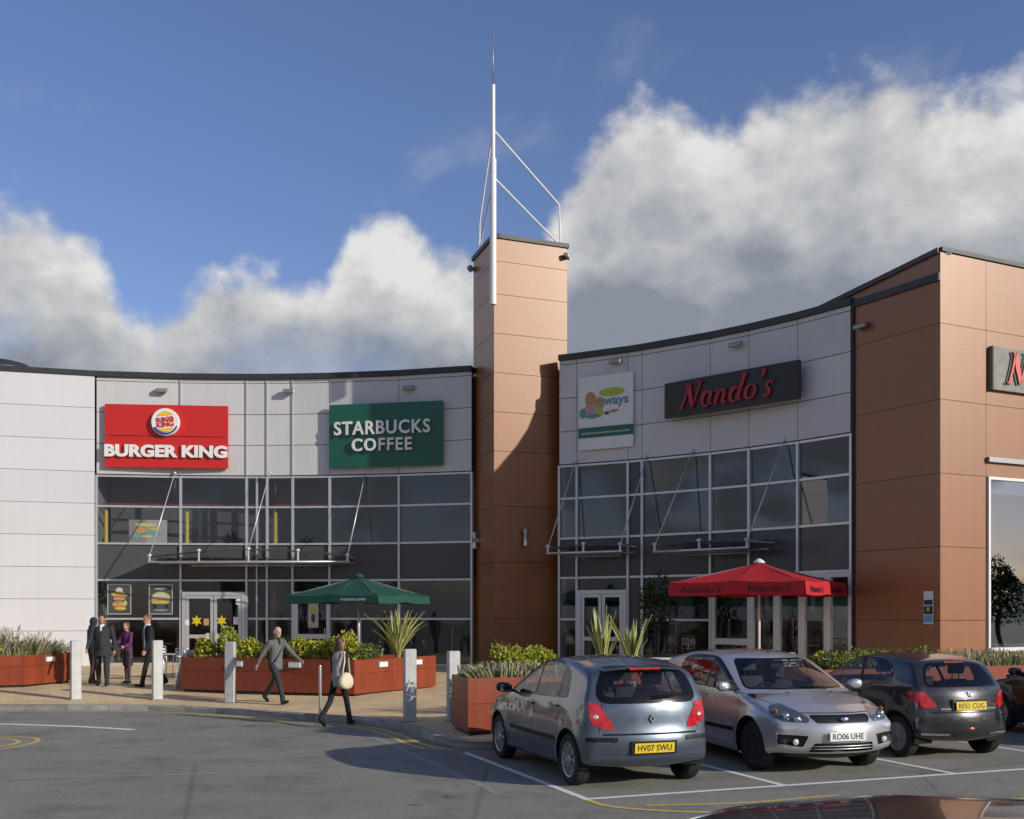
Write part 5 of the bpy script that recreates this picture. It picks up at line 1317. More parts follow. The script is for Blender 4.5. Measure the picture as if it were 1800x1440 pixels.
# ------------------------------------------------------------------ behind the glass
def post_thing(C, Rr, px, dpt, z0, z1, label, mtl='yellow'):
    p = on_arc(C, Rr, px); n = (C-p).normalized(); c = p-n*dpt
    o = MB().lathe([(0.08, 0), (0.085, 0.03), (0.07, 0.06), (0.07, z1-z0)], (0, 0, 0), 10).build('play_frame_post', mtl, smooth=True, angle=40); o.location = (c.x, c.y, z0)
    tag(o, label, 'post', 'yellow posts behind the upper windows')
for px, lab in ((185, 'yellow padded post behind the window, left of the pasted poster'), (327, 'yellow padded post behind the upper window beside the canopy stay'), (482, 'yellow padded post behind the upper window above the canopy middle')):
    post_thing(C1, R1, px, 0.14, 4.42, 5.78, lab)
def poster(C, Rr, px0, px1, z0, z1, label, patches, back='white_paint', dpt=0.06, rim=None, cat='poster'):
    a = on_arc(C, Rr, px0); b = on_arc(C, Rr, px1); n = nrm(a, b); mid_ = a.lerp(b, .5)-n*dpt; w = (b-a).length; h = z1-z0
    r_ = framed('poster', (mid_.x, mid_.y, (z0+z1)/2), b-a, label, cat)
    MB().box((0, 0, -0.004), (w, h, 0.008)).build('sheet', back, r_)
    if rim:
        m_ = MB(); t = 0.03
        m_.box((0, h/2-t/2, .004), (w, t, .012)); m_.box((0, -h/2+t/2, .004), (w, t, .012)); m_.box((-w/2+t/2, 0, .004), (t, h-2*t, .012)); m_.box((w/2-t/2, 0, .004), (t, h-2*t, .012)); m_.build('frame', rim, r_)
    for k, (x, y, rx, ry, mt) in enumerate(patches):
        m_ = MB(); disc(m_, x*w, y*h, rx*w, ry*h, 0.002+0.001*k, 0.006+0.001*k, 18); m_.build('print_patch', mt, r_)
    return r_
poster(C1, R1, 227, 294, 4.55, 5.35, 'pale poster with coloured print in the upper window behind the canopy stay',
  [(-.05,.28,.30,.08,'print_lime'),(-.20,.04,.16,.14,'print_bun'),(.18,-.06,.24,.09,'teal'),(-.30,-.2,.12,.10,'teal'),(-.02,-.22,.14,.06,'print_lime'),(.16,.1,.14,.05,'print_gold')], 'poster_grey', -0.03)
poster(C1, R1, 189, 231, 2.08, 3.12, 'framed window poster showing stacked burgers on a dark ground', [(0,.30,.15,.09,'cream'),(0,.17,.27,.09,'print_bun'),(.05,.12,.31,.035,'print_lime'),(0,.08,.28,.04,'print_red'),(0,.02,.26,.06,'print_bun'),(-.04,-.15,.25,.09,'print_bun'),(.02,-.20,.30,.035,'print_gold'),(-.02,-.24,.27,.04,'print_red'),(.05,-.30,.25,.06,'print_gold'),(-.26,.18,.08,.05,'print_gold'),(.25,-.12,.08,.08,'print_lime')], 'spandrel', -0.03, 'alu')
poster(C1, R1, 262, 304, 2.08, 3.12, 'framed window poster with a large pale green bun shape', [(0,.05,.40,.20,'print_lime'),(0,.10,.30,.09,'cream'),(0,-.04,.42,.05,'print_bun'),(-.02,-.10,.38,.05,'print_gold'),(-.24,-.24,.07,.05,'black_plastic'),(.24,-.24,.07,.05,'black_plastic'),(0,.36,.26,.035,'cream'),(0,-.36,.30,.03,'poster_grey')], 'spandrel', -0.03, 'alu')
# star stickers and notices on the left doors
def sticker(C, Rr, px, z, kind, sz, mtl, label, dpt=-0.115):
    p = on_arc(C, Rr, px); n = (C-p).normalized(); c = p-n*dpt
    r_ = framed('door_sticker', (c.x, c.y, z), Vector((-n.y, n.x)), label, 'sticker')
    m_ = MB()
    if kind == 'star': m_.prism([(sz*(1 if k % 2 == 0 else .5)*math.sin(math.pi*k/6), sz*(1 if k % 2 == 0 else .5)*math.cos(math.pi*k/6)) for k in range(12)][::-1], 0, .006)
    elif kind == 'disc': disc(m_, 0, 0, sz, sz, 0, .006)
    else: m_.box((0, 0, .003), (sz, sz*1.3, .006))
    m_.build('sheet', mtl, r_)
sticker(C1, R1, 347, 1.86, 'star', .20, 'yellow', 'yellow star sticker on the left leaf of the double doors')
sticker(C1, R1, 391, 1.86, 'star', .20, 'yellow', 'yellow star sticker on the right leaf of the double doors')
sticker(C1, R1, 330, 1.80, 'note', .15, 'white_paint', 'small white notice beside the star on the left door leaf')
sticker(C1, R1, 364, 1.82, 'note', .18, 'tan', 'tan notice between the two yellow stars')
sticker(C1, R1, 417, 1.86, 'note', .20, 'grey_panel', 'grey notice on the right leaf of the double doors')
sticker(C1, R1, 420, 2.52, 'note', .15, 'white_paint', 'white label at the top of the right door leaf')
sticker(C1, R1, 367, 1.33, 'disc', .11, 'cream', 'round cream disc on the door rail, by the left handle', -0.135)
sticker(C1, R1, 381, 1.33, 'disc', .11, 'cream', 'round cream disc on the door rail, by the right handle', -0.135)
poster(C1, R1, 543, 561, 1.62, 2.45, 'tall pale notice on the glass of the single door behind the green parasol', [(0,-.1,.2,.2,'spandrel'),(0,.25,.3,.08,'lime')], 'cream', -0.09)
# hanging lamps and ground floor furniture seen through the folding doors
def table_set(x, y, k, mtl='interior_warm'):
    t_ = thing('dining_table', (x, y, 0.31), 0.4*k, ['dining table inside the glass below the end of the green sign', 'dining table inside the glass behind the green parasol', 'dining table inside the glass below the red sign', 'dining table inside the folding doors behind the red parasol', 'dining table inside the middle folding doors', 'dining table inside the folding door beside the brown wall'][k], 'table', 'tables inside the glazed fronts')
    m_ = MB(); m_.box((0, 0, .73), (.8, .8, .04)); m_.build('table_top', mtl, t_); m_ = MB(); m_.lathe([(.25, 0), (.25, .02), (.04, .05), (.04, .71)], n=10); m_.build('pedestal', 'black_plastic', t_, smooth=True, angle=40)
for k, (x, y) in enumerate(((-3.2, 38.6), (-5.4, 39.2), (-12.3, 38.6), (6.6, 33.0), (8.0, 31.6), (9.2, 30.4))): table_set(x, y, k)
for k, (x, y) in enumerate(((7.4, 31.4), (8.4, 30.2), (9.2, 29.2))):
    t_ = thing('pendant_lamp', (x, y, 2.2), 0, ['white tube pendant lamp behind the folding doors, nearest the tower', 'white tube pendant lamp behind the middle folding doors', 'white tube pendant lamp behind the folding door beside the brown wall'][k], 'lamp', 'pendant lamps behind the folding doors')
    m_ = MB(); m_.lathe([(.055, 0), (.06, .02), (.06, .55), (.02, .58)], n=12); m_.build('shade', 'white_paint', t_, smooth=True, angle=40); m_ = MB(); m_.tube([(0, 0, .58), (0, 0, 1.16)], .008, 5); m_.build('cord', 'black_plastic', t_)
# ------------------------------------------------------------------ planters
mat('leaf_yellow', (0.52, 0.50, 0.045), 0.55, transl=0.25); mat('leaf_lime', (0.30, 0.36, 0.045), 0.55, transl=0.25); mat('leaf_green', (0.10, 0.16, 0.03), 0.55, transl=0.2)
mat('leaf_olive', (0.12, 0.13, 0.035), 0.6, transl=0.2); mat('leaf_dark', (0.022, 0.040, 0.014), 0.55, transl=0.15); mat('sage', (0.33, 0.33, 0.17), 0.8, transl=0.2); mat('sage_dark', (0.18, 0.20, 0.08), 0.8)
mat('lavender_tip', (0.30, 0.24, 0.25), 0.8); mat('straw', (0.46, 0.38, 0.21), 0.8, transl=0.3); mat('blade_green', (0.17, 0.22, 0.06), 0.5, transl=0.2); mat('blade_cream', (0.62, 0.60, 0.24), 0.5, transl=0.2)
mat('bark', (0.06, 0.045, 0.032), 0.9); mat('rust_flower', (0.22, 0.08, 0.02), 0.7, transl=0.2)
PTOP = 1.09
def planter(poly, label, lights=(), segs=1.7, name='planter'):
    P = [Vector(p) for p in poly]; cx = sum(p.x for p in P)/len(P); cy = sum(p.y for p in P)/len(P)
    zb = min(zg(p.x, p.y) for p in P)-0.02
    r_ = thing(name, (cx, cy, zb), 0, label, 'planter', 'rust red planters along the pavement')
    for i in range(len(P)):
        a, b = P[i], P[(i+1) % len(P)]; L_ = (b-a).length; k_ = max(1, round(L_/segs))
        for k in range(k_):
            p, q = a.lerp(b, k/k_), a.lerp(b, (k+1)/k_)
            for z0, z1 in ((zb+0.09, zb+0.55), (zb+0.55, PTOP)):
                d = (q-p).normalized(); MB().wall(p+d*0.004, q-d*0.004, z0+0.003, z1-0.003, 0, 0.035).build('side_panel', 'rust_panel', r_)
    cen = Vector((cx, cy))
    pl = MB(); so_ = MB()
    for i in range(len(P)):
        a, b = P[i], P[(i+1) % len(P)]; d = (b-a).normalized(); pl.wall(a+d*0.05, b-d*0.05, zb-0.02, zb+0.09, -0.05, 0.05)
    pl.build('plinth', 'black_plastic', r_)
    ins = []
    for i in range(len(P)):
        a, b, c = P[i-1], P[i], P[(i+1) % len(P)]; n0, n1 = nrm(a, b), nrm(b, c); m_ = (n0+n1).normalized(); ins.append(b-m_*0.035/max(0.4, m_.dot(n0)))
    so_.prism([(p.x, p.y) for p in ins], zb+0.1, PTOP-0.07); so_.build('soil', 'soil', r_)
    for px, side in lights:
        a, b = P[side], P[(side+1) % len(P)]
        # point on the side seen in that bearing
        k = (px-900)/1900; t = (k*a.y-a.x)/((b.x-a.x)-k*(b.y-a.y)); p = a.lerp(b, t); n = nrm(a, b); d = (b-a).normalized()
        m_ = MB(); m_.wall(p-d*0.15, p+d*0.15, 0.90, 1.01, 0.05, 0.05); m_.build('marker_light', 'white_paint', r_)
        m_ = MB(); m_.wall(p-d*0.17, p+d*0.17, 0.88, 1.03, 0.018, 0.016); m_.build('light_back', 'alu_dark', r_)
    reparent(r_)
    return r_
PL1 = [(-17,26.7),(-12.8,26.92),(-12.25,27.1),(-11.74,28.8),(-13.2,29.3),(-13.5,28.4),(-17,28.1)]
PL2 = [(-7.98,26.06),(-3.56,24.4),(-1.9,27.0),(-2.95,27.65),(-4.05,25.95),(-7.55,27.25)]
q1 = Vector((-0.73, 17.86)); q2 = q1+U*4.7
PL3 = [(-1.06,18.98), tuple(q1), tuple(q2), tuple(q2+V*1.12)]
r1 = q1+U*7.1; r2 = q1+U*18
PL4 = [tuple(r1), tuple(r2), tuple(r2+V*1.3), tuple(r1+V*1.3)]
planter(PL1, 'rust red planter of pale lavender and tall grass in front of the white wall', [(87, 2)])
planter(PL2, 'angled rust red planter of yellow shrubs in front of the green parasol', [(417, 0), (519, 0), (672, 1), (733, 1)])
planter(PL3, 'sunlit orange planter beside the blue-grey hatchback')
planter(PL4, 'long rust planter behind the charcoal hatchback, below the big window')

# ------------------------------------------------------------------ plants
def leaf_mesh(cen, rad, n, size, seed, mats=3, up=0.35, hollow=0.25, wts=None, asp=0.5):
    rg = np.random.default_rng(seed)
    d = rg.normal(size=(n, 3)); d /= np.linalg.norm(d, axis=1)[:, None]
    # lumpy crown
    lob = rg.normal(size=(7, 3)); lob /= np.linalg.norm(lob, axis=1)[:, None]
    bump = 0.66+0.58*np.max(np.clip(d@lob.T, 0, 1)**5, axis=1)+0.16*rg.random(n)**3
    r = (hollow+(1-hollow)*rg.random(n)**0.45)*bump
    p = d*r[:, None]*np.array(rad)+np.array(cen)
    o = d*0.8+rg.normal(size=(n, 3))*0.6+np.array((0, 0, up)); o /= np.linalg.norm(o, axis=1)[:, None]
    s = np.cross(o, rg.normal(size=(n, 3))); s /= np.linalg.norm(s, axis=1)[:, None]
    L_ = size*(0.7+0.6*rg.random(n))[:, None]; w = L_*asp
    nn = np.cross(o, s)
    v = np.empty((n, 4, 3)); v[:, 0] = p-o*L_*0.5; v[:, 1] = p+s*w*0.5+nn*L_*0.08; v[:, 2] = p+o*L_*0.5; v[:, 3] = p-s*w*0.5+nn*L_*0.08
    me = bpy.data.meshes.new('foliage'); me.vertices.add(4*n); me.vertices.foreach_set('co', v.reshape(-1))
    me.loops.add(4*n); me.loops.foreach_set('vertex_index', np.arange(4*n)); me.polygons.add(n); me.polygons.foreach_set('loop_start', np.arange(0, 4*n, 4))
    mi = rg.choice(mats, size=n, p=wts); me.polygons.foreach_set('material_index', mi.astype(np.int32)); me.update()
    return me
def setmats(me, names):
    for q in names: me.materials.append(MATS[q])
def shrub(x, y, z, rad, n, size, seed, mats, label, group, wts=None, name='shrub', asp=0.55):
    t_ = thing(name, (x, y, z), 0, label, 'shrub', group)
    me = leaf_mesh((0, 0, rad[2]*0.95), rad, n, size, seed, len(mats), wts=wts, asp=asp); setmats(me, mats)
    mi = [p.material_index for p in me.polygons]
    o = bpy.data.objects.new('foliage', me); COL.objects.link(o); o.parent = t_
    rg = random.Random(seed); m_ = MB()
    for k in range(5):
        a = rg.uniform(0, 6.28); m_.tube([(0.02*k-.04, 0, -0.05), (rad[0]*.35*math.cos(a), rad[1]*.35*math.sin(a), rad[2]*.7), (rad[0]*.7*math.cos(a), rad[1]*.7*math.sin(a), rad[2]*1.3)], [.012, .009, .004], 5)
    m_.build('stems', 'bark', t_); return t_
YG = ['leaf_yellow', 'leaf_lime', 'leaf_green', 'rust_flower']
along = lambda a, b, t, o=0.0: Vector(a).lerp(Vector(b), t)-nrm(Vector(a), Vector(b))*o
lab2 = ['yellow-leaved shrub at the A-board end of the angled planter', 'tall yellow-leaved shrub in front of the double doors', 'yellow-green shrub behind the grey-coated walker\'s shoulder', 'yellow-green shrub between the single door and the walker', 'lime shrub in front of the single door', 'dense lime shrub beside the brown-haired woman', 'bright yellow shrub at the corner of the angled planter']
for k, t in enumerate((.07, .20, .34, .48, .62, .76, .90)):
    p = along(PL2[0], PL2[1], t, 0.55+0.1*(k % 2)); h = (.27, .42, .34, .25, .36, .29, .38)[k]
    shrub(p.x, p.y, PTOP-0.10, (.35, .31, h), 900, .085, 20+k, YG, lab2[k], 'yellow shrubs in the angled planter', (.46, .36, .12, .06) if k != 6 else (.75, .18, .05, .02))
for k, (t, lb) in enumerate(((.18, 'olive ferny shrub on the sunny side of the angled planter'), (.36, 'low olive shrub under the spiky plant'))):
    p = along(PL2[1], PL2[2], t, 0.5); shrub(p.x, p.y, PTOP-0.1, (.48, .42, .27), 700, .085, 40+k, ['leaf_olive', 'leaf_green', 'leaf_lime'], lb, 'olive shrubs in the angled planter', (.5, .25, .25), asp=.3)
for k, (t, lb) in enumerate(((.34, 'yellow shrub behind the lavender in the sunlit orange planter'), (.47, 'yellow-green shrub beside the roof of the blue-grey hatchback'))):
    p = q1+U*(4.7*t-.55)+V*0.85; shrub(p.x, p.y, PTOP-0.1, (.42, .36, .33), 950, .075, 50+k, YG, lb, 'yellow shrubs in the orange planter', (.55, .33, .10, .02))
lab4 = ['yellow-green hedge shrub at the start of the long planter', 'hedge shrub behind the silver hatchback', 'hedge shrub behind the roof of the charcoal hatchback', 'hedge shrub below the brown side wall']
for k, t in enumerate((.5, 1.2, 1.9, 2.6)):
    p = r1+U*t+V*0.55; shrub(p.x, p.y, PTOP-0.1, (.46, .42, .24), 900, .07, 60+k, ['leaf_lime', 'leaf_green', 'leaf_olive', 'leaf_yellow'], lab4[k], 'hedge shrubs in the long planter', (.22, .33, .35, .10))

def lavender(poly, n, seed, label, h=.34, tip=.25, z=PTOP-0.09, straw=0.1):
    """grey-green aromatic ground cover: thousands of fine upright stems"""
    P = [Vector(p) for p in poly]; rg = random.Random(seed); x0 = min(p.x for p in P); x1 = max(p.x for p in P); y0 = min(p.y for p in P); y1 = max(p.y for p in P)
    vs = []; fs = []; mi = []
    def inside(x, y):
        c = False
        for i in range(len(P)):
            a, b = P[i], P[i-1]
            if (a.y > y) != (b.y > y) and x < (b.x-a.x)*(y-a.y)/(b.y-a.y)+a.x: c = not c
        return c
    cl = [(rg.uniform(x0, x1), rg.uniform(y0, y1), rg.uniform(.6, 1.15)) for _ in range(int((x1-x0)*(y1-y0)*3)+6)]
    cnt = 0
    while cnt < n:
        x, y = rg.uniform(x0, x1), rg.uniform(y0, y1)
        if not inside(x, y): continue
        cnt += 1
        c = min(cl, key=lambda q: (q[0]-x)**2+(q[1]-y)**2); hh_ = h*c[2]*rg.uniform(.55, 1.15); dc = Vector((x-c[0], y-c[1]))
        lean = dc*0.45+Vector((rg.uniform(-.05, .05), rg.uniform(-.05, .05))); w = rg.uniform(.006, .014); a = rg.uniform(0, 3.14); ux, uy = math.cos(a)*w, math.sin(a)*w
        o = len(vs); t1 = hh_*.68
        vs += [(x-ux, y-uy, z), (x+ux, y+uy, z), (x+lean.x*.6+ux, y+lean.y*.6+uy, z+t1), (x+lean.x*.6-ux, y+lean.y*.6-uy, z+t1), (x+lean.x+ux*.8, y+lean.y+uy*.8, z+hh_), (x+lean.x-ux*.8, y+lean.y-uy*.8, z+hh_)]
        fs += [(o, o+1, o+2, o+3), (o+3, o+2, o+4, o+5)]; k = 0 if rg.random() < .6 else 1
        mi += [k, 2 if rg.random() < tip else (3 if rg.random() < straw else k)]
    m_ = MB(); m_.v = vs; m_.f = fs; m_.m = mi
    o = m_.build('lavender_bed', ['sage', 'sage_dark', 'lavender_tip', 'straw']); tag(o, label, 'lavender', kind='stuff'); return o
lavender([(-16.9,26.85),(-12.85,27.05),(-12.35,27.2),(-11.85,28.7),(-13.1,29.15),(-13.5,28.3),(-16.9,28.0)], 5200, 1, 'grey-green lavender filling the planter before the white wall', h=.42)
a_, b_ = q1, q1+V*1.3; lavender([(-0.62,18.05), tuple(q1+U*2.6+V*.15), tuple(q1+U*2.6+V*.70), (-0.93,18.85)], 2600, 2, 'faded lavender along the front of the sunlit orange planter', h=.30)
lavender([tuple(r1+U*3.0+V*.1), tuple(r2+V*.1), tuple(r2+V*1.1), tuple(r1+U*3.0+V*1.1)], 5200, 3, 'grey-green planting below the big window', h=.34, tip=.12, straw=.3)

def grass_plume(x, y, z, n, h, seed, label):
    rg = random.Random(seed); t_ = thing('ornamental_grass', (x, y, z), 0, label, 'grass', 'tall grasses before the white wall'); b = MB(); pm = MB()
    for k in range(n):
        a = rg.uniform(0, 6.28); sp_ = rg.uniform(.05, .42); hh_ = h*rg.uniform(.55, 1.05); w = .008
        tip = Vector((math.cos(a)*sp_, math.sin(a)*sp_, hh_)); mid_ = Vector((tip.x*.35, tip.y*.35, hh_*.6)); s = Vector((-math.sin(a), math.cos(a), 0))*w
        b.add([-s, s, mid_+s, mid_-s, tip+s*.3, tip-s*.3], [(0,1,2,3), (3,2,4,5)])
        if k % 3 == 0: pm.tube([tip*0.86, tip*0.95+Vector((0,0,.02)), tip*1.06+Vector((0,0,.03))], [.012, .02, .005], 5)
    b.build('blades', 'straw', t_); pm.build('plumes', 'cream', t_)
for k, (x, y, lb) in enumerate(((-12.95, 27.6, 'straw-coloured tall grass at the bend of the lavender planter'), (-12.3, 27.9, 'straw-coloured tall grass rising from the lavender beside the light'), (-13.6, 27.5, 'straw-coloured tall grass at the frame edge of the lavender planter'))): grass_plume(x, y, PTOP-.08, 110, .78 if k != 1 else .62, 80+k, lb)
shrub(-13.1, 27.15, PTOP-0.1, (.30, .26, .22), 350, .08, 90, ['leaf_yellow', 'leaf_olive', 'rust_flower'], 'small golden shrub at the front of the lavender planter', None, (.6, .3, .1))

def spiky(x, y, z, n, h, seed, label, spread=.55):
    rg = random.Random(seed); t_ = thing('spiky_plant', (x, y, z), 0, label, 'plant', 'spiky variegated plants')
    for k in range(n):
        a = rg.uniform(0, 6.28); L_ = h*rg.uniform(.6, 1.08); out = spread*L_*rg.uniform(.1, 1.0)**1.1; w0 = rg.uniform(.035, .055)
        rs = []; m_ = MB(); d = Vector((math.cos(a), math.sin(a), 0)); s = Vector((-math.sin(a), math.cos(a), 0)); N_ = 6; vs = []; fs = []; mi = []
        tw = rg.uniform(-.8, .8)
        for j in range(N_+1):
            t = j/N_; c = d*(.04+out*t**1.6)+Vector((0, 0, L_*(t-.28*(out/L_)*t**2.4))); w = w0*(1-.25*t)*(1 if t < .75 else max(.03, (1-t)/.25)); sd = (s*math.cos(tw*t)+d*math.sin(tw*t)*.6)
            vs += [c-sd*w, c-sd*w*.45+d*-.006, c+sd*w*.45+d*-.006, c+sd*w]
        for j in range(N_):
            for q in range(3): fs.append((4*j+q, 4*j+q+1, 4*j+5+q, 4*j+4+q)); mi.append(0 if q == 1 else 1)
        m_.add(vs, fs); m_.m = mi; m_.build('blade', ['blade_green', 'blade_cream'], t_)
spiky(-2.75, 26.05, PTOP-.08, 64, 1.28, 5, 'big spiky plant with cream-edged blades in the angled planter', .75)
spiky(1.66, 19.72, PTOP-.08, 30, 1.22, 6, 'upright spiky plant behind the aerial of the blue-grey hatchback', .40)
spiky(2.20, 19.90, PTOP-.08, 30, 1.20, 7, 'upright spiky plant between the blue-grey and silver hatchbacks', .40)
# potted tree by the shaded glass
pt = thing('potted_tree', gp(4.15, 31.3), 0, 'small dark bushy tree in a pot before the shaded glazing', 'tree')
m_ = MB(); m_.lathe([(.22, 0), (.30, .42), (.32, .45), (.27, .45), (.26, .38), (.001, .38)], n=18); m_.build('pot', 'black_plastic', pt, smooth=True, angle=35)
m_ = MB(); m_.tube([(0, 0, .36), (.03, .02, .9), (-.02, 0, 1.5)], [.045, .04, .03], 8)
for k in range(6): a = k*1.05; m_.tube([(-.01, 0, 1.2+.08*k), (.35*math.cos(a), .35*math.sin(a), 1.65+.1*k)], [.02, .008], 6)
m_.build('trunk', 'bark', pt, smooth=True)
me = leaf_mesh((0, 0, 2.15), (.66, .66, .98), 1250, .10, 99, 3, wts=(.7, .2, .1)); setmats(me, ['leaf_dark', 'leaf_green', 'leaf_olive']); o = bpy.data.objects.new('crown', me); COL.objects.link(o); o.parent = pt

# ------------------------------------------------------------------ bollards, posts, boards
mat('bollard_metal', (0.50, 0.50, 0.475), 0.5, metal=0.15, var=0.14, vscale_=7, streak=0.2)
def bollard(x, y, rz, label, h=1.36):
    t_ = thing('bollard', gp(x, y), rz, label, 'bollard', 'flat-sided metal bollards along the kerb')
    m_ = MB(); w, d = .115, .07
    ring = lambda w, d, z: [(-w, -d+.015, z), (-w+.015, -d, z), (w-.015, -d, z), (w, -d+.015, z), (w, d-.015, z), (w-.015, d, z), (-w+.015, d, z), (-w, d-.015, z)]
    m_.rings([ring(w, d, -.02), ring(w, d, h-.02), ring(w-.012, d-.012, h)]); m_.build('post', 'bollard_metal', t_)
    m_ = MB(); m_.box((0, 0, .006), (.30, .22, .014)); m_.build('base_plate', 'alu_dark', t_)
bollard(-10.05, 24.9, R(35), 'pale flat bollard in front of the lavender planter end')
bollard(-8.17, 24.9, R(33), 'grey flat bollard beside the A-board, below the star stickers')
bollard(-6.29, 24.15, R(-8), 'grey flat bollard in front of the dark face of the angled planter')
bollard(-1.92, 20.3, R(22), 'pale flat bollard in front of the sunny face of the angled planter')
bollard(-1.09, 20.1, R(25), 'pale flat bollard behind the end of the sunlit orange planter', 1.30)
o = MB().lathe([(.06, 0), (.06, .015), (.03, .02), (.03, .96), (.026, .985), (.001, .99)], n=14).build('steel_post', 'steel', smooth=True, angle=40); o.location = gp(-3.86, 21.75); tag(o, 'slim steel post on the kerb behind the woman with the cream bag', 'post')
def aboard(x, y, rz, label, h=.95, w=.6, mtl='white_paint', face='grey_panel'):
    t_ = thing('a_board', gp(x, y), rz, label, 'sign')
    for s in (1, -1):
        m_ = MB(); m_.add([(-w/2, s*.28, 0), (w/2, s*.28, 0), (w/2, s*.02, h), (-w/2, s*.02, h), (-w/2, s*.25, 0), (w/2, s*.25, 0), (w/2, s*-.0+s*.002, h), (-w/2, s*.002, h)], [(0,1,2,3),(7,6,5,4),(0,4,5,1),(1,5,6,2),(2,6,7,3),(3,7,4,0)]); m_.build('panel', mtl, t_)
        m_ = MB(); k = .06; f = lambda z: s*(.28-.26*z/h)+s*.004
        m_.add([(-w/2+k, f(.15), .15), (w/2-k, f(.15), .15), (w/2-k, f(h-.08), h-.08), (-w/2+k, f(h-.08), h-.08)], [(0,1,2,3)]); m_.build('poster_sheet', face, t_)
aboard(-7.95, 26.75, R(72), 'white A-board standing edge-on at the end of the angled planter')
aboard(0.62, 23.6, R(15), 'low pale blue-grey menu board behind the orange planter', .78, .75, 'grey_panel', 'white_panel')

# ------------------------------------------------------------------ parasols
mat('green_canvas', (0.010, 0.075, 0.050), 0.75, transl=0.12); mat('red_canvas', (0.50, 0.016, 0.022), 0.75, transl=0.15)
def parasol(cx, cy, half, phi, zedge, zap, mtl, label, val=.20, text=None, tm=None, edges=8, ribm='alu_dark', polem='white_paint', sagf=.06, texts=(4, 5, 6, 7), tw=.62, thh=.52):
    z0 = zg(cx, cy); r_ = thing('parasol', (cx, cy, z0), 0, label, 'parasol'); ze = zedge-z0; za = zap-z0
    pts = []
    for k in range(4):
        a, b = phi+k*math.pi/2, phi+(k+1)*math.pi/2; A = Vector((math.cos(a), math.sin(a)))*half; B = Vector((math.cos(b), math.sin(b)))*half
        pts += [A, A.lerp(B, .5)]
    for k in range(8):
        a, b = pts[k], pts[(k+1) % 8]; corner_a = k % 2 == 0
        za_, zb_ = (ze, ze+.03) if corner_a else (ze+.03, ze)
        N_ = 5; vs = []; fs = []
        for i in range(N_+1):
            t = .06+(1-.06)*i/N_; dip = -sagf*math.sin(math.pi*t)
            for j in range(4):
                s = j/3; e = a.lerp(b, s); ez = za_+(zb_-za_)*s-.035*math.sin(math.pi*s)*t
                vs.append((e.x*t, e.y*t, za+(ez-za)*t+dip*.6-.02*math.sin(math.pi*s)*math.sin(math.pi*t)))
        for i in range(N_):
            for j in range(3): fs.append((4*i+j, 4*i+4+j, 4*i+5+j, 4*i+1+j))
        m_ = MB(); m_.add(vs, fs); o = m_.build('canopy_panel', mtl, r_, smooth=True)
        # hanging valance under the edge
        base_ = vs[-4:]; vv = []; n = nrm(a, b)
        if n.dot((a+b)/2) < 0: n = -n
        for j, q in enumerate(base_): vv += [q, (q[0]+n.x*.03, q[1]+n.y*.03, q[2]-val)]
        m_ = MB(); m_.add(vv, [(0,1,3,2),(2,3,5,4),(4,5,7,6)]); vl = m_.build('valance', mtl, r_)
        if text and k in texts:
            u = Vector((-n.y, n.x)); mid_ = a.lerp(b, .5); zc = base_[1][2]-val*.5
            me = text_mesh(text, size=.2, extrude=.001, offset=.002, width=(b-a).length*tw, height=val*thh, shear=.2)
            o = link('lettering', me, tm, vl); nn = Vector((n.x, n.y, 0))
            o.matrix_local = Matrix(((u.x, 0, n.x, mid_.x+n.x*.028), (u.y, 0, n.y, mid_.y+n.y*.028), (0, 1, 0, zc), (0, 0, 0, 1)))
        rb = MB(); rb.tube([(a.x*.04, a.y*.04, za-.05), (a.x*.98, a.y*.98, ze-.02)], .012, 6); rb.tube([(a.x*.03, a.y*.03, za-.75), (a.x*.5, a.y*.5, (za+ze)/2-.04)], .010, 6); rb.build('rib', ribm, r_)
    m_ = MB(); m_.tube([(0, 0, .05), (0, 0, za)], .035, 12); m_.build('pole', polem, r_, smooth=True)
    m_ = MB(); m_.lathe([(.001, .10), (.05, .09), (.13, .03), (.16, -.02), (.001, -.02)][::-1], (0, 0, za), 16); m_.build('cap', 'white_paint' if half > 2.2 else mtl, r_, smooth=True)
    m_ = MB(); m_.box((0, 0, .05), (.7, .7, .10)); m_.lathe([(.05, .1), (.05, .4)], n=12); m_.build('base', 'concrete', r_)
    return r_
parasol(-4.10, 28.9, 1.97, R(21.7), 2.60, 3.12, 'green_canvas', 'dark green square parasol above the angled planter', val=.20, text='STARBUCKS COFFEE', tm='white_letter', polem='alu', texts=(5,), tw=.55, thh=.28)
parasol(6.40, 28.0, 2.47, R(12.6), 2.92, 3.46, 'red_canvas', 'large red square parasol with lettered valance behind the silver hatchback', val=.33, text="Nando's", tm='black_plastic')

# ------------------------------------------------------------------ terrace furniture
def cafe_chair(x, y, rz, label, mtl='alu'):
    t_ = thing('cafe_chair', gp(x, y), rz, label, 'chair', 'metal cafe chairs on the terrace')
    for s in (1, -1):
        m_ = MB(); m_.tube([(s*.22, -.22, 0), (s*.23, -.20, .44), (s*.25, -.20, .66), (s*.25, .12, .68)], .013, 8); m_.build('leg', mtl, t_, smooth=True)
        m_ = MB(); m_.tube([(s*.21, .27, 0), (s*.21, .20, .44), (s*.20, .26, .88)], .013, 8); m_.build('leg', mtl, t_, smooth=True)
    m_ = MB(); m_.box((0, 0, .445), (.42, .42, .025)); m_.build('seat', mtl, t_)
    m_ = MB(); m_.tube([(-.20, .26, .88), (-.10, .29, .90), (.10, .29, .90), (.20, .26, .88)], .013, 8); m_.build('top_rail', mtl, t_, smooth=True)
    for k in range(4): m_ = MB(); m_.bar((-.20, .235+.012*k, .58+.075*k), (.20, .235+.012*k, .58+.075*k), .012, .045); m_.build('back_slat', mtl, t_)
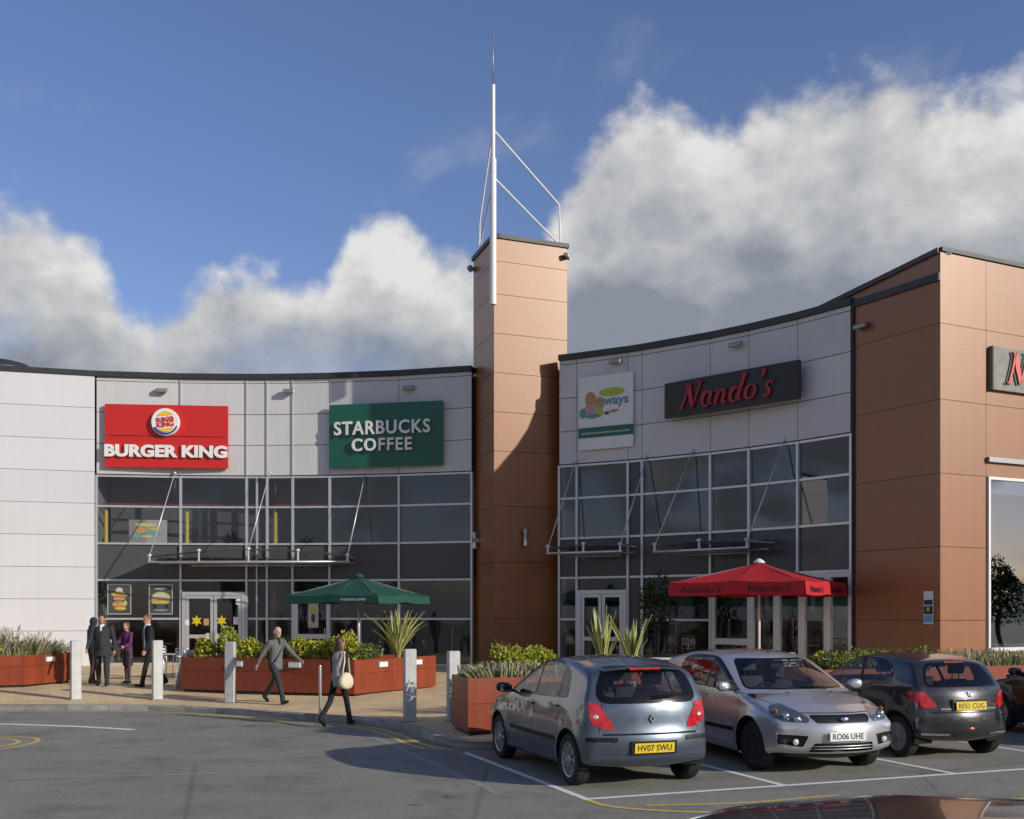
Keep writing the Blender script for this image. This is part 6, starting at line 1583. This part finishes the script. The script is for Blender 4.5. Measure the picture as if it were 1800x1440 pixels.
def cafe_table(x, y, label, mtl='alu', h=.73):
    t_ = thing('cafe_table', gp(x, y), 0.3, label, 'table', 'round cafe tables on the terrace')
    m_ = MB(); m_.lathe([(.001, h), (.34, h), (.35, h-.012), (.34, h-.025), (.001, h-.025)][::-1], n=24); m_.build('table_top', mtl, t_)
    m_ = MB(); m_.tube([(0, 0, .03), (0, 0, h-.02)], .03, 10); m_.build('stem', 'alu', t_, smooth=True)
    m_ = MB(); m_.lathe([(.24, 0), (.24, .015), (.05, .04), (.001, .04)], n=20); m_.build('foot', 'alu_dark', t_)
cafe_chair(-8.75, 29.2, R(160), 'aluminium cafe chair behind the man in the dark suit'); cafe_table(-9.55, 29.6, 'aluminium cafe table behind the woman in purple')
cafe_chair(-9.9, 30.6, R(40), 'aluminium cafe chair beyond the table behind the woman in purple')
cafe_table(-4.6, 28.2, 'aluminium cafe table in the shade of the green parasol'); cafe_chair(-5.3, 28.5, R(100), 'aluminium cafe chair left of the table under the green parasol'); cafe_chair(-3.7, 28.6, R(-80), 'aluminium cafe chair right of the table under the green parasol')
cafe_table(3.35, 24.0, 'white-topped cafe table seen between the two hatchback roofs', 'white_paint', .86); cafe_chair(4.1, 24.6, R(-60), 'metal cafe chair behind the roof of the silver hatchback', 'alu_dark')
cafe_table(6.2, 24.2, 'white-topped cafe table beside the hedge, under the red parasol', 'white_paint', .86); cafe_chair(6.7, 25.6, R(20), 'metal cafe chair under the red parasol', 'alu_dark')
# ------------------------------------------------------------------ people
mat('skin', (0.48, 0.27, 0.18), 0.55); mat('skin_tan', (0.36, 0.19, 0.115), 0.55); mat('skin_pale', (0.56, 0.34, 0.25), 0.55)
mat('hair_dark', (0.018, 0.013, 0.010), 0.6, var=0.3, vscale_=40); mat('hair_brown', (0.075, 0.036, 0.018), 0.55, var=0.4, vscale_=40); mat('hair_grey', (0.26, 0.23, 0.20), 0.7); mat('hair_ginger', (0.16, 0.07, 0.03), 0.6, var=0.3, vscale_=40)
mat('cloth_charcoal', (0.028, 0.029, 0.031), 0.85, bump=0.9, bscale=13); mat('cloth_black', (0.011, 0.011, 0.012), 0.85, bump=0.9, bscale=13); mat('cloth_grey', (0.13, 0.132, 0.132), 0.85, bump=0.9, bscale=12)
mat('cloth_sweater', (0.022, 0.023, 0.024), 0.9, bump=0.3, bscale=40); mat('shirt_white', (0.66, 0.66, 0.67), 0.7); mat('cloth_purple', (0.085, 0.016, 0.10), 0.85, bump=0.9, bscale=12, col2=(0.13, 0.03, 0.12), var=0.2, vscale_=9)
mat('cloth_taupe', (0.36, 0.325, 0.285), 0.85, bump=0.9, bscale=12); mat('cloth_red', (0.28, 0.012, 0.025), 0.8); mat('cloth_navy', (0.014, 0.022, 0.030), 0.85); mat('cloth_brown', (0.055, 0.035, 0.022), 0.85)
mat('shoe_black', (0.010, 0.010, 0.010), 0.35); mat('stocking', (0.045, 0.030, 0.028), 0.7); mat('tie', (0.10, 0.13, 0.20), 0.5); mat('bag_cream', (0.70, 0.60, 0.42), 0.6, var=0.1); mat('eye_dark', (0.02, 0.015, 0.012), 0.3); mat('lip', (0.30, 0.10, 0.08), 0.6)

def capsule(m_, a, ra, b, rb, n=12):
    a = Vector(a); b = Vector(b); d = (b-a); L_ = d.length; d = d.normalized() if L_ > 1e-6 else Vector((0, 0, 1)); u = d.orthogonal().normalized(); v = d.cross(u); rs = []
    prof = [(-math.cos(t)*ra, math.sin(t)*ra, a) for t in (0.08, .6, 1.15, 1.57)]+[(math.cos(t)*rb, math.sin(t)*rb, b) for t in (1.57, 1.15, .6, 0.08)]
    for off, r, o in prof: rs.append([o+d*off+(u*math.cos(2*math.pi*k/n)+v*math.sin(2*math.pi*k/n))*r for k in range(n)])
    m_.rings(rs)
class Fig:
    def __init__(s): s.mb = MB(); s.pr = []
    def cap(s, a, ra, b, rb, tag_): capsule(s.mb, a, ra, b, rb); s.pr.append(('c', np.array(a), ra, np.array(b), rb, tag_))
    def loft(s, rings, tag_, n=20):
        """rings: centre (x,y,z), rx, ry"""
        rs = []
        for c, rx, ry in rings: rs.append([(c[0]+rx*math.cos(2*math.pi*k/n), c[1]+ry*math.sin(2*math.pi*k/n), c[2]) for k in range(n)])
        s.mb.rings(rs); s.pr.append(('l', rings, tag_))
    def ell(s, c, r, tag_): s.mb.ell(c, r, 18, 12); s.pr.append(('e', np.array(c), np.array(r), tag_))
    def classify(s, P):
        best = np.full(len(P), 1e9); tg = np.zeros(len(P), int); tags = []
        for pr in s.pr:
            t_ = pr[-1]
            if t_ not in tags: tags.append(t_)
            i = tags.index(t_)
            if pr[0] == 'c':
                a, ra, b, rb = pr[1:5]; d = b-a; L2 = max(1e-9, d@d); q = np.clip(((P-a)@d)/L2, 0, 1); D = np.linalg.norm(P-(a+q[:, None]*d), axis=1)-(ra+(rb-ra)*q)
            elif pr[0] == 'e':
                k = np.linalg.norm((P-pr[1])/pr[2], axis=1); D = (k-1)*pr[2].min()
            else:
                zs = np.array([r[0][2] for r in pr[1]]); o = np.argsort(zs); z = P[:, 2]
                f = lambda vals: np.interp(z, zs[o], np.array(vals)[o])
                cx, cy, rx, ry = f([r[0][0] for r in pr[1]]), f([r[0][1] for r in pr[1]]), f([r[1] for r in pr[1]]), f([r[2] for r in pr[1]])
                k = np.hypot((P[:, 0]-cx)/rx, (P[:, 1]-cy)/ry); D = (k-1)*np.minimum(rx, ry); over = np.maximum(0, np.maximum(z-zs.max(), zs.min()-z)); D = np.where(over > 0, np.hypot(np.maximum(D, 0), over), D)
            m_ = D < best; best[m_] = D[m_]; tg[m_] = i
        return tg, tags
    def bake(s, name, parent, mats, voxel=0.010):
        me = s.mb.mesh('tmp'); ob = bpy.data.objects.new('tmp', me); COL.objects.link(ob)
        md = ob.modifiers.new('r', 'REMESH'); md.mode = 'VOXEL'; md.voxel_size = voxel; md.use_smooth_shade = True
        sm = ob.modifiers.new('s', 'SMOOTH'); sm.iterations = 3; sm.factor = 0.5
        bpy.context.view_layer.update(); out = bpy.data.meshes.new_from_object(ob.evaluated_get(bpy.context.evaluated_depsgraph_get())); bpy.data.objects.remove(ob)
        n = len(out.polygons); c = np.empty(n*3); out.polygons.foreach_get('center', c); tg, tags = s.classify(c.reshape(-1, 3))
        out.materials.clear()
        for t_ in tags: out.materials.append(MATS[mats[t_]])
        out.polygons.foreach_set('material_index', tg.astype(np.int32)); out.polygons.foreach_set('use_smooth', [True]*n); out.update()
        o = bpy.data.objects.new(name, out); COL.objects.link(o); o.parent = parent; return o
def hand(F, w, d, side, curl=0.5, up=None):
    """palm, four fingers and a thumb running on from the wrist w along d"""
    d = Vector(d).normalized(); acr = d.cross(Vector((1, 0, 0))*side); acr = acr.normalized() if acr.length > .1 else Vector((0, 1, 0)); inn = acr.cross(d).normalized()*(-1)
    w = Vector(w); pc = w+d*.075
    F.cap(w, .024, w+d*.045, .028, 'skin')
    for k in range(4):
        o = acr*(-.030+.020*k); F.cap(w+d*.03+o*.8, .013, pc+d*.012+o, .0115, 'skin')
        Lf = (.058, .068, .064, .050)[3-k]; b1 = pc+d*.012+o; k1 = b1+(d*math.cos(curl*.6)+inn*math.sin(curl*.6))*Lf*.55; k2 = k1+(d*math.cos(curl*1.5)+inn*math.sin(curl*1.5))*Lf*.6
        F.cap(b1, .0105, k1, .0095, 'skin'); F.cap(k1, .0095, k2, .008, 'skin')
    t0 = w+d*.025+acr*.030; t1 = t0+(d*.6+acr*.55+inn*.35).normalized()*.042; F.cap(t0, .013, t1, .011, 'skin'); F.cap(t1, .011, t1+(d*.85+inn*.4).normalized()*.03, .009, 'skin')
def person(loc, face, H, label, mats, legs, arms, build=1.0, coat=0.84, skirt=None, hair='short', head_turn=0.0, lean=0.04, belly=0.0, collar=False, female=False, hood=False, open_front=None, hold=None):
    k = H/1.76; t_ = thing('person', (loc[0], loc[1], loc[2]), math.atan2(-face[0], face[1]), label, 'person')
    F = Fig(); hipz = 0.93; hw = .090*build; TH, SH = .435, .415
    foot = []
    J = {}
    for sd, (a, kn, out_) in zip((-1, 1), legs):
        hip = Vector((sd*hw, 0, hipz)); a = R(a); kn = R(kn); ox = math.sin(R(out_))*sd
        kne = hip+Vector((ox*TH*.5, math.sin(a)*TH, -math.cos(a)*TH)); ank = kne+Vector((ox*SH*.6, math.sin(a-kn)*SH, -math.cos(a-kn)*SH)); J[sd] = (hip, kne, ank, a-kn)
        foot.append(ank.z-.075-max(0, math.sin(-(a-kn)))*.12)
    dz = -min(foot)
    def S(p): return (Vector(p)+Vector((0, 0, dz)))*k
    lt = 'legs' if skirt is None else 'stocking'
    for sd in (-1, 1):
        hip, kne, ank, ang = J[sd]; b = build
        r1, r2, r3 = (.088*b, .062*b, .050) if skirt is None else (.078, .052, .034)
        F.cap(S(hip), r1*k, S(kne), r2*k, lt); F.cap(S(kne), r2*k, S(hip.lerp(kne, 0)*0+kne.lerp(ank, .35)), (r2*.98)*k, lt); F.cap(S(kne.lerp(ank, .35)), r2*.96*k, S(ank), r3*k, lt)
        if skirt is None: F.cap(S(kne.lerp(ank, .8)), (r3+.006)*k, S(ank+Vector((0, -.005, -.02))), (r3+.010)*k, lt)
        # shoe
        pt = max(-.9, min(.5, ang)); fd = Vector((0, math.cos(pt*.9), math.sin(pt*.9)))
        heel = ank+Vector((0, -.035, -.045)); toe = ank+fd*.155+Vector((0, 0, -.052)); F.cap(S(heel), .038*k, S(ank+fd*.07+Vector((0, 0, -.048))), .040*k, 'shoe'); F.cap(S(ank+fd*.07+Vector((0, 0, -.05))), .040*k, S(toe), .032*k, 'shoe'); F.cap(S(ank), .040*k, S(heel), .036*k, 'shoe')
    ln = lambda z: max(0, z-.93)*lean*1.4
    b = build; fw = .93 if female else 1.0
    tr = [((0, ln(coat)-.0, coat), .165*b*(1.05 if coat < .8 else 1), .125*b+belly*.3), ((0, ln(.95), .95), .160*b, .120*b+belly*.6), ((0, ln(1.08)+belly*.3, 1.08), (.145 if female else .152)*b, .112*b+belly), ((0, ln(1.22)+belly*.2, 1.22), .160*b*fw, .118*b+belly*.5), ((0, ln(1.34), 1.34), .178*b*fw, .115*b), ((0, ln(1.43), 1.43), .165*b*fw, .095*b), ((0, ln(1.48), 1.485), .095, .070)]
    F.loft([(S(c), rx*k, ry*k) for c, rx, ry in tr], 'top')
    if skirt is not None:
        F.loft([(S((0, 0, skirt)), .150*k, .125*k), (S((0, 0, .80)), .160*k, .130*k), (S((0, 0, .98)), .145*k, .11*k)], 'skirt')
    else:
        F.loft([(S((0, 0, .80)), (hw+.075)*k, .105*b*k), (S((0, 0, .96)), .150*b*k, .105*b*k)], 'legs')
    if open_front:
        F.loft([(S((0, ln(1.0)+belly*.55+.022, .90)), .075*b*k, .118*b*k+belly*.4), (S((0, ln(1.15)+belly*.5+.022, 1.12)), .075*b*k, .115*b*k+belly*.6), (S((0, ln(1.3)+.02, 1.34)), .060*b*k, .112*b*k), (S((0, ln(1.44)+.02, 1.455)), .045*k, .085*k)], 'front')
    if collar: F.loft([(S((0, ln(1.4)+.035, 1.36)), .030*k, .100*b*k), (S((0, ln(1.45)+.03, 1.45)), .055*k, .078*k), (S((0, ln(1.5)+.015, 1.515)), .066*k, .066*k)], 'collar')
    # arms
    W_ = []
    for sd, (fa, ab, el_, tw) in zip((-1, 1), arms):
        sh = Vector((sd*.178*b*fw, ln(1.42), 1.415)); fa, ab, el_ = R(fa), R(ab), R(el_)
        d1 = Vector((sd*math.sin(ab), math.sin(fa)*math.cos(ab), -math.cos(fa)*math.cos(ab))).normalized(); elb = sh+d1*.285
        d2 = Vector((sd*math.sin(ab)*.7+sd*tw, math.sin(fa+el_)*math.cos(ab), -math.cos(fa+el_)*math.cos(ab))).normalized(); wr_ = elb+d2*.255
        F.cap(S(sh), .062*b*k, S(elb), .050*b*k, 'sleeve'); F.cap(S(elb), .050*b*k, S(wr_-d2*.012), .037*k, 'sleeve'); hand(F, S(wr_), d2, sd, .55); W_.append(S(wr_+d2*.08))
    # neck and head
    nb = Vector((0, ln(1.48), 1.46)); hc = Vector((0, ln(1.6)+.025, 1.635))
    F.cap(S(nb), .056*k, S(hc+Vector((0, -.015, -.05))), .052*k, 'skin')
    rz = Matrix.Rotation(R(head_turn), 3, 'Z'); hd = lambda x, y, z: S(hc+rz @ Vector((x, y, z)))
    F.ell(hd(0, -.005, .02), (.075*k, .092*k, .098*k), 'skin'); F.ell(hd(0, .022, -.045), (.058*k, .066*k, .068*k), 'skin')
    F.cap(hd(0, .085, .015), .010*k, hd(0, .102, -.018), .014*k, 'skin'); F.cap(hd(0, .052, -.10), .018*k, hd(0, .058, -.095), .018*k, 'skin')
    for sd in (-1, 1): F.cap(hd(sd*.074, -.008, .015), .016*k, hd(sd*.076, -.005, -.02), .012*k, 'skin')
    if hair == 'short': F.ell(hd(0, -.022, .042), (.080*k, .090*k, .090*k), 'hair')
    elif hair == 'bald': F.ell(hd(0, -.045, -.005), (.080*k, .068*k, .060*k), 'hair')
    elif hair == 'long':
        F.ell(hd(0, -.022, .038), (.084*k, .094*k, .094*k), 'hair'); F.loft([(hd(0, -.055, -.30), .070*k, .030*k), (hd(0, -.060, -.20), .098*k, .045*k), (hd(0, -.045, -.06), .096*k, .062*k), (hd(0, -.03, .05), .080*k, .07*k)], 'hair')
    elif hair == 'bob':
        F.ell(hd(0, -.025, .035), (.092*k, .100*k, .096*k), 'hair'); F.ell(hd(0, -.045, -.05), (.095*k, .075*k, .075*k), 'hair')
    if hood: F.ell(hd(0, -.05, .02), (.10*k, .10*k, .13*k), 'top'); F.ell(hd(0, -.09, -.13), (.12*k, .08*k, .09*k), 'top')
    o = F.bake('body', t_, mats)
    e = MB()
    for sd in (-1, 1): e.ell(hd(sd*.030, .076, .012), (.013*k, .010*k, .008*k), 8, 6)
    e.build('eyes', 'eye_dark', t_, smooth=True)
    e = MB(); e.ell(hd(0, .084, -.058), (.022*k, .008*k, .006*k), 8, 6); e.build('mouth', 'lip', t_, smooth=True)
    return t_, W_, S
base_m = dict(skin='skin', hair='hair_dark', legs='cloth_black', shoe='shoe_black', top='cloth_charcoal', sleeve='cloth_charcoal', front='cloth_sweater', collar='shirt_white', stocking='stocking', skirt='cloth_black')
mm = lambda **kw: dict(base_m, **kw)
# grey-jacketed man striding towards the kerb
pw, hw_, S_ = person((-5.19, 23.75, zg(-5.19, 23.75)), (0.78, -0.62), 1.78, 'bald man in grey jacket and dark trousers striding past the angled planter', mm(skin='skin_pale', hair='hair_grey', top='cloth_grey', sleeve='cloth_grey', legs='cloth_charcoal', collar='cloth_black'),
   legs=[(-24, 22, 0), (30, 10, 0)], arms=[(34, 20, 16, .05), (-30, 20, 10, 0)], coat=.84, hair='bald', head_turn=-8, collar=True)
m_ = MB(); P_ = [S_((-.13, .10, 1.42)), S_((-.02, .135, 1.22)), S_((.12, .12, 1.0)), S_((.165, .0, .93)), S_((.10, -.12, 1.05)), S_((-.05, -.125, 1.28)), S_((-.13, -.05, 1.46)), S_((-.13, .10, 1.42))]
m_.tube(P_, .014, 6); m_.build('strap', 'cloth_black', pw, smooth=True)
# woman walking away with a cream bag
pw2, hw2, S2_ = person((-3.33, 20.75, 0.0), (0.42, 0.91), 1.74, 'woman with long brown hair and taupe top walking away, cream bag on her shoulder', mm(hair='hair_brown', top='cloth_taupe', sleeve='cloth_black', legs='cloth_black', collar='cloth_black'),
   legs=[(-20, 24, 3), (20, 6, 2)], arms=[(12, 8, 12, 0), (-16, 12, 20, 0)], coat=.80, build=.90, female=True, hair='long', head_turn=-12)
m_ = MB(); rs = []
c0 = S2_((.25, -.12, .93)); 
for t, sx, sz in ((-.07, .10, .12), (-.05, .155, .15), (0, .175, .165), (.05, .155, .15), (.07, .10, .12)):
    rs.append([(c0[0]+t*1.0+.02*math.cos(q), c0[1]+sx*math.cos(q), c0[2]+sz*math.sin(q)-.03*abs(math.cos(q))) for q in [2*math.pi*j/18 for j in range(18)]])
bag = thing('handbag', (0, 0, 0), 0, 'cream slouchy shoulder bag carried by the woman walking away', 'bag'); bag.matrix_world = Matrix.Translation((-3.33, 20.75, 0)) @ Matrix.Rotation(math.atan2(-.42, .91), 4, 'Z')
m_.rings(rs); m_.build('pouch', 'bag_cream', bag, smooth=True)
m_ = MB(); sh_ = S2_((.15, -.02, 1.46)); m_.tube([(c0[0], c0[1]-.13, c0[2]+.10), (c0[0]-.03, sh_[1]-.10, sh_[2]-.16), (sh_[0], sh_[1]-.02, sh_[2]+.03), (sh_[0]+.03, sh_[1]+.08, sh_[2]-.10), (c0[0], c0[1]+.13, c0[2]+.10)], .016, 6); m_.build('strap', 'bag_cream', bag, smooth=True)
# group by the doors
person((-10.42, 27.5, zg(-10.42, 27.5)), (0.10, -0.99), 1.82, 'heavy man in open charcoal jacket and pale collar walking out from the doors', mm(skin='skin_tan', top='cloth_charcoal', sleeve='cloth_charcoal', legs='cloth_charcoal'), legs=[(12, 8, 4), (-12, 10, 5)], arms=[(-4, 12, 14, -.02), (8, 14, 22, -.05)], build=1.20, belly=.035, coat=.74, collar=True, open_front=True)
pp, wv, S3 = person((-10.13, 28.5, zg(-10.13, 28.5)), (-0.45, -0.89), 1.62, 'woman in purple coat and black skirt standing by the doors', mm(top='cloth_purple', sleeve='cloth_purple', hair='hair_brown'), legs=[(6, 4, 4), (-4, 2, 5)], arms=[(14, 8, 55, -.1), (24, 8, 78, -.15)], skirt=.50, coat=.72, build=.95, female=True, hair='bob', head_turn=14)
cup = MB(); cup.lathe([(.030, 0), (.042, .11), (.044, .115), (.001, .118)], n=14); o = cup.build('paper_cup', 'white_paint', smooth=True, angle=40); o.matrix_world = pp.matrix_basis @ Matrix.Translation(wv[1]+Vector((0, .015, -.02))); tag(o, 'white paper cup held by the woman in purple', 'cup')
ps, _, S4 = person((-9.16, 27.35, zg(-9.16, 27.35)), (-0.86, -0.50), 1.87, 'man in black suit, white shirt and tie looking towards the white wall', mm(skin='skin', top='cloth_black', sleeve='cloth_black', legs='cloth_black', front='shirt_white', hair='hair_ginger'), legs=[(16, 4, 1), (-20, 14, 1)], arms=[(4, 6, 20, 0), (-10, 8, 16, 0)], coat=.80, collar=True, open_front=True)
m_ = MB(); f = lambda x, y, z: S4((x, y, z)); m_.tube([f(0, .128, 1.45), f(0, .150, 1.36), f(0, .150, 1.15), f(0, .148, 1.02)], [.018, .022, .030, .012], 8); m_.build('tie', 'tie', ps, smooth=True)
person((-10.95, 28.25, zg(-10.95, 28.25)), (0.5, 0.86), 1.72, 'person in hooded navy jacket with red sleeves half hidden behind the heavy man', mm(top='cloth_navy', sleeve='cloth_red', legs='cloth_brown', hair='cloth_navy'), legs=[(8, 4, 2), (-8, 6, 2)], arms=[(4, 10, 14, 0), (-4, 10, 16, 0)], hood=True, coat=.82)
# ------------------------------------------------------------------ trees across the car park behind the viewer, mirrored in the glass
def far_tree(x, y, h, seed, label, mesh=[None]):
    t_ = thing('tree', (x, y, 0), seed*1.3, label, 'tree', 'trees across the car park')
    rg = random.Random(seed); m_ = MB(); m_.tube([(0, 0, 0), (.1, .05, h*.3), (0, 0, h*.62)], [h*.028, h*.02, h*.008], 8)
    for k in range(7): a = k*.9; z = h*(.3+.045*k); m_.tube([(0, 0, z), (h*.18*math.cos(a), h*.18*math.sin(a), z+h*.16)], [h*.010, h*.003], 6)
    m_.build('trunk', 'bark', t_, smooth=True)
    if mesh[0] is None:
        parts = [leaf_mesh((0, 0, .62), (.27, .27, .36), 3200, .040, 200, 3, wts=(.7, .2, .1))]
        setmats(parts[0], ['leaf_dark', 'leaf_green', 'leaf_olive']); mesh[0] = parts[0]
    o = bpy.data.objects.new('crown', mesh[0]); COL.objects.link(o); o.parent = t_; o.scale = (h, h, h)
for k, (x, y, h) in enumerate(((-34, -30, 9), (-22, -36, 10), (-9, -40, 8.5), (5, -38, 10.5), (18, -34, 9), (30, -26, 10), (40, -14, 9.5), (46, 2, 10), (57, 17, 5.6), (61, 12, 6.4), (60, 20, 5.2))):
    far_tree(x, y, h, 300+k, ['dark leafy tree across the car park, beyond the white wall', 'tall dark tree across the car park, facing the lavender planter', 'low dark tree across the car park, facing the double doors', 'tallest dark tree across the car park, facing the tower', 'dark tree across the car park, facing the red parasol', 'tall dark tree across the car park, facing the big window', 'dark tree at the sunny end of the car park', 'tall tree beyond the long planter on the sunny side', 'small tree mirrored in the big window', 'rounder tree mirrored in the big window', 'lowest tree mirrored at the edge of the big window'][k])
